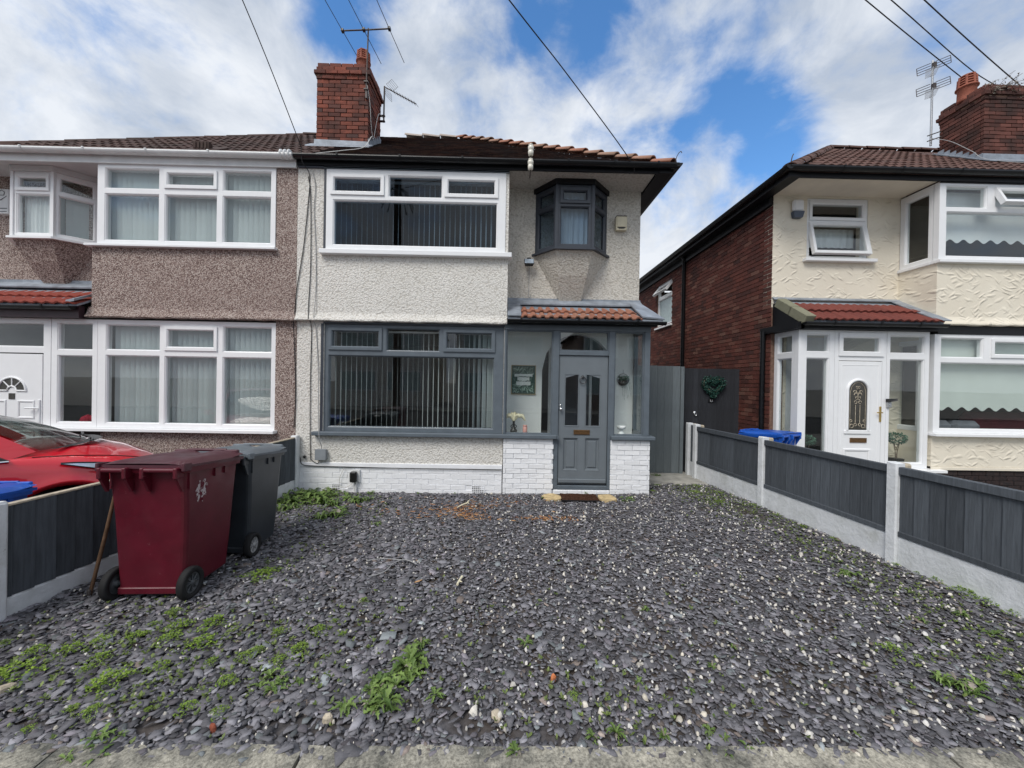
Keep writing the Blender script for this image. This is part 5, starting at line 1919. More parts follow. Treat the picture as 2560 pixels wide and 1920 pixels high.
def slate_cols(g, N):
    b = g.choice([.080, .115, .150, .185, .235, .30], N, p=[.14, .23, .26, .21, .12, .04])
    b = b * g.uniform(.85, 1.15, N)
    t = g.random(N)
    c = np.stack([b * .995, b * .975, b * 1.065], 1)
    gr = t > .96
    c[gr] = c[gr] * np.array([.97, 1.08, 1.03]) * 1.35
    pu = t < .12
    c[pu] = c[pu] * np.array([1.04, .98, 1.0])
    br = (t > .90) & (t <= .92)
    c[br] = c[br] * np.array([1.25, 1.05, .85])
    return c


def slate_size(g, N, xs, ys):
    s = np.clip(g.lognormal(math.log(.038), .40, N), .014, .115)
    return s * np.where(xs < -.6, 1.18, .92)


scatter('slate_chips', 72000, slate_size, slate_cols, M['slate'], 3, (-.016, .012), .145, bed, 5)['label'] = 'loose purple grey slate chippings covering the front garden'


def peb_cols(g, N):
    b = g.uniform(.36, .72, N)
    w = g.random(N)
    c = np.stack([b, b * (.98 - .06 * w), b * (.95 - .18 * w)], 1)
    return c


def peb_region(g, N):
    xs, ys = bed(g, N * 2)
    d = .30 + .55 / (1 + np.exp(-(xs - .1) * 1.6)) - .15 * (ys > 5)
    k = g.random(len(xs)) < d
    return xs[k][:N], ys[k][:N]


scatter('white_pebbles', 3300, lambda g, n, x, y: g.uniform(.009, .025, n) * (1 + (g.random(n) < .06) * .7) * np.where(x > -.3, 1.12, .9), peb_cols, M['slate'], 8, (.002, .018), .25, peb_region, 6, (.35, .6), (.6, 1.0), True)['label'] = 'small white pebbles mixed into the slate'


# a few slate chips that have strayed onto the kerb
def stray(g, N):
    return g.uniform(-2.4, 2.6, N), 1.30 + .44 * g.random(N) ** .5


scatter('stray_chips', 70, lambda g, n, x, y: g.uniform(.012, .045, n), slate_cols, M['slate'], 12, (.012, .016), .05, stray)['label'] = 'stray slate chips lying on the concrete kerb'


def chip_cols(g, N):
    t = g.random(N)
    c = np.stack([.17 + .36 * t, .075 + .24 * t ** 1.3, .035 + .12 * t ** 1.5], 1)
    return c


def chip_region(g, N):
    cs = [(-.48, 5.16, .22, .10), (-.66, 4.98, .22, .10), (-.47, 4.78, .16, .07), (.49, 4.70, .20, .04), (-.10, 5.32, .2, .10), (-1.05, 4.85, .3, .12), (-1.7, 5.1, .5, .2), (-.6, 5.5, .6, .15), (.3, 5.0, .6, .3), (-1.0, 3.6, .8, .5)]
    w = np.array([.20, .16, .16, .14, .08, .07, .06, .07, .04, .02])
    i = g.choice(len(cs), N, p=w / w.sum())
    c = np.array(cs)[i]
    x, y = c[:, 0] + g.normal(0, 1, N) * c[:, 2], c[:, 1] + g.normal(0, 1, N) * c[:, 3]
    k = (y < 5.82) & ~((x > .60) & (x < 1.62) & (y > 5.4))
    return x[k], y[k]


scatter('wood_chips', 420, lambda g, n, x, y: g.uniform(.02, .085, n), chip_cols, M['slate'], 15, (.008, .022), .16, chip_region, 5, (.04, .10), (.10, .26))['label'] = 'scattered orange brown bark and splinters below the bay window'

# ================================================================== FENCES
def plank_mesh(mat, w, h, t=.034, feather=True):
    mb = MB()
    t2 = .007 if feather else t
    mb.hexa([(0, 0, 0), (w, 0, 0), (w, t2, 0), (0, t, 0), (0, 0, h), (w, 0, h), (w, t2, h), (0, t, h)])
    return mb.mesh('plank', mat)


def fence(label, posts, hts, zb, post_h, visible_side, cap, lower_rail, lead, mat_post, lump=False, pw=.10):
    """posts: plan points. visible_side: +1 panels' faces look towards the left normal of the run. hts: (board top, plank top)"""
    t = thing('fence', label, 'fence', (posts[0][0], posts[0][1], 0))
    P = [Vector((x, y, 0)) for x, y in posts]
    rr = random.Random(len(posts) * 3)
    gb, pt = hts
    for i in range(len(P)):
        d = (P[min(i + 1, len(P) - 1)] - P[max(i - 1, 0)]).normalized()
        n = Vector((-d.y, d.x, 0)) * visible_side
        T = basis(P[i], d, n, (0, 0, 1))
        mb = MB(T)
        mb.box(-pw / 2, pw / 2, -.05, .05, -.3, post_h, b=.010)
        mb.v = [(x + rr.uniform(-.002, .002), y + rr.uniform(-.002, .002), z + (rr.uniform(-.008, .008) if z > .5 else 0)) for x, y, z in mb.v]
        po = B('post', mb, mat_post, t)
        if lump:
            mb = MB(T)
            mb.box(-pw / 2 + .005, pw / 2 - .005, -.125, -.052, post_h - .075, post_h - .012, b=.014)
            mb.box(-pw / 2 + .005, pw / 2 - .005, -.115, -.052, -.3, post_h - .09, b=.01)
            B('old_post', mb, M['tan_stone'], po)
        if i == len(P) - 1:
            continue
        L = (P[i + 1] - P[i]).length
        if L < .35:
            T = basis(P[i], d, n, (0, 0, 1))
            mb = MB(T); mb.box(pw / 2, L - pw / 2, -.02, .015, zb, .26); B('gravel_board', mb, mat_post, t)
            mb = MB(T); mb.box(pw / 2, L - pw / 2, -.02, .0, .26, pt); B('plank', mb, M['fence'], t)
            continue
        d = (P[i + 1] - P[i]).normalized()
        n = Vector((-d.y, d.x, 0)) * visible_side
        T = basis(P[i], d, n, (0, 0, 1))
        a, b = pw / 2 + .002, L - pw / 2 - .002
        mb = MB(T)
        k = max(6, int((b - a) / .1))
        vs = []
        for q in range(k + 1):
            u = a + (b - a) * q / k
            for y, z in ((-.022, -.2), (-.022, gb), (.010, gb), (.020, gb - .012), (.020, -.2)):
                vs.append((u, y, z))
        mb.add(vs, [(q * 5 + m, q * 5 + m + 1, q * 5 + 6 + m, q * 5 + 5 + m) for q in range(k) for m in range(4)])
        B('gravel_board', mb, mat_post, t)
        if lower_rail:
            mb = MB(T); mb.box(a, b, -.004, .030, gb + .004, gb + .050, b=.003); B('rail', mb, M['fence'], t)
        mb = MB(T)
        if cap > .04:
            mb.box(a, b, -.018, .034, pt - cap, pt, b=.004)
            B('cap_rail', mb, M['fence'], t)
        else:
            mb.box(a, b, -.022, .026, pt - cap, pt, b=.003)
            B('cap_rail', mb, M['tan_stone'], t)
        z0 = gb + (.046 if lower_rail else .004)
        u = a
        me = plank_mesh(M['fence'], .128, pt - cap - z0 + .002, .018 if lower_rail else .034)
        while u < b - .03:
            w = rr.choice((.112, .118, .122))
            sc = min(w + .012, b - u) / .128
            inst('plank', me, t, T @ Matrix.Translation((u, -.004 + rr.uniform(-.0015, .0015), z0)) @ Matrix.Diagonal((sc, 1, 1, 1)))
            u += w
    return t


fence('low dark grey board fence with white posts beside the cream house', [(3.408, 7.088), (3.412, 6.826), (3.576, 5.281), (3.728, 3.616), (3.878, 1.95), (4.03, .30)], (.268, .925), 0, .962, -1, .070, True, 0, M['post_white'], lump=True, pw=.095)
fence('low dark grey board fence with pale capping between the bins and the red car', [(-3.170, 5.84), (-3.265, 4.25), (-3.385, 2.59), (-3.50, .95)], (.135, .775), 0, .80, 1, .016, False, 0, M['post_white'], pw=.09)

# ================================================================== GATES
g1 = thing('side_gate', 'tall mid grey boarded gate beside the white brick pier', 'gate', (2.75, 7.15, 0))
me = plank_mesh(M['gate_lt'], .142, 2.0, .02, False)
rr = random.Random(4)
for i in range(7):
    inst('plank', me, g1, Matrix.Translation((2.235 + .1445 * i, 7.15 + rr.uniform(-.002, .002), .012)) @ Matrix.Diagonal((1, 1, 1 + rr.uniform(-.002, .002), 1)))
bx(g1, 'post', M['gate_lt'], 3.252, 3.315, 7.13, 7.20, .0, 2.0, b=.004)
bx(g1, 'brace', M['gate_lt'], 2.24, 3.24, 7.172, 7.21, .35, .45)
bx(g1, 'brace', M['gate_lt'], 2.24, 3.24, 7.172, 7.21, 1.55, 1.65)
g2 = thing('side_gate', 'tall charcoal boarded gate carrying a heart wreath next to the brick wall', 'gate', (3.95, 7.30, 0))
me = plank_mesh(M['gate_dk'], .0875, 1.98, .02, False)
for i in range(12):
    inst('plank', me, g2, Matrix.Translation((3.39 + .0885 * i, 7.300 + rr.uniform(-.002, .002), .0)))
bx(g2, 'brace', M['gate_dk'], 3.40, 4.44, 7.325, 7.36, .4, .5)
bx(g2, 'post', M['gate_dk'], 3.325, 3.385, 7.30, 7.36, 0, 1.90)
mb = MB()
T = Matrix.Translation((3.605, 7.300, 1.130)) @ Matrix.Rotation(R(90), 4, 'X')
mb.lathe([(.034, 0), (.036, .006), (.028, .012), (0, .013)], 16, M=T)
mb.tube([(3.605 + .026 * math.cos(k * math.pi / 8), 7.276, 1.112 + .028 * math.sin(k * math.pi / 8)) for k in range(17)], .006, 6, caps=False)
B('ring_handle', mb, M['chrome'], g2)

hw_ = thing('heart_wreath', 'dark green heart shaped leaf wreath hanging on the charcoal gate', 'wreath', (3.925, 7.25, 1.60))
mb = MB()
rr = random.Random(6)
hp = []
for k in range(60):
    t = 2 * math.pi * k / 60
    hx = 16 * math.sin(t) ** 3
    hy = 13 * math.cos(t) - 5 * math.cos(2 * t) - 2 * math.cos(3 * t) - math.cos(4 * t)
    hp.append((3.925 + hx * .0108, 1.655 + hy * .0108))
for x, z in hp:
    for q in range(26):
        w = rr.uniform(0, 2 * math.pi)
        e = rr.uniform(-1, 1)
        rad = .062 * math.sqrt(rr.random())
        c = Vector((x + rad * math.cos(w), 7.245 + rr.uniform(-.035, .035), z + rad * math.sin(w)))
        d = Vector((rr.uniform(-1, 1), rr.uniform(-1, .4), rr.uniform(-1, 1))).normalized() * .021
        s = d.cross(Vector((rr.uniform(-1, 1), rr.uniform(-1, 1), rr.uniform(-1, 1)))).normalized() * .009
        mb.add([c - d, c + s, c + d, c - s], [(0, 1, 2, 3)])
B('foliage', mb, M['wreath'], hw_)
mb = MB(); mb.tube([(x, 7.262, z) for x, z in hp] + [(hp[0][0], 7.262, hp[0][1])], .02, 6, caps=False); B('wreath_hoop', mb, M['twig'], hw_)
ns = thing('number_plate', 'small black house number plate reading 13 under the heart wreath', 'sign', (3.905, 7.285, 1.36))
bx(ns, 'plate', M['black_pl'], 3.852, 3.958, 7.284, 7.299, 1.335, 1.405, b=.003)
fc = bpy.data.curves.new('number', 'FONT')
fc.body = '13'
fc.size = .062
fc.extrude = .002
fc.align_x = 'CENTER'
fo = bpy.data.objects.new('number', fc)
COL.objects.link(fo)
fc.materials.append(M['upvc'])
bpy.context.view_layer.update()
nm = bpy.data.meshes.new_from_object(fo.evaluated_get(bpy.context.evaluated_depsgraph_get()))
bpy.data.objects.remove(fo)
nm.transform(Matrix.Rotation(R(90), 4, 'X'))
nm.materials.clear()
nm.materials.append(M['upvc'])
fo = bpy.data.objects.new('numerals', nm)
COL.objects.link(fo)
fo.parent = ns
fo.location = (0.0, -.004, -.012)

# ================================================================== BINS
def make_bin(name, label, loc, rz, s, body, lid, hub, open_lid=False, label_patch=False, group='wheelie bins', tiltx=0.0):
    t = thing(name, label, 'wheelie bin', loc, rz, group, world=False)
    t.scale = (s, s, s)
    t.rotation_euler = (tiltx, 0, rz)
    mb = MB()
    # body rings: (z, half width, y rear, y front), rear = -y carries the wheels
    rings = [(.045, .218, -.232, .262), (.06, .230, -.245, .280), (.30, .245, -.250, .298), (.62, .259, -.262, .316), (.955, .274, -.292, .335), (.958, .296, -.315, .352), (1.0, .302, -.320, .352)]
    cr = .035
    vs, fs = [], []
    for z, hx, y0, y1 in rings:
        pts = []
        for cx_, cy_, a0 in ((hx - cr, y0 + cr, -90), (hx - cr, y1 - cr, 0), (-hx + cr, y1 - cr, 90), (-hx + cr, y0 + cr, 180)):
            for k in range(4):
                w = R(a0 + 30 * k)
                pts.append((cx_ + cr * math.cos(w), cy_ + cr * math.sin(w)))
        zt = lambda y: z - (.05 * (y - y0) / (y1 - y0) if z > .9 else 0)
        vs += [(x, y, zt(y)) for x, y in pts]
    n = 16
    for i in range(len(rings) - 1):
        for k in range(n):
            fs.append((i * n + k, i * n + (k + 1) % n, (i + 1) * n + (k + 1) % n, (i + 1) * n + k))
    fs.append(tuple(range(n - 1, -1, -1)))
    if not open_lid:
        fs.append(tuple((len(rings) - 1) * n + k for k in range(n)))
    mb.add(vs, fs, 0, False)
    # ribs under the rim and lifting comb at the front
    for sx in (-1, 1):
        for yy in (.02, .14):
            mb.box(sx * .262 - .012 * sx - .010, sx * .262 + .014 * sx + .010, yy, yy + .040, .865, .95)
        mb.box(sx * .276 - .006, sx * .276 + .006, -.262, -.250, .83, .95)
    for k in range(5):
        mb.box(-.20 + .1 * k - .006, -.20 + .1 * k + .006, .325, .36, .86, .93)
    mb.box(-.222, .222, -.262, -.235, .050, .100, b=.006)
    B('body', mb, body, t)
    if label_patch:
        pm = MB()
        rr = random.Random(17)
        k = 30
        ctr = (-.115, .79)
        rim = []
        for i in range(k):
            w = i * 2 * math.pi / k
            q = rr.uniform(.55, 1.12)
            rim.append((0, ctr[0] + .064 * q * math.cos(w), ctr[1] + .098 * q * math.sin(w)))
        pm.add([(0, ctr[0], ctr[1])] + rim, [(0, 1 + i, 1 + (i + 1) % k) for i in range(k)])
        pm.v = [(.243 + (.274 - .243) * (z - .30) / .655 + .0030, y, z) for x, y, z in pm.v]
        B('torn_sticker', pm, M['sticker'], t)
    # handle bar with lugs behind the hinge
    hb = MB()
    hb.tube([(-.27, -.352, .985), (-.10, -.352, .985)], .017, 8)
    hb.tube([(.02, -.352, .985), (.25, -.352, .985)], .017, 8)
    for xx in (-.27, -.10, .02, .25):
        hb.box(xx - .014, xx + .014, -.372, -.29, .925, 1.004, b=.006)
        hb.hexa([(xx - .010, -.30, .82), (xx + .010, -.30, .82), (xx + .010, -.29, .82), (xx - .010, -.29, .82), (xx - .010, -.36, .93), (xx + .010, -.36, .93), (xx + .010, -.29, .93), (xx - .010, -.29, .93)])
    B('handle_bar', hb, body, t)
    # lid: shallow crowned panel with side ribs and a raised grip at the front
    lb = MB()
    H = Matrix.Translation((0, -.335, 1.006)) @ Matrix.Rotation(R(-4.5), 4, 'X')
    ny, nx = 10, 12
    vs, fs = [], []
    for i in range(ny + 1):
        v = i / ny
        for k in range(nx + 1):
            u = -1 + 2 * k / nx
            x = u * (.292 + .010 * v)
            y = .70 * v
            z = .012 + .040 * (1 - u ** 4) * math.sin(math.pi * min(1, v * .62 + .1)) + (.035 * max(0, (v - .72) / .28) ** 1 if abs(u) > .18 else 0)
            if abs(abs(u) - .75) < .09 and .08 < v < .8:
                z += .014
            if v > .94 or abs(u) > .97:
                z *= .75
            vs.append((x, y, z))
    for i in range(ny):
        for k in range(nx):
            a = i * (nx + 1) + k
            fs.append((a, a + 1, a + nx + 2, a + nx + 1))
    lb.add(vs, fs, 0, True, H)
    e = [(-.296, 0, 0), (.296, 0, 0), (.306, .70, 0), (-.306, .70, 0)]
    lb.prism([(x, y, -.012) for x, y, z in e], (0, 0, .026), 0, H)
    for sx in (-1, 1):
        lb.box(sx * .21 - .06, sx * .21 + .06, .665, .705, .0, .070, b=.010, M=H)
        lb.box(sx * .296 - .012, sx * .296 + .012, -.02, .06, -.03, .03, b=.006, M=H)
    lb.tube([(-.16, .69, .066), (.16, .69, .066)], .013, 8, M=H)
    B('lid', lb, lid, t)
    for sx in (-1, 1):
        wb = MB(Matrix.Translation((sx * .268, -.222, .118)) @ Matrix.Rotation(R(90), 4, 'Y'))
        wb.lathe([(.077, .0), (.077, -.024), (.112, -.026), (.118, -.016), (.118, .016), (.112, .026), (.077, .024), (.077, 0)], 28, caps=False)
        w = B('wheel', wb, M['rubber'], t)
        hb = MB(Matrix.Translation((sx * .268, -.222, .118)) @ Matrix.Rotation(R(90), 4, 'Y'))
        hb.lathe([(.078, -.014), (.078, .014), (.066, .016), (.064, .004), (.022, .006), (.022, .026), (.0, .028)], 24)
        hb.lathe([(.078, -.014), (.064, -.016), (.022, -.02), (.0, -.02)], 24)
        for k in range(8):
            a = R(45 * k)
            hb.tube([(.02 * math.cos(a), .02 * math.sin(a), .012 * sx), (.07 * math.cos(a), .07 * math.sin(a), .012 * sx)], .006, 5)
        B('hub', hb, hub, w)
    ab = MB()
    ab.tube([(-.26, -.222, .118), (.26, -.222, .118)], .014, 8)
    B('axle', ab, M['hub'], t)
    return t


_m = Mt('torn sticker remnant', (0.46, 0.42, 0.42), 0.8, 0.2)
_f = _m.ramp(_m.noise(30.0, 4.0, 0.65, 0.8), [(0.47, 0.0), (0.53, 1.0)])
_m.col(_m.mix(_f, (0.10, 0.012, 0.022), _m.mix(_m.noise(70.0, 2.0), (0.34, 0.27, 0.28), (0.56, 0.52, 0.52))))
M['sticker'] = _m.m
br_ = make_bin('wheelie_bin', 'maroon wheelie bin with a torn white sticker, in front of the charcoal bin', (-2.62, 3.105, gz(-2.6, 3.1) - .002), R(2), 1.0, M['red_bin'], M['red_lid'], M['hub'], label_patch=True)
bg_ = make_bin('wheelie_bin', 'charcoal grey wheelie bin standing behind the maroon bin', (-2.605, 3.80, gz(-2.5, 3.8)), R(1), .95, M['grey_bin'], M['grey_lid'], M['hub_lt'])
bg_.scale.y = .84
br_.scale.y = .92
b3 = make_bin('wheelie_bin', 'blue wheelie bin behind the fence next to the white glazed porch', (4.03, 5.82, .085), R(27), .87, M['blue_bin'], M['blue_bin'], M['hub'])
mb = MB()
mb.box(.05, .15, -.3, -.29, .70, .78)
make_bin('wheelie_bin', 'blue wheelie bin whose lid corner shows over the fence at the left edge', (-4.05, 2.86, -.10), R(8), .86, M['blue_bin'], M['blue_bin'], M['hub'])

st = thing('broom_handle', 'old thin wooden handle leaning behind the maroon bin', 'stick', (-3.11, 2.95, 0))
mb = MB()
mb.tube([(-3.115, 2.935, -.01), (-3.07, 3.00, .42), (-3.02, 3.08, .98)], [.012, .0125, .011], 8)
B('shaft', mb, M['stick'], st)
mb = MB(); mb.lathe([(.0135, 0), (.0145, .01), (.0145, .05), (.012, .055)], 8, M=Matrix.Translation((-3.116, 2.934, -.012))); B('ferrule', mb, M['rust'], st)
# ================================================================== RED CAR
car = thing('parked_car', 'bright red hatchback parked at an angle on the left drive behind the fence', 'car', (-5.54, 3.13, -.035), R(-37), None, world=False)
car.scale = (1.0, 1.02, .98)
WY = (1.25, -1.28)
WR = .315


def interp(tab, y):
    for (a, b) in zip(tab, tab[1:]):
        if a[0] <= y <= b[0]:
            f = (y - a[0]) / (b[0] - a[0])
            f = f * f * (3 - 2 * f) * .35 + f * .65
            return [p + (q - p) * f for p, q in zip(a[1:], b[1:])]
    return list(tab[0][1:] if y < tab[0][0] else tab[-1][1:])


# y, half width, shoulder height, centre-line height, half width at shoulder
CT = [(-2.02, .66, .74, .80, .60), (-1.95, .78, .86, .93, .72), (-1.75, .845, .955, 1.0, .78), (-1.28, .875, .985, 1.01, .81), (0.0, .878, .972, 1.0, .82), (.80, .878, .955, 1.0, .82), (1.05, .880, .945, 1.025, .80), (1.30, .880, .925, 1.030, .775), (1.55, .868, .885, .985, .74), (1.75, .838, .835, .920, .69), (1.92, .775, .765, .835, .60), (2.03, .66, .70, .745, .48), (2.09, .46, .62, .655, .32)]
ys = sorted(set([round(-2.02 + i * .045, 3) for i in range(92)] + [2.09]))
ys = [y for y in ys if y <= 2.09]
mb = MB()
rows = []
for y in ys:
    hw, zs_, zc_, hs = interp(CT, y)
    zb = .20 + .12 * max(0, (abs(y) - 1.75) / .3)
    for wy in WY:
        if abs(y - wy) < .365:
            zb = max(zb, .305 + math.sqrt(max(0, .365 ** 2 - (y - wy) ** 2)))
    fl = .014 * sum(math.exp(-((y - w) / .42) ** 2) for w in WY)
    zm = max(zb + .02, .48)
    prof = [(hw - .05 + fl, zb), (hw - .008 + fl, zb + .03), (hw + fl, max(zm, zb + .045)), (hw - .006 + fl * .7, max(.66, zb + .06)), (hw - .020 + fl * .3, zs_ - .13), (hw - .028, zs_ - .055), (hs + .030, zs_ - .010), (hs, zs_ + .008), (hs - .06, zs_ + .020), (hs * .72, zs_ + (zc_ - zs_) * .62 + .012), (hs * .36, zc_ - .006), (0, zc_)]
    zz = -9
    pr = []
    for x, z in prof:
        zz = max(zz + .002, z)
        pr.append((x, zz))
    rows.append([(x, y, z) for x, z in pr] + [(-x, y, z) for x, z in reversed(pr[:-1])])
k = len(rows[0])
vs = [p for r_ in rows for p in r_]
mb.add(vs, [(i * k + j, i * k + j + 1, (i + 1) * k + j + 1, (i + 1) * k + j) for i in range(len(rows) - 1) for j in range(k - 1)], 0, True)
mb.add(rows[-1], [tuple(range(k))], 0, True)
mb.add(rows[0], [tuple(range(k - 1, -1, -1))], 0, True)
body = B('body', mb, M['car'], car)
# underside, arches
mb = MB()
mb.box(-.79, .79, -1.85, 1.90, .19, .62)
mb.box(-.70, .70, -1.2, 1.0, .60, .90)
B('underbody', mb, M['black_pl'], car)
# cabin: pillars and roof in body colour, glass between
RF = lambda u, x: 1.455 - .035 * (abs(x) / .58) ** 2.2 - .10 * max(0, u - .0) ** 2


def grid(rowsf, nu, nv, f):
    return [[f(i / nu, j / nv) for j in range(nv + 1)] for i in range(nu + 1)]


def addgrid(mb, g, smooth=True, thick=None):
    nu, nv = len(g), len(g[0])
    vs = [p for r_ in g for p in r_]
    mb.add(vs, [(i * nv + j, i * nv + j + 1, (i + 1) * nv + j + 1, (i + 1) * nv + j) for i in range(nu - 1) for j in range(nv - 1)], 0, smooth)


base = lambda v: Vector((.745 * (2 * v - 1), 1.46 - .40 * abs(2 * v - 1) ** 2.2, 1.025 - .025 * abs(2 * v - 1) ** 2))
topf = lambda v: Vector((.575 * (2 * v - 1), .36 - .10 * abs(2 * v - 1) ** 2, 1.430 - .030 * abs(2 * v - 1) ** 2))
ws = lambda u, v: base(v).lerp(topf(v), u) + Vector((0, .05, .055)) * math.sin(math.pi * u)
mb = MB(); addgrid(mb, grid(None, 8, 12, lambda u, v: tuple(ws(u, .03 + .94 * v)))); B('windscreen', mb, M['glass_car'], car)
mb = MB(); addgrid(mb, grid(None, 8, 8, lambda u, v: tuple(Vector((.575 * (2 * v - 1) * (1 - .04 * u), .36 - .10 * abs(2 * v - 1) ** 2 - 1.75 * u, 1.430 - .03 * abs(2 * v - 1) ** 2 + .05 * math.sin(math.pi * min(1, u * 1.1 + .12))))))); B('roof', mb, M['car'], car)
back = lambda u, v: Vector((.56 * (2 * v - 1), -1.39 - .10 * abs(2 * v - 1) ** 2, 1.432 - .03 * abs(2 * v - 1) ** 2)).lerp(Vector((.70 * (2 * v - 1), -1.90 - .02 * abs(2 * v - 1), 1.0)), u)
mb = MB(); addgrid(mb, grid(None, 6, 8, lambda u, v: tuple(back(u, v)))); B('rear_window', mb, M['glass_car'], car)
for sx in (1, -1):
    F = lambda p: (p[0] * sx, p[1], p[2])
    pil = MB()
    n = 12
    lo, hi = [], []
    outer = []
    for i in range(n + 1):
        u = i / n
        p = ws(u, .985)
        hi.append((p.x, p.y, p.z))
        q = Vector((.800, .93, .955)).lerp(Vector((.600, .12, 1.395)), u) + Vector((.03, .03, .05)) * math.sin(math.pi * u)
        outer.append((q.x, q.y, q.z))
        lo.append((q.x - .02, q.y - .01, q.z - .02))
    vs = [F(p) for a, b in zip(hi, outer) for p in (a, b)]
    pil.add(vs, [(2 * i, 2 * i + 1, 2 * i + 3, 2 * i + 2) for i in range(n)], 0, True)
    base_fill = [F(p) for p in ((.745, 1.06, 1.0), (.800, .93, .955), (.828, .95, .945), (.80, 1.20, .94), (.76, 1.25, .99))]
    # roof rail and rear quarter
    rail = []
    for i in range(9):
        u = i / 8
        y = .12 - 1.5 * u
        rail.append((F((.575 - .01 * u, y + .14 * (1 - u), 1.415 + .03 * math.sin(math.pi * u))), F((.610, y, 1.390 + .02 * math.sin(math.pi * u)))))
    vs = [p for a in rail for p in a]
    pil.add(vs, [(2 * i, 2 * i + 1, 2 * i + 3, 2 * i + 2) for i in range(8)], 0, True)
    pil.add([F(p) for p in ((.61, -1.38, 1.39), (.56, -1.45, 1.42), (.70, -1.90, 1.0), (.80, -1.80, .98), (.83, -1.30, .985), (.74, -1.20, 1.18))], [(0, 1, 2, 3, 4, 5)])
    B('pillar', pil, M['car'], car)
    # side glass, split by a black post
    for (a, b) in ((.90, .02), (-.03, -.78), (-.83, -1.28)):
        gl = MB()
        g = []
        for i in range(7):
            y = a + (b - a) * i / 6
            yt = y
            tp = 1.385
            if y > .12:
                f = (.93 - y) / .81
                tp = .955 + (1.385 - .955) * f + .045 * math.sin(math.pi * f)
            if y < -.95:
                tp = 1.385 - .55 * (-.95 - y)
            zb_ = .962 + .02 * (-y + .9) / 2
            row = []
            for j in range(4):
                v = j / 3
                z = zb_ + (max(tp, zb_ + .005) - zb_) * v
                row.append(F((.825 - .21 * (z - .96) / .43, y, z)))
            g.append(row)
        addgrid(gl, g)
        B('side_window', gl, M['glass_car'], car)
    tri = MB()
    tri.prism([F((.832, .945, .955)), F((.828, .62, .962)), F((.772, .62, 1.115))], F((.006, 0, .0)))
    B('quarter_trim', tri, M['black_pl'], car)
    for yy in (0.0, -.80):
        tri = MB()
        tri.prism([F((.828, yy + .03, .97)), F((.828, yy - .05, .97)), F((.622, yy - .05, 1.38)), F((.622, yy + .03, 1.38))], F((.004, 0, 0)))
        B('window_post', tri, M['black_pl'], car)
    ch = MB()
    ch.tube([F((.846, .935, .948)), F((.850, .60, .951)), F((.852, 0, .962)), F((.85, -1.2, .985))], .010, 6)
    B('chrome_strip', ch, M['chrome'], car)
    # mirror
    mi = MB()
    mi.box(*(sorted((sx * .86, sx * 1.0)) + [.50, .60, .955, 1.07]), b=.03)
    mi.tube([F((.83, .62, .985)), F((.90, .57, .985))], .02, 6)
    B('mirror', mi, M['car'], car)
    # headlight: swept lens following the wing
    hl = MB()
    top_, bot_ = [], []
    for i in range(9):
        u = i / 8
        y = 1.22 + .72 * u
        hw, zs_, zc_, hs = interp(CT, y)
        zt = zs_ - .040
        h = .008 + .105 * min(1, u * 1.25) ** .8
        top_.append(F((hw - .024 + .012, y, zt)))
        bot_.append(F((hw - .012 + .012, y, zt - h)))
    vs = top_ + bot_
    hl.add(vs, [(i, i + 1, 10 + i, 9 + i) for i in range(8)], 0, True)
    h = B('headlight', hl, M['lamp_lens'], car)
    hb = MB()
    vs = [(x * .985 if False else x - sx * .010, y, z - .012) for x, y, z in top_[1:]] + [(x - sx * .006, y, z + .014) for x, y, z in bot_[1:]]
    hb.add([(x + sx * .0135, y, z) for x, y, z in vs][:0] or vs, [(i, i + 1, 9 + i, 8 + i) for i in range(7)], 0, True)
    B('lamp_reflector', hb, M['chrome'], h)
    rim = MB(); rim.tube([tuple(p) for p in top_], .007, 5); rim.tube([tuple(p) for p in bot_], .006, 5); B('lamp_surround', rim, M['black_pl'], h)
    # wheels
    for wy in WY:
        wb = MB(Matrix.Translation((sx * .765, wy, WR)) @ Matrix.Rotation(R(90 * sx), 4, 'Y'))
        wb.lathe([(.20, -.10), (.29, -.10), (WR - .004, -.085), (WR, -.06), (WR, .06), (WR - .004, .085), (.29, .10), (.20, .095)], 36, caps=False)
        w = B('wheel', wb, M['rubber'], car)
        rb = MB(Matrix.Translation((sx * .765, wy, WR)) @ Matrix.Rotation(R(90 * sx), 4, 'Y'))
        rb.lathe([(.205, -.09), (.205, .092), (.192, .094), (.185, .05)], 30)
        rb.lathe([(.05, .06), (.045, .085), (0, .088)], 16)
        for q in range(5):
            a = R(72 * q)
            for da in (-.16, .16):
                rb.tube([(.04 * math.cos(a), .04 * math.sin(a), .075), (.195 * math.cos(a + da), .195 * math.sin(a + da), .078)], [.018, .013], 6)
        B('rim', rb, M['metal'], w)
    # door outline
    dl = MB()
    pts = []
    for z, y in ((.945, .80), (.86, .78), (.74, .80), (.62, .83), (.50, .86), (.34, .86)):
        hw, zs_, zc_, hs = interp(CT, y)
        fl = .014 * math.exp(-((y - 1.25) / .42) ** 2)
        x = hw - .006 + fl * .6 - (.020 if z > .8 else 0) - (.012 if z > .92 else 0)
        pts.append(F((x + .002, y, z)))
    dl.tube(pts, .0045, 5)
    pts2 = []
    for i in range(10):
        y = 1.06 + .86 * i / 9
        hw, zs_, zc_, hs = interp(CT, y)
        pts2.append(F((hs - .012, y, zs_ + .016)))
    dl.tube(pts2, .004, 5)
    B('panel_gap', dl, M['black_pl'], car)
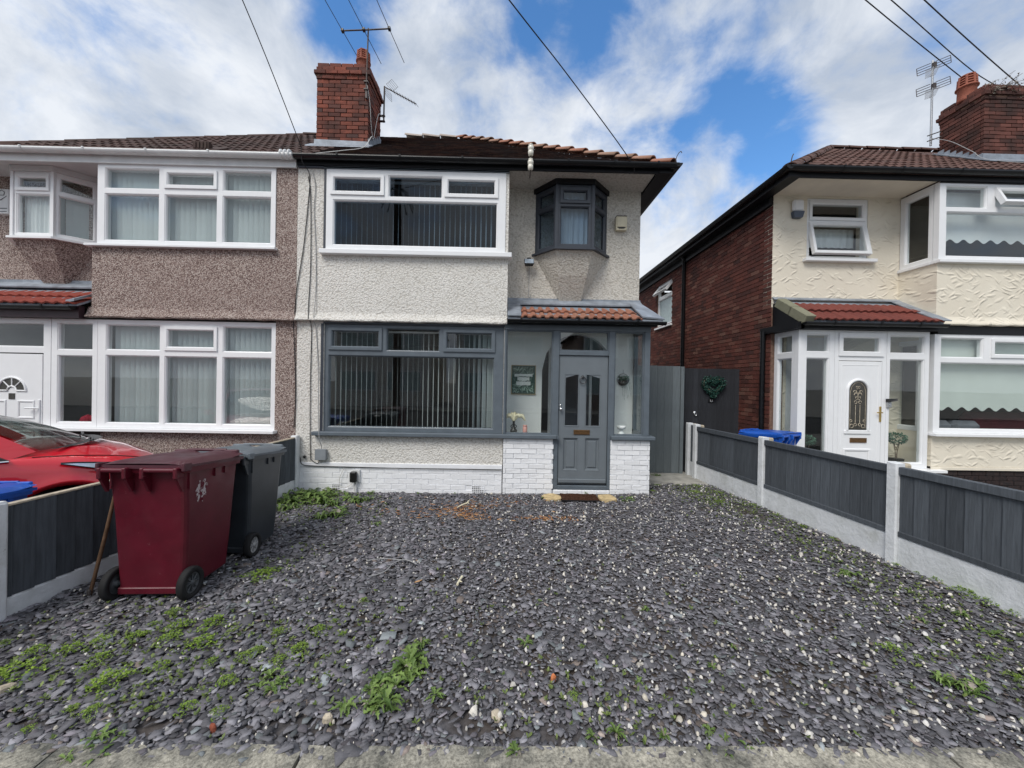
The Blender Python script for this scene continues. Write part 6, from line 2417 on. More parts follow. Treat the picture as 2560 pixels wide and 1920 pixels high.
# scuttle, wipers, grille
mb = MB()
addgrid(mb, grid(None, 3, 12, lambda u, v: tuple(base(.06 + .88 * v) + Vector((0, .015 + .10 * u * (1 - abs(2 * v - 1) ** 2 * .6), .004 - .004 * u)))))
for s in (0, 1):
    p0 = base(.30 + .38 * s) + Vector((0, .05, .012))
    mb.tube([p0, p0 + Vector((.06, .0, .03)), p0 + Vector((.44, -.03, .035))], .009, 5)
B('scuttle', mb, M['black_pl'], car)
mb = MB()
mb.box(-.40, .40, 2.05, 2.105, .42, .55, b=.02)
mb.box(-.55, .55, 2.02, 2.075, .26, .36, b=.02)
B('grille', mb, M['black_pl'], car)
mb = MB(); mb.box(-.26, .26, 2.10, 2.115, .44, .53, b=.004); B('plate_panel', mb, M['white_paint'], car)
mb = MB()
for y in (1.70, 1.73):
    pass
for xx in (.25, -.25):
    mb.lathe([(.018, 0), (.014, .010), (0, .014)], 10, M=Matrix.Translation((xx, 1.44, 1.018)))
B('washer_jet', mb, M['black_pl'], car)

# ================================================================== THINGS ON THE HOUSES
def simple(name, label, cat, mb, mat, group=None, parts=()):
    return tag(B(name, mb, mat), label, cat, group)


# burglar alarm boxes
a1 = thing('alarm_box', 'yellowed cream alarm box on the white house by the small grey bay window', 'alarm', (1.86, YW, 4.35))
mb = MB()
mb.prism([(1.775, YW - .002, 4.215), (1.945, YW - .002, 4.215), (1.952, YW - .002, 4.25), (1.952, YW - .002, 4.42), (1.940, YW - .002, 4.44), (1.78, YW - .002, 4.44), (1.768, YW - .002, 4.42), (1.768, YW - .002, 4.25)], (0, -.075, 0))
mb.prism([(1.79, YW - .077, 4.265), (1.93, YW - .077, 4.265), (1.93, YW - .077, 4.43), (1.79, YW - .077, 4.43)], (0, -.012, 0))
B('case', mb, M['alarm_cream'], a1)
mb = MB(); mb.prism([(1.79, YW - .0775, 4.258), (1.82, YW - .0775, 4.238), (1.90, YW - .0775, 4.238), (1.93, YW - .0775, 4.258)], (0, -.008, 0)); B('sounder_slot', mb, M['black_pl'], a1)
mb = MB(); mb.box(1.775, 1.945, YW - .085, YW - .002, 4.441, 4.450); B('cover', mb, M['rust'], a1)
a2 = thing('alarm_box', 'white and dark blue alarm box on the cream house', 'alarm', (4.84, YW, 4.65))
mb = MB()
mb.box(4.745, 4.925, YW - .085, YW - .002, 4.60, 4.80, b=.028)
B('case', mb, M['upvc'], a2)
mb = MB()
mb.hexa([(4.765, YW - .07, 4.50), (4.905, YW - .07, 4.50), (4.905, YW - .004, 4.50), (4.765, YW - .004, 4.50), (4.745, YW - .084, 4.60), (4.925, YW - .084, 4.60), (4.925, YW - .004, 4.60), (4.745, YW - .004, 4.60)])
B('sounder', mb, M['ring'], a2)
a3 = thing('alarm_box', 'square off white alarm box with a house emblem at the left edge', 'alarm', (-8.18, YW, 4.45))
mb = MB()
mb.box(-8.28, -8.10, YW - .10, YW - .002, 4.235, 4.64, b=.01)
B('case', mb, M['alarm_cream'] if False else M['upvc_old'], a3)
mb = MB()
q = YW - .1015
mb.tube([(-8.255, q, 4.535), (-8.175, q, 4.535), (-8.17, q, 4.565), (-8.17, q, 4.588), (-8.213, q, 4.618), (-8.258, q, 4.588), (-8.258, q, 4.565), (-8.255, q, 4.535)], .0055, 5)
mb.tube([(-8.245, q, 4.455), (-8.225, q, 4.458), (-8.13, q, 4.525)], [.008, .007, .004], 5)
mb.box(-8.262, -8.122, q - .001, q + .001, 4.316, 4.330)
mb.box(-8.262, -8.132, q - .001, q + .001, 4.268, 4.279)
B('emblem', mb, M['iron'], a3)

# floodlight
f1 = thing('floodlight', 'small black floodlight on the white wall left of the grey bay window', 'light', (.33, YW, 3.64))
mb = MB()
T = Matrix.Translation((.335, YW - .10, 3.625)) @ Matrix.Rotation(R(-24), 4, 'X')
mb.hexa([(-.080, -.045, -.05), (.080, -.045, -.05), (.06, .04, -.035), (-.06, .04, -.035), (-.080, -.045, .05), (.080, -.045, .05), (.06, .04, .035), (-.06, .04, .035)], 0, T)
B('housing', mb, M['black_pl'], f1)
mb = MB(); mb.box(-.072, .072, -.049, -.046, -.042, .042, M=T); B('lens', mb, M['lamp_lens'], f1)
mb = MB()
mb.tube([(.255, YW - .10, 3.66), (.255, YW - .03, 3.70), (.415, YW - .03, 3.70), (.415, YW - .10, 3.66)], .006, 6)
mb.box(.30, .37, YW - .04, YW - .002, 3.665, 3.735, b=.005)
B('bracket', mb, M['black_pl'], f1)
mb = MB()
mb.tube([(.345, YW - .006, 3.60), (.343, YW - .006, 3.30), (.34, YW - .006, 3.09), (.355, YW - .012, 3.068), (.372, YW - .012, 3.09), (.378, YW - .008, 3.12)], .0045, 6)
simple('cable', 'thin loose cable hanging down the wall below the floodlight', 'cable', mb, M['cable_g'])

# ceramic insulators at the gutter
for k, (z, lab) in enumerate(((5.055, 'upper white ceramic insulator on the black gutter'), (4.845, 'lower white ceramic insulator under the black gutter'))):
    t = thing('ceramic_insulator', lab, 'insulator', (.295, 5.66, z), 0, 'pair of insulators on the gutter')
    mb = MB()
    mb.lathe([(.020, -.075), (.036, -.068), (.040, -.01), (.030, .0), (.041, .010), (.043, .052), (.036, .062), (.026, .066), (.034, .073), (.034, .085), (.018, .094), (0, .095)], 16, c=(.295, 5.655, z))
    B('body', mb, M['ceramic'], t)
    mb = MB()
    mb.tube([(.295, 5.655, z - .07), (.295, 5.66, z - .10), (.295, 5.72, z - .105), (.295, 5.82, z - .10)], .010, 6)
    B('bracket', mb, M['rust'], t)

# aerials
ae = thing('radio_aerial', 'three element radio aerial on a mast at the main chimney', 'aerial', (-2.70, 7.27, 7.2))
mb = MB()
mb.tube([(-2.725, 7.262, 6.93), (-2.712, 7.262, 7.5), (-2.69, 7.24, 8.20)], .014, 8)
B('mast', mb, M['rust'], ae)
mb = MB(); mb.tube([(-3.15, 7.20, 8.105), (-2.70, 7.20, 8.135), (-2.29, 7.20, 8.168)], .013, 6); B('boom', mb, M['rust'], ae)
for xx, zz in ((-3.15, 8.105), (-2.76, 8.135), (-2.29, 8.168)):
    mb = MB(); mb.tube([(xx - .085, 6.30, zz), (xx, 7.20, zz), (xx + .075, 7.96, zz)], .0065, 6); B('element', mb, M['rust'], ae)
    mb = MB(); mb.box(xx - .025, xx + .025, 7.17, 7.24, zz - .022, zz + .03, b=.006); B('clamp', mb, M['black_pl'], ae)
mb = MB()
for z in (7.08, 7.22):
    mb.tube([(-2.72, 7.27, z), (-2.76, 7.31, z)], .012, 6)
    mb.box(-2.76, -2.685, 7.235, 7.285, z - .012, z + .012)
mb.box(-2.735, -2.70, 7.25, 7.298, 6.92, 7.10)
B('bracket', mb, M['rust'], ae)
ye = thing('television_aerial', 'small yagi television aerial on a bracket behind the main chimney', 'aerial', (-2.62, 7.90, 6.93))
mb = MB()
mb.tube([(-2.595, 7.90, 6.90), (-2.59, 7.90, 7.63)], .016, 8)
B('mast', mb, M['rust'], ye)
p0, p1 = Vector((-2.60, 7.90, 7.625)), Vector((-1.93, 7.86, 7.26))
mb = MB(); mb.tube([p0, p1], .010, 6); B('boom', mb, M['rust'], ye)
d = (p1 - p0).normalized()
n = Vector((.25, 1, .12)).normalized()
mb = MB()
for i in range(9):
    p = p0.lerp(p1, .28 + .71 * i / 8)
    mb.tube([p - n * .11, p + n * .11], .004, 5)
B('directors', mb, M['metal'], ye)
mb = MB()
up = n.cross(d).normalized()
for s in (-1, 1):
    c = p0 + d * .10
    e = (up * s * .8 + d * .45).normalized()
    for k in range(5):
        q = c + e * (.035 + .035 * k)
        mb.tube([q - n * .12, q + n * .12], .0035, 5)
    for w in (-1, 1):
        mb.tube([c + n * .12 * w + e * .03, c + n * .12 * w + e * .18], .0035, 5)
B('reflector', mb, M['metal'], ye)
mb = MB()
for z in (6.92, 7.03):
    mb.box(-2.70, -2.57, 7.88, 7.92, z - .012, z + .012)
B('bracket', mb, M['rust'], ye)
y2 = thing('television_aerial', 'tall mast with two stacked television aerials at the cream house chimney', 'aerial', (9.30, 8.42, 7.1))
mb = MB(); mb.tube([(9.295, 8.42, 7.05), (9.30, 8.42, 8.93)], .020, 8); B('mast', mb, M['metal'], y2)
for zz, sc in ((8.80, 1.0), (8.34, .95)):
    d = Vector((-.28, -.20, -.36)).normalized()
    n = Vector((.86, -.30, .26)).normalized()
    p0 = Vector((9.30, 8.40, zz))
    p1 = p0 + d * .62 * sc
    mb = MB(); mb.tube([p0, p1], .009, 6)
    for i in range(9):
        p = p0.lerp(p1, .22 + .77 * i / 8)
        mb.tube([p - n * (.13 - .005 * i), p + n * (.13 - .005 * i)], .005, 5)
    B('directors', mb, M['metal'], y2)
    mb = MB()
    up = Vector((0, .1, 1)).normalized()
    for s in (-1, 1):
        a = p0 + n * .05 * s
        b = p0 + n * .30 * s
        for k in (-.085, -.028, .028, .085):
            mb.tube([a + up * k, b + up * k], .007, 5)
        mb.tube([b - up * .085, b + up * .085], .007, 5)
    mb.box(p0.x - .03, p0.x + .03, p0.y - .04, p0.y + .02, p0.z - .06, p0.z + .06)
    B('reflector', mb, M['rust'], y2)
mb = MB()
for z in (7.16, 7.28):
    mb.tube([(9.19, 8.40, z - .03), (9.42, 8.30, z + .03)], .011, 6)
B('bracket', mb, M['rust'], y2)


def wire(label, pts, mat, r=.006, name='cable', group=None):
    # smooth curve through control points
    P = [Vector(p) for p in pts]
    if len(P) > 2:
        q = []
        for i in range(len(P) - 1):
            a, b, c, d_ = P[max(i - 1, 0)], P[i], P[i + 1], P[min(i + 2, len(P) - 1)]
            for k in range(6):
                t = k / 6
                q.append(.5 * ((2 * b) + (c - a) * t + (2 * a - 5 * b + 4 * c - d_) * t * t + (3 * b - a - 3 * c + d_) * t ** 3))
        P = q + [P[-1]]
    mb = MB()
    mb.tube(P, r, 6)
    return simple(name, label, 'cable', mb, mat, group)


wire('overhead line running down from the sky to the party gutter beside the main chimney', [(-3.07, 5.70, 5.05), (-3.105, 4.7, 5.85), (-3.20, 3.2, 6.95), (-3.28, 1.0, 8.7), (-3.3, -4.5, 11.5)], M['cable_k'], .0065, 'overhead_wire', 'overhead wires')
wire('overhead line sagging down to the right eaves corner of the white house', [(1.80, 5.80, 4.83), (1.786, 5.70, 4.96), (.753, 5.0, 5.614), (-.045, 4.2, 5.805), (-2.0, 2.4, 6.45), (-7.0, -4.5, 9.0)], M['cable_k'], .0075, 'overhead_wire', 'overhead wires')
wire('overhead line passing left of the cream house chimney pot', [(10.0, 8.3, 8.34), (6.455, 7.0, 8.772), (1.0, 5.0, 9.6)], M['cable_k'], .010, 'overhead_wire', 'overhead wires')
wire('overhead line passing behind the cream house chimney pot', [(11.8, 9.0, 8.75), (10.283, 8.5, 8.806), (7.03, 7.1, 8.889), (1.5, 4.9, 9.3)], M['cable_k'], .010, 'overhead_wire', 'overhead wires')
wire('overhead line nearest the top right corner of the view', [(11.9, 8.62, 8.40), (11.477, 8.5, 8.43), (7.656, 7.1, 8.909), (2.0, 5.0, 9.8)], M['cable_k'], .010, 'overhead_wire', 'overhead wires')
# cables down the left end of the white house
YF = 5.852
wire('black cable looping from the eaves down the left end of the white house', [(-3.07, 5.70, 5.05), (-3.07, 5.73, 4.86), (-3.02, YF, 4.72), (-3.035, YF, 4.30), (-3.10, YF, 3.60), (-3.19, YF, 2.98), (-3.215, YF, 2.62), (-3.225, 5.84, 2.50), (-3.23, 5.885, 2.2), (-3.20, 5.885, 1.4), (-3.22, 5.885, .9)], M['cable_k'], .006)
wire('straight black cable running down to the grey meter box', [(-3.04, YF, 4.70), (-3.00, YF, 4.40), (-2.985, YF, 3.4), (-3.01, YF, 2.70), (-2.985, 5.82, 2.55), (-2.975, 5.885, 2.4), (-2.98, 5.885, 1.5), (-2.965, 5.885, .55), (-2.93, 5.87, .42), (-2.84, 5.87, .38), (-2.81, 5.865, .46)], M['cable_k'], .0055)
wire('grey cable down the white house wall just left of the windows', [(-2.97, YF, 4.75), (-2.93, YF, 4.55), (-2.945, YF, 4.2), (-2.91, YF, 3.6), (-2.90, YF, 3.0), (-2.915, 5.83, 2.56), (-2.905, 5.885, 2.4), (-2.86, 5.88, 1.75), (-2.80, 5.80, .85), (-2.785, 5.86, .62), (-2.80, 5.845, .44)], M['cable_g'], .0055)
wire('black cable clipped along the white plinth band below the bay window', [(-3.10, 5.868, .46), (-3.08, 5.868, .36), (-2.9, 5.872, .335), (-2.2, 5.872, .325), (-1.6, 5.872, .318), (-.9, 5.872, .315), (-.06, 5.872, .312)], M['cable_k'], .0055)
wire('white cable curling from the plinth to the outdoor socket', [(-2.44, 5.87, .31), (-2.50, 5.86, .18), (-2.50, 5.86, .05), (-2.42, 5.85, .02), (-2.34, 5.86, .06), (-2.30, 5.87, .11)], M['cable_w'], .0045)
wire('thin white aerial lead hanging down the chimney and over the roof', [(-2.70, 7.25, 7.15), (-2.672, 7.32, 6.9), (-2.668, 7.40, 6.5), (-2.66, 7.45, 6.32), (-2.63, 7.30, 6.22), (-2.62, 6.9, roofz(6.9) + .05), (-2.75, 6.4, roofz(6.4) + .05), (-2.95, 6.0, roofz(6.0) + .05), (-3.05, 5.80, 5.0)], M['cable_w'], .006)
wire('second white aerial lead looping down the side of the main chimney', [(-2.60, 7.90, 6.98), (-2.66, 7.80, 7.0), (-2.672, 7.68, 6.7), (-2.67, 7.55, 6.35), (-2.63, 7.33, 6.23)], M['cable_w'], .006)
wire('aerial lead drooping from the stacked aerials over the cream house roof', [(9.30, 8.40, 7.2), (9.37, 8.1, 6.95), (9.36, 7.7, 6.5), (9.4, 7.4, roofz(7.4) + .06), (10.2, 6.6, roofz(6.6) + .07)], M['cable_g'], .006)

# meter box, socket
mbx = thing('meter_box', 'small grey plastic cable box low on the white wall', 'utility box', (-2.79, 5.89, .51))
bx(mbx, 'case', M['metal_grey'], -2.865, -2.712, 5.835, 5.898, .435, .592, b=.008)
bx(mbx, 'lid', M['metal_grey'], -2.870, -2.707, 5.825, 5.834, .430, .597, b=.003)
sk = thing('outdoor_socket', 'black weatherproof socket on a white backing on the brick plinth', 'socket', (-2.27, 5.89, .19))
bx(sk, 'backing', M['upvc_old'], -2.315, -2.205, 5.865, 5.892, .10, .285, b=.004)
bx(sk, 'cover', M['black_pl'], -2.338, -2.238, 5.80, 5.864, .105, .265, b=.014)
mb = MB(); mb.tube([(-2.262, 5.87, .10), (-2.262, 5.87, -.08)], .018, 8); B('conduit', mb, M['upvc_old'], sk)
mb = MB(); mb.lathe([(.020, 0), (.022, .02), (.010, .03), (0, .031)], 10, M=Matrix.Translation((-3.05, 5.89, .47)) @ Matrix.Rotation(R(90), 4, 'X'))
simple('cable_grommet', 'round black cable entry plug at the left foot of the white house', 'plug', mb, M['black_pl'])

# door bell on the white porch
db = thing('doorbell', 'grey doorbell with black hood beside the white door', 'doorbell', (5.92, 5.88, 1.42))
bx(db, 'body', M['metal'], 5.905, 5.968, 5.87, 5.903, 1.365, 1.45, b=.006)
mb = MB(); mb.hexa([(5.90, 5.83, 1.452), (5.985, 5.80, 1.475), (5.985, 5.903, 1.475), (5.90, 5.903, 1.452), (5.90, 5.84, 1.500), (5.995, 5.81, 1.505), (5.99, 5.903, 1.505), (5.90, 5.903, 1.500)]); B('hood', mb, M['black_pl'], db)
mb = MB(); mb.lathe([(.012, 0), (.010, .006), (0, .007)], 12, M=Matrix.Translation((5.937, 5.869, 1.41)) @ Matrix.Rotation(R(90), 4, 'X')); B('button', mb, M['chrome'], db)

# ================================================================== INSIDE THE PORCHES
pic = thing('wall_picture', 'framed green jungle leaf print with torn white paper strips, in the grey porch', 'picture', (.28, 6.45, 1.70))
mb = MB()
mb.ring(.075, 1.455, .485, 1.945, [(0, 6.458), (0, 6.435), (.010, 6.435), (.010, 6.447)])
B('picture_frame', mb, M['tan_wood'], pic)
bx(pic, 'print', M['green_dk'], .083, .477, 6.446, 6.457, 1.463, 1.937)
mb = MB()
rr = random.Random(12)
for q in range(95):
    cx_, cz_ = rr.uniform(.10, .46), rr.choice([rr.uniform(1.48, 1.60), rr.uniform(1.80, 1.92), rr.uniform(1.48, 1.92)])
    a = rr.uniform(0, math.pi)
    l, w = rr.uniform(.03, .06), rr.uniform(.005, .011)
    d, n = Vector((math.cos(a), 0, math.sin(a))), Vector((-math.sin(a), 0, math.cos(a)))
    c = Vector((max(.086 + l, min(.474 - l, cx_)), 6.4452 - rr.uniform(0, .0012), max(1.466 + l, min(1.934 - l, cz_))))
    mb.add([c - d * l, c + n * w, c + d * l, c - n * w], [(0, 1, 2, 3)])
B('printed_leaves', mb, M['weed_dk'], pic)
mb = MB()
for a, b, z0, z1 in ((.13, .43, 1.755, 1.80), (.18, .38, 1.685, 1.745), (.16, .40, 1.61, 1.672)):
    n = 10
    up = [(a + (b - a) * i / n, 6.4430, z1 + rr.uniform(-.006, .006)) for i in range(n + 1)]
    dn = [(a + (b - a) * i / n, 6.4430, z0 + rr.uniform(-.006, .006)) for i in range(n, -1, -1)]
    mb.poly(up + dn)
B('paper_strip', mb, M['paper'], pic)

va = thing('vase', 'black two handled vase of cream pampas on the porch sill', 'vase', (.122, 6.02, .862))
mb = MB()
c = (.122, 6.01, .862)
mb.lathe([(.040, 0), (.052, .012), (.055, .035), (.046, .062), (.022, .080), (.017, .11), (.017, .18), (.021, .19), (.015, .19)], 20, c=c)
for s in (-1, 1):
    mb.tube([(c[0] + s * (.018 + .026 * math.sin(math.pi * k / 8)), c[1], .94 + .055 * k / 8) for k in range(9)], .007, 6)
B('body', mb, M['black_pl'], va)
mb = MB()
rr = random.Random(3)
for q in range(9):
    a = -1.25 + 2.5 * q / 8 + rr.uniform(-.1, .1)
    base_ = Vector((c[0], c[1], 1.045))
    L = rr.uniform(.16, .21)
    yo = rr.uniform(-.03, .03)
    pts = [base_, base_ + Vector((math.sin(a) * L * .35, yo * .5, .09)), base_ + Vector((math.sin(a) * L * .75, yo, .125 - .03 * abs(a))), base_ + Vector((math.sin(a) * L * 1.02, yo, .10 - .075 * abs(a)))]
    mb.tube(pts, [.008, .026, .032, .008], 7)
    for w in range(60):
        u = rr.uniform(.25, 1)
        i = min(2, int(u * 3))
        p = pts[i].lerp(pts[i + 1], u * 3 - i)
        d = Vector((rr.uniform(-1, 1), rr.uniform(-1, 1), rr.uniform(-.6, 1))).normalized() * .034
        s_ = d.orthogonal().normalized() * .004
        mb.add([p + s_, p + d, p - s_], [(0, 1, 2)])
B('pampas', mb, M['pampas'], va)
mb = MB()
mb.lathe([(.034, 0), (.037, .006), (.037, .095), (.030, .105), (.030, .112), (.034, .114), (.034, .128), (0, .130)], 20, c=(.300, 6.01, .862))
simple('jar', 'pink lidded candle jar on the porch sill beside the black vase', 'jar', mb, M['pink'])
mb = MB()
c = (1.808, 6.0, .905)
mb.lathe([(.062, -.04), (.050, -.012), (.026, .010), (.016, .020), (.030, .030), (.060, .055), (.078, .10), (.074, .10), (.055, .062), (0, .045)], 24, c=c)
mb.lathe([(.066, -.043), (.066, -.038), (.060, -.036)], 24, c=c)
simple('bowl_ornament', 'white ceramic pedestal bowl on the right porch sill', 'ornament', mb, M['white_pot'])


def hanging_planter(label, x, y, z, s, mat, wallx=None):
    t = thing('hanging_planter', label, 'planter', (x, y, z), 0, 'hanging planters inside porches')
    mb = MB()
    mb.tube([(x + .10 * s * math.cos(R(k * 15)), y, z + .10 * s * math.sin(R(k * 15))) for k in range(25)], .0035, 6, caps=False)
    mb.tube([(x, y, z + .10 * s), (x, y, z + .17 * s)], .003, 5)
    B('hoop', mb, M['iron'], t)
    mb = MB()
    n = 10
    for a in range(n):
        for b in range(5):
            q = []
            for da, db in ((0, 0), (1, 0), (1, 1), (0, 1)):
                w, e = math.pi + math.pi * (a + da) / n, (b + db) / 5 * math.pi / 2
                q.append((x + .10 * s * math.cos(w) * math.cos(e), y - .055 * s * math.sin(e) * abs(math.sin(w)) ** .5 + 0, z + .10 * s * math.sin(w) * math.cos(e * .6)))
            mb.add(q, [(0, 1, 2, 3)], 0, True)
    mb.prism([(x + .10 * s * math.cos(math.pi + math.pi * i / 10), y + .004, z + .10 * s * math.sin(math.pi + math.pi * i / 10)) for i in range(11)], (0, .008, 0))
    B('pot', mb, M['black_pl'], t)
    rr = random.Random(4)
    mb = MB()
    for q in range(150):
        p = Vector((x + rr.uniform(-.085, .085) * s, y - .03 * s + rr.uniform(-.03, .02), z + rr.uniform(-.01, .055) * s))
        d = Vector((rr.uniform(-1, 1), rr.uniform(-1, .3), rr.uniform(-.2, 1))).normalized() * .035 * s
        sd = d.orthogonal().normalized() * .006 * s
        mb.add([p - d * .4, p + sd, p + d, p - sd], [(0, 1, 2, 3)])
    for k, L in enumerate((.22, .30, .18, .26, .14, .24)):
        px = x + (-.02 + .028 * k) * s
        for j in range(int(L / .011)):
            p = Vector((px + rr.uniform(-.006, .006), y - .05 * s, z - .05 * s - j * .011 * s))
            for w in range(2):
                d = Vector((rr.uniform(-1, 1), rr.uniform(-1, .2), rr.uniform(-.5, .3))).normalized() * .010 * s
                sd = d.orthogonal().normalized() * .005
                mb.add([p - sd, p + d, p + sd], [(0, 1, 2)])
    B('trailing_plant', mb, mat, t)
    return t


hanging_planter('round hoop wall planter with trailing greenery inside the grey porch', 1.955, 6.44, 1.73, 1.0, M['topiary'])
hanging_planter('round hoop wall planter with trailing greenery inside the white glazed porch', 4.92, 6.42, 1.77, 1.0, M['topiary'])


def topiary(label, x, y, z0, hstem, rad):
    t = thing('topiary', label, 'plant', (x, y, z0), 0, 'small topiary balls inside the white porch')
    mb = MB()
    mb.hexa([(x - .055, y - .055, z0), (x + .055, y - .055, z0), (x + .055, y + .055, z0), (x - .055, y + .055, z0), (x - .07, y - .07, z0 + .12), (x + .07, y - .07, z0 + .12), (x + .07, y + .07, z0 + .12), (x - .07, y + .07, z0 + .12)])
    B('pot', mb, M['black_pl'], t)
    rr = random.Random(8)
    mb = MB()
    for k in range(4):
        a = R(90 * k)
        mb.tube([(x + .012 * math.cos(a), y + .012 * math.sin(a), z0 + .11), (x - .018 * math.sin(a), y + .018 * math.cos(a), z0 + .11 + hstem * .5), (x + .05 * math.cos(a), y + .05 * math.sin(a), z0 + .12 + hstem)], .005, 5)
    B('stem', mb, M['twig'], t)
    mb = MB()
    c = Vector((x, y, z0 + .12 + hstem + rad * .55))
    for q in range(620):
        v = Vector((rr.gauss(0, 1), rr.gauss(0, 1), rr.gauss(0, 1))).normalized()
        p = c + Vector((v.x, v.y, v.z * .78)) * rad * rr.uniform(.72, 1.06)
        d = (v + Vector((rr.uniform(-.8, .8), rr.uniform(-.8, .8), rr.uniform(-.8, .8)))).normalized() * .017
        s_ = d.orthogonal().normalized() * .009
        mb.add([p - d, p + s_, p + d, p - s_], [(0, 1, 2, 3)])
    B('crown', mb, M['topiary'], t)


topiary('topiary ball with bare stem in the right side light of the white porch', 6.285, 6.10, .425, .25, .125)
topiary('topiary ball low in the left side light of the white porch', 4.835, 6.10, .425, .21, .105)
mb = MB(); mb.box(4.64, 6.60, 6.03, 6.20, .38, .42); mb.box(4.64, 6.60, 6.2, YW, -.02, .05); B('porch_shelf', mb, M['upvc_old'], HR)
mb = MB()
mb.plate(4.72, 5.42, .05, 2.5, 6.435, 6.449, [(4.80, .30, 5.34, 2.2)])
ind = B('inner_door', mb, M['upvc_old'], HR)
bx(ind, 'door_leaf', M['black_paint'], 4.80, 5.34, 6.440, 6.448, .30, 2.2)

# roller blinds with scalloped hems in the cream house
def roller(label, x0, x1, y, ztop, zbot, mat, amp=.03, pitch=.22):
    t = thing('roller_blind', label, 'blind', ((x0 + x1) / 2, y, zbot), 0, 'scalloped roller blinds of the cream house')
    n = int((x1 - x0) / .02)
    mb = MB()
    vs = []
    for yy in (y, y + .003):
        for i in range(n + 1):
            x = x0 + (x1 - x0) * i / n
            vs += [(x, yy, zbot + amp * math.cos(2 * math.pi * x / pitch)), (x, yy, ztop)]
    m = 2 * (n + 1)
    mb.add(vs, [(m * k + 2 * i, m * k + 2 * i + 2, m * k + 2 * i + 3, m * k + 2 * i + 1) for k in (0, 1) for i in range(n)])
    B('cloth', mb, mat, t)
    mb = MB(); mb.tube([(x0, y + .02, ztop), (x1, y + .02, ztop)], .02, 8); B('roller', mb, M['upvc_old'], t)
    return t


roller('pale green roller blind with scalloped hem in the ground floor bay of the cream house', 6.70, 9.55, 6.03, 2.50, 1.355, M['roller'])
roller('sheer white roller blind with scalloped hem in the upstairs bay of the cream house', 6.70, 9.55, 6.06, 4.80, 4.03, M['net'])
sf = thing('sofa', 'dark maroon sofa with grey cushions behind the ground floor bay of the cream house', 'sofa', (8.0, 6.5, .06))
mb = MB(); mb.box(6.9, 9.5, 6.30, 7.1, .1, .80, b=.06); mb.box(7.55, 9.5, 6.20, 6.42, .75, 1.30, b=.10); B('seat', mb, M['sofa'], sf)
for a, b in ((6.85, 7.25), (7.22, 7.72)):
    mb = MB(); mb.box(a, b, 6.10, 6.32, .95, 1.16, b=.075); B('cushion', mb, M['cushion'], sf)
mb = MB()
mb.prism([(6.72, 6.10, .985), (6.80, 6.10, .985), (6.90, 6.12, 1.22), (6.86, 6.12, 1.24)], (0, .02, 0))
mb.prism([(6.74, 6.14, 1.24), (6.90, 6.12, 1.25), (6.90, 6.12, 1.23), (6.74, 6.14, 1.22)], (0, .02, 0))
simple('wooden_chair', 'pale wooden chair edge at the left of the cream house bay window', 'chair', mb, M['tan_wood'])
mb = MB()
rr = random.Random(5)
for k in range(7):
    p = (-6.42 + rr.uniform(-.12, .16), 6.12 + rr.uniform(-.03, .05), .93 + rr.uniform(-.02, .10))
    r0 = rr.uniform(.06, .10)
    mb.lathe([(0, -r0), (r0 * .7, -r0 * .7), (r0, 0), (r0 * .75, r0 * .6), (0, r0)], 10, c=p)
simple('red_cloth', 'crumpled red cloth on the sill inside the left porch', 'cloth', mb, M['red_cloth'])

# ================================================================== DOORSTEP AND LOOSE THINGS
dm = thing('doormat', 'worn brown coir doormat lying on the slate in front of the grey door', 'doormat', (1.085, 5.57, 0))
mb = MB(Matrix.Translation((1.085, 5.575, gz(1.1, 5.6) + .022)) @ Matrix.Rotation(R(-1.5), 4, 'Z'))
n = 14
vs = []
rr = random.Random(2)
for i in range(n + 1):
    for j in range(7):
        vs.append((-.265 + .53 * i / n, -.165 + .33 * j / 6, rr.uniform(-.004, .006)))
mb.add(vs, [(i * 7 + j, (i + 1) * 7 + j, (i + 1) * 7 + j + 1, i * 7 + j + 1) for i in range(n) for j in range(6)])
mb.box(-.265, .265, -.165, .165, -.02, -.006)
B('pile', mb, M['coir'], dm)
mb = MB(Matrix.Translation((1.085, 5.575, gz(1.1, 5.6) + .022)) @ Matrix.Rotation(R(-1.5), 4, 'Z'))
mb.box(-.28, .28, -.178, -.166, -.02, .004)
B('edge', mb, M['black_pl'], dm)
for (a, b, lab, ang) in ((.69, 5.60, 'worn yellow sandstone slab at the left end of the doormat', 3), (1.49, 5.58, 'worn yellow sandstone slab at the right end of the doormat', -2)):
    mb = MB(Matrix.Translation((a, b, gz(a, b))) @ Matrix.Rotation(R(ang), 4, 'Z'))
    rr = random.Random(int(a * 100))
    k = 11
    pts = [(.15 * math.cos(2 * math.pi * i / k) * rr.uniform(.8, 1.2) * 1.0, .165 * math.sin(2 * math.pi * i / k) * rr.uniform(.85, 1.1), -.03) for i in range(k)]
    mb.prism(pts, (0, 0, .048))
    simple('stone_slab', lab, 'stone', mb, M['sand'], 'sandstone slabs at the door')
wire('loose white cord lying in loops on the slate in the middle of the garden', [(-1.24, 3.50, .018), (-1.10, 3.53, .022), (-.97, 3.52, .02), (-.86, 3.50, .022), (-.777, 3.447, .015), (-.90, 3.50, .03), (-.985, 3.44, .022), (-1.00, 3.34, .02), (-1.04, 3.27, .018), (-1.12, 3.21, .02)], M['cable_g'], .0038, 'cord')
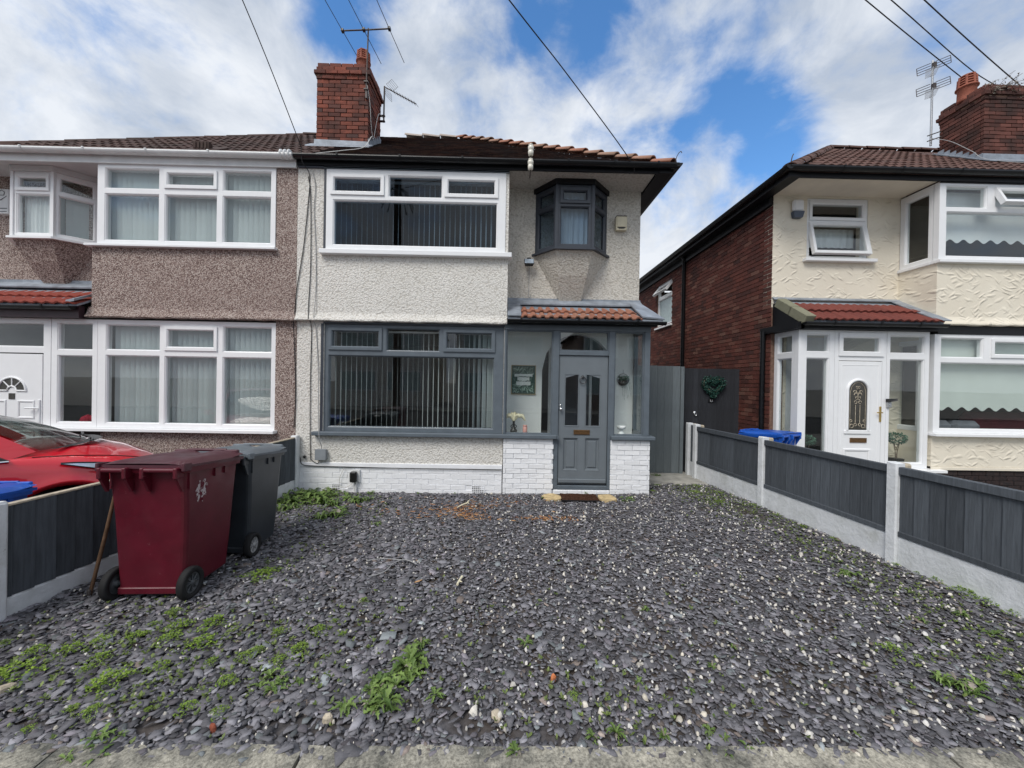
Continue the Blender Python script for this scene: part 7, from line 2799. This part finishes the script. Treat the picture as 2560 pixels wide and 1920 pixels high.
def stone(name, label, cat, x, y, l, w, h, rot, mat, seed=1, group=None):
    rr = random.Random(seed)
    mb = MB(Matrix.Translation((x, y, gz(x, y) + .006)) @ Matrix.Rotation(R(rot), 4, 'Z'))
    k = 8
    lo = [(l / 2 * math.cos(2 * math.pi * i / k) * rr.uniform(.8, 1.15), w / 2 * math.sin(2 * math.pi * i / k) * rr.uniform(.8, 1.15)) for i in range(k)]
    vs = [(a, b, -.01) for a, b in lo] + [(a * rr.uniform(.9, 1.04), b * rr.uniform(.9, 1.04), h * .6) for a, b in lo] + [(a * .6, b * .6, h * rr.uniform(.85, 1.1)) for a, b in lo]
    fs = [(r_ * k + i, r_ * k + (i + 1) % k, (r_ + 1) * k + (i + 1) % k, (r_ + 1) * k + i) for r_ in range(2) for i in range(k)] + [tuple(2 * k + i for i in range(k))]
    mb.add(vs, fs)
    return simple(name, label, cat, mb, mat, group)
stone('brick_fragment', 'broken red brick piece near the kerb, left of the middle', 'brick', -1.351, 1.818, .042, .024, .022, -25, M['brick_frag'], 4)
stone('brick_fragment', 'small orange brick crumb in the slate right of the middle', 'brick', .289, 2.137, .034, .030, .022, 40, M['brick_frag2'], 5)
stone('pale_stone', 'long pale buff stone at the left edge of the slate', 'stone', -2.60, 2.03, .10, .045, .025, 48, M['tan_stone'], 6)
stone('pale_stone', 'flat dirty white stone near the kerb in the middle of the bed', 'stone', -.02, 1.90, .055, .075, .012, 20, M['tan_stone'], 8)
stone('pale_stone', 'round cream stone beside the big dandelion near the kerb', 'stone', -.84, 1.87, .05, .038, .026, 10, M['tan_stone'], 9)
stone('pale_stone', 'pair half of white stones in front of the doormat', 'stone', .72, 4.19, .065, .045, .02, 20, M['post_white'], 10) if False else None
mb = MB()
mb.tube([(-.37, 3.10, .020), (-.362, 3.15, .024), (-.345, 3.22, .022)], [.011, .008, .012], 6)
mb.tube([(-.362, 3.15, .024), (-.335, 3.135, .022)], [.008, .004], 5)
simple('bone', 'small bleached bone like stick lying on the slate', 'stick', mb, M['pampas'])
mb = MB(); mb.tube([(-.62, 5.02, .01), (-.56, 5.07, .03), (-.48, 5.14, .04)], [.006, .008, .011], 6); mb.tube([(-.50, 5.12, .04), (-.47, 5.15, .075)], [.008, .004], 5)
simple('twig', 'pale broken twig among bark scraps below the bay window', 'twig', mb, M['pampas'])

# ================================================================== WEEDS
def rosette(mb, rr, ox, oy, sz, nl):
    for i in range(nl):
        a = 2 * math.pi * i / nl + rr.uniform(-.5, .5)
        L = rr.uniform(.18, .5) * sz
        lift = rr.uniform(.0, .34) * (1 if rr.random() > .2 else .3)
        d = Vector((math.cos(a), math.sin(a), 0))
        s = Vector((-d.y, d.x, 0))
        n = 10
        cen, wid = [], []
        bend = rr.uniform(-.22, .22)
        ws_ = rr.uniform(.085, .135)
        for k in range(n + 1):
            u = k / n
            cen.append(Vector((ox, oy, 0)) + d * (L * u * (1 - .12 * u)) + Vector((0, 0, max(.006, lift * L * 1.9 * math.sin(u * 2.5) * (1 - .3 * u)))) + s * (bend * L * u * u))
            w = L * ws_ * (math.sin(min(1, u * .98 + .10) * math.pi * .88) ** .7) + .004
            wid.append((w * rr.uniform(1.1, 1.5) if k % 2 else w * rr.uniform(.35, .6)) if 0 < k < n - 1 else w * .55)
        vs = []
        for k in range(n + 1):
            tip = d * (-.10 * wid[k]) if k % 2 else d * 0
            vs += [cen[k] - s * wid[k] + Vector((0, 0, wid[k] * .3)) + tip, cen[k], cen[k] + s * wid[k] + Vector((0, 0, wid[k] * .3)) + tip]
        fs = []
        for k in range(n):
            fs += [(3 * k, 3 * k + 1, 3 * k + 4, 3 * k + 3), (3 * k + 1, 3 * k + 2, 3 * k + 5, 3 * k + 4)]
        mb.add(vs, fs, 1 if rr.random() < .07 else 0, False)


def dandelion(seed, mat, big=False):
    rr = random.Random(seed)
    mb = MB()
    if big:
        for q in range(7):
            a, r_ = rr.uniform(0, 6.28), rr.uniform(.05, .36)
            rosette(mb, rr, r_ * math.cos(a), r_ * math.sin(a), rr.uniform(.38, .62), rr.randint(9, 15))
    else:
        rosette(mb, rr, 0, 0, 1.0, rr.randint(16, 26))
    return mb.mesh('weed', [mat, M['dryleaf']])


def chickweed(seed, mat):
    rr = random.Random(seed)
    mb = MB()
    for q in range(165):
        rad = .5 * math.sqrt(rr.random())
        a = rr.uniform(0, 2 * math.pi)
        rad *= 1 + .35 * math.sin(3 * a + seed) + .2 * math.sin(5 * a + 2 * seed)
        h = max(0.02, .30 * (1 - (rad / .6) ** 2)) * rr.uniform(.5, 1.1)
        p = Vector((rad * math.cos(a), rad * math.sin(a), h))
        for w in range(2):
            d = Vector((rr.uniform(-1, 1), rr.uniform(-1, 1), rr.uniform(-.1, .7))).normalized() * rr.uniform(.045, .085)
            s = d.cross(Vector((0, 0, 1)))
            s = (s.normalized() if s.length > 1e-4 else Vector((1, 0, 0))) * d.length * .42
            mb.add([p, p + d * .55 + s, p + d * 1.1, p + d * .55 - s], [(0, 1, 2, 3)])
    return mb.mesh('weed', mat)


def region(x, y, kind):
    if x > 3.2 and y < 4.2:
        w = 'along the foot of the right fence near the second white post'
    elif x > 2.2 and y > 4.2:
        w = 'between the right fence and the concrete path to the gates'
    elif x > 2.2:
        w = 'in the slate towards the right fence'
    elif y > 5.6:
        w = 'against the foot of the white house wall'
    elif y > 4.3:
        w = 'in the slate in front of the white house'
    elif y < 1.95 and x > .2:
        w = 'in the slate along the right half of the kerb'
    elif x > -.1:
        w = 'in the open middle of the slate'
    elif y < 2.0:
        w = 'in the slate along the left half of the kerb'
    elif x < -2.2:
        w = 'in the slate between the left fence and the kerb'
    elif x < -1.6:
        w = 'in the slate just in front of the maroon bin'
    else:
        w = 'in the slate right of the maroon bin'
    return 'small ' + kind + ' ' + w, kind + 's ' + w


DM = [dandelion(s, M['weed']) for s in range(6)]
DB = [dandelion(40 + s, M['weed'], True) for s in range(6)]
CM = [chickweed(s, M['weed2']) for s in range(5)]
DAND = [(-1.20, 2.09, 0.20), (-0.69, 1.99, 0.25), (-0.55, 2.14, 0.32), (-0.51, 2.41, 0.15), (-0.35, 2.02, 0.13), (-1.81, 1.70, 0.20), (-2.85, 5.56, 0.58), (-2.32, 5.30, 0.42), (-1.95, 5.37, 0.32), (-2.11, 4.79, 0.40), (-1.47, 4.47, 0.14), (1.74, 5.53, 0.22), (1.24, 5.82, 0.09), (0.58, 5.58, 0.14), (0.15, 2.42, 0.15), (1.04, 2.80, 0.10), (1.46, 2.41, 0.07), (1.24, 2.24, 0.08), (0.76, 2.11, 0.08), (1.02, 2.06, 0.07), (0.55, 1.81, 0.14), (0.43, 1.79, 0.09), (1.00, 1.82, 0.09), (0.77, 1.79, 0.09), (1.05, 1.78, 0.06), (1.13, 1.74, 0.08), (1.02, 1.70, 0.07), (2.58, 2.10, 0.22), (3.06, 3.35, 0.18), (3.37, 2.77, 0.14), (3.00, 2.69, 0.11), (3.32, 2.55, 0.13), (3.00, 2.32, 0.10), (0.07, 1.71, 0.12), (-2.81, 5.03, 0.30), (-2.45, 5.62, .34), (-2.95, 5.72, .45), (-2.70, 5.38, .38), (-3.02, 5.25, .40), (-2.60, 5.70, .35), (-.62, 2.06, .22), (2.75, 7.0, .16), (-2.0, 5.76, .16), (-1.3, 5.78, .12), (-.75, 5.80, .09)]
BIG = {0: 'dandelion clump alone near the kerb, between the maroon bin and the big pair', 1: 'bushy dandelion in the nearer half of the big central clump', 2: 'broad dandelion in the farther half of the big central clump', 5: 'ragged dark dandelion growing over the kerb joint at bottom left', 6: 'tallest weed at the left foot of the white house', 7: 'leafy weed on the slate in front of the left air brick', 9: 'spreading weed patch on the slate in front of the outdoor socket', 11: 'leafy weed at the right end of the doormat', 27: 'pale weed on the slate at the lower right', 41: 'small weed at the foot of the mid grey gate', 33: 'weed on the kerb edge just right of the middle', 14: 'small dandelion alone in the centre of the slate', 20: 'broad leaved weed near the kerb right of the middle'}
for i, (x, y, w) in enumerate(DAND):
    o = bpy.data.objects.new('weed', DB[i % 6] if w > .15 else DM[i % 6])
    COL.objects.link(o)
    o.location = (x, y, gz(x, y) + .004)
    s = w * (1.55 if w > .15 else 1.1)
    o.scale = (s, s, s * rnd.uniform(.9, 1.25))
    o.rotation_euler = (0, 0, rnd.uniform(0, 6.28))
    lab, grp = region(x, y, 'rosette weed')
    tag(o, BIG.get(i, lab), 'weed', grp)
CHICK = [(-2.66, 2.12, 0.24), (-2.76, 2.30, 0.13), (-2.57, 2.32, 0.15), (-2.49, 2.42, 0.12), (-2.31, 2.45, 0.13), (-2.32, 2.58, 0.07), (-2.29, 2.70, 0.11), (-2.12, 2.54, 0.16), (-2.09, 2.43, 0.14), (-1.92, 2.57, 0.17), (-1.85, 2.39, 0.17), (-2.33, 2.25, 0.12), (-1.94, 2.20, 0.12), (-2.09, 2.08, 0.20), (-2.32, 2.18, 0.08), (-1.56, 1.93, 0.10), (-1.74, 1.92, 0.05), (-1.39, 1.91, 0.08), (-2.00, 1.90, 0.10), (-2.12, 1.92, 0.07), (-2.19, 1.80, 0.07), (-1.68, 2.24, 0.08), (-1.52, 2.28, 0.10), (-1.48, 2.33, 0.09), (-1.30, 2.26, 0.09), (-1.23, 2.34, 0.13), (-1.45, 2.51, 0.09), (-1.20, 2.53, 0.11), (-1.15, 2.63, 0.06), (-1.03, 2.49, 0.06), (-1.49, 2.09, 0.11), (-2.03, 3.26, 0.25), (-0.73, 2.77, 0.07), (-1.04, 2.88, 0.07), (-3.03, 2.38, 0.08), (3.68, 3.55, 0.07), (3.72, 3.40, 0.05), (3.74, 3.25, 0.11), (3.73, 3.05, 0.19), (3.78, 2.92, 0.15), (3.79, 2.78, 0.11), (2.45, 2.38, 0.13), (2.56, 2.32, 0.06), (0.28, 2.90, 0.04), (0.50, 2.40, 0.04), (0.38, 2.02, 0.06), (2.97, 2.16, 0.08), (3.50, 4.9, .10), (3.55, 4.5, .12), (3.45, 5.3, .14), (3.60, 4.15, .10), (3.30, 5.9, .16), (3.15, 6.25, .16), (2.95, 5.9, .18), (3.05, 5.4, .18), (2.5, 6.3, .12), (2.30, 5.95, .12), (-2.95, 3.1, .10)]
CL = {0: 'largest bright green chickweed mound at the left edge', 13: 'bright green chickweed mound nearest the left end of the kerb', 31: 'flat olive weed patch on the slate right of the bins', 15: 'round chickweed tuft near the kerb below the lone dandelion'}
for i, (x, y, w) in enumerate(CHICK):
    o = bpy.data.objects.new('weed', CM[i % 5])
    COL.objects.link(o)
    o.location = (x, y, gz(x, y) + .006)
    flat_ = .35 if (i == 31 or i > 46) else rnd.uniform(.7, 1.1)
    o.scale = (w * .92, w * .92, w * flat_)
    o.rotation_euler = (0, 0, rnd.uniform(0, 6.28))
    lab, grp = region(x, y, 'bright chickweed tuft')
    tag(o, CL.get(i, lab), 'weed', grp)
# seedlings too many to count
mb = MB()
rr = random.Random(31)
spots = [(-2.3, 2.3, .38, .30, 330), (-1.45, 2.3, .30, .22, 170), (-2.0, 1.95, .3, .12, 60), (3.05, 5.7, .28, .5, 620), (3.3, 4.3, .22, .8, 360), (3.2, 2.9, .30, .5, 260), (2.9, 2.2, .5, .25, 120), (-2.6, 5.2, .35, .4, 260), (.6, 1.95, .5, .14, 110), (-1.0, 2.6, .6, .4, 90), (.8, 2.6, .9, .5, 60), (-2.0, 3.4, .15, .3, 60), (-1.9, 4.9, .3, .4, 110)]
for cx_, cy_, sx_, sy_, n in spots:
    for q in range(n):
        x, y = rr.gauss(cx_, sx_), rr.gauss(cy_, sy_)
        if not (FLX(y) + .05 < x < FRX(y) - .06 and 1.72 < y < 6.35) or (y > 5.80 and x < 2.3):
            continue
        z = gz(x, y) + .010
        for w in range(rr.randint(3, 6)):
            a = rr.uniform(0, 6.28)
            l = rr.uniform(.010, .024)
            d = Vector((math.cos(a), math.sin(a), rr.uniform(.2, 1.0))) * l
            s = Vector((-math.sin(a), math.cos(a), 0)) * l * .32
            p = Vector((x, y, z))
            mb.add([p, p + d * .6 + s, p + d, p + d * .6 - s], [(0, 1, 2, 3)])
tag(B('seedlings', mb, M['moss']), 'tiny seedlings and moss sprinkled through the slate chips', None, None, 'stuff')
# dry weed on the cream house chimney
dw = thing('chimney_weed', 'tangled dry weed growing on top of the cream house chimney', 'plant', (9.75, 7.5, 7.7))
mb, fb = MB(), MB()
rr = random.Random(14)
for q in range(70):
    p = Vector((rr.uniform(9.42, 10.3), rr.uniform(7.5, 7.8), rr.uniform(7.50, 7.74)))
    d = Vector((rr.uniform(-.3, .5), rr.uniform(-.5, .1), rr.uniform(-.1, .45)))
    e = p + d * rr.uniform(.25, .55)
    mb.tube([p, p.lerp(e, .5) + Vector((0, 0, .04)), e], .004, 4)
    for w in range(11):
        c = p.lerp(e, rr.random()) + Vector((rr.uniform(-.04, .04), rr.uniform(-.04, .04), rr.uniform(-.04, .04)))
        l = Vector((rr.uniform(-1, 1), rr.uniform(-1, 1), rr.uniform(-1, 1))).normalized() * .028
        s = l.orthogonal().normalized() * .012
        fb.add([c - l, c + s, c + l, c - s], [(0, 1, 2, 3)])
B('stems', mb, M['twig'], dw)
B('foliage', fb, M['dryleaf'], dw)

# ================================================================== ACROSS THE ROAD (what the windows mirror)
def far_house(x0, label):
    t = thing('house', label, 'house', (x0 + 3, -14.0, 0), 0, 'houses across the road')
    mb = MB(); mb.box(x0, x0 + 6.4, -21, -14.0, -.1, 5.0); B('wall', mb, M['render_main'] if int(x0) % 2 else M['pebble'], t)
    mb = MB()
    mb.add([(x0 - .3, -13.7, 5.0), (x0 + 6.7, -13.7, 5.0), (x0 + 6.7, -21.3, 5.0), (x0 - .3, -21.3, 5.0), (x0 + 2.8, -17.5, 7.6), (x0 + 3.6, -17.5, 7.6)], [(0, 1, 5, 4), (1, 2, 5), (2, 3, 4, 5), (3, 0, 4), (0, 3, 2, 1)])
    B('roof', mb, M['tile_br'], t)
    for a in (x0 + .4, x0 + 3.4):
        for z in (.9, 3.4):
            mb = MB(front(0, 0, 0)); mb.plate(a, a + 2.4, z, z + 1.4, -13.97, -13.90, [(a + .1, z + .1, a + 1.1, z + 1.3), (a + 1.2, z + .1, a + 2.3, z + 1.3)])
            f = B('window', mb, M['upvc'], t)
            mb = MB(); mb.box(a + .05, a + 2.35, -13.95, -13.94, z + .05, z + 1.35); B('pane', mb, M['obscure_lt'], f)
    return t


far_house(-11.5, 'pale house across the road, left one mirrored in the ground floor windows')
far_house(-3.4, 'house across the road, middle one mirrored in the ground floor windows')
far_house(4.7, 'house across the road, right one mirrored in the ground floor windows')
tp_ = thing('telegraph_pole', 'tarred telegraph pole across the pavement, mirrored in the white upstairs window', 'pole', (-5.0, -5.5, 0))
mb = MB(); mb.tube([(-5.0, -5.5, -.1), (-5.0, -5.5, 10.6)], [.19, .16], 12); B('shaft', mb, M['bark'], tp_)
mb = MB()
for k in range(10):
    a = R(36 * k)
    mb.tube([(-5.0 + .12 * math.cos(a), -5.5 + .12 * math.sin(a), 10.2), (-5.0 + .45 * math.cos(a), -5.5 + .45 * math.sin(a), 10.0), (-5.0 + .7 * math.cos(a), -5.5 + .7 * math.sin(a), 9.3)], .022, 5)
B('drop_wires', mb, M['cable_k'], tp_)
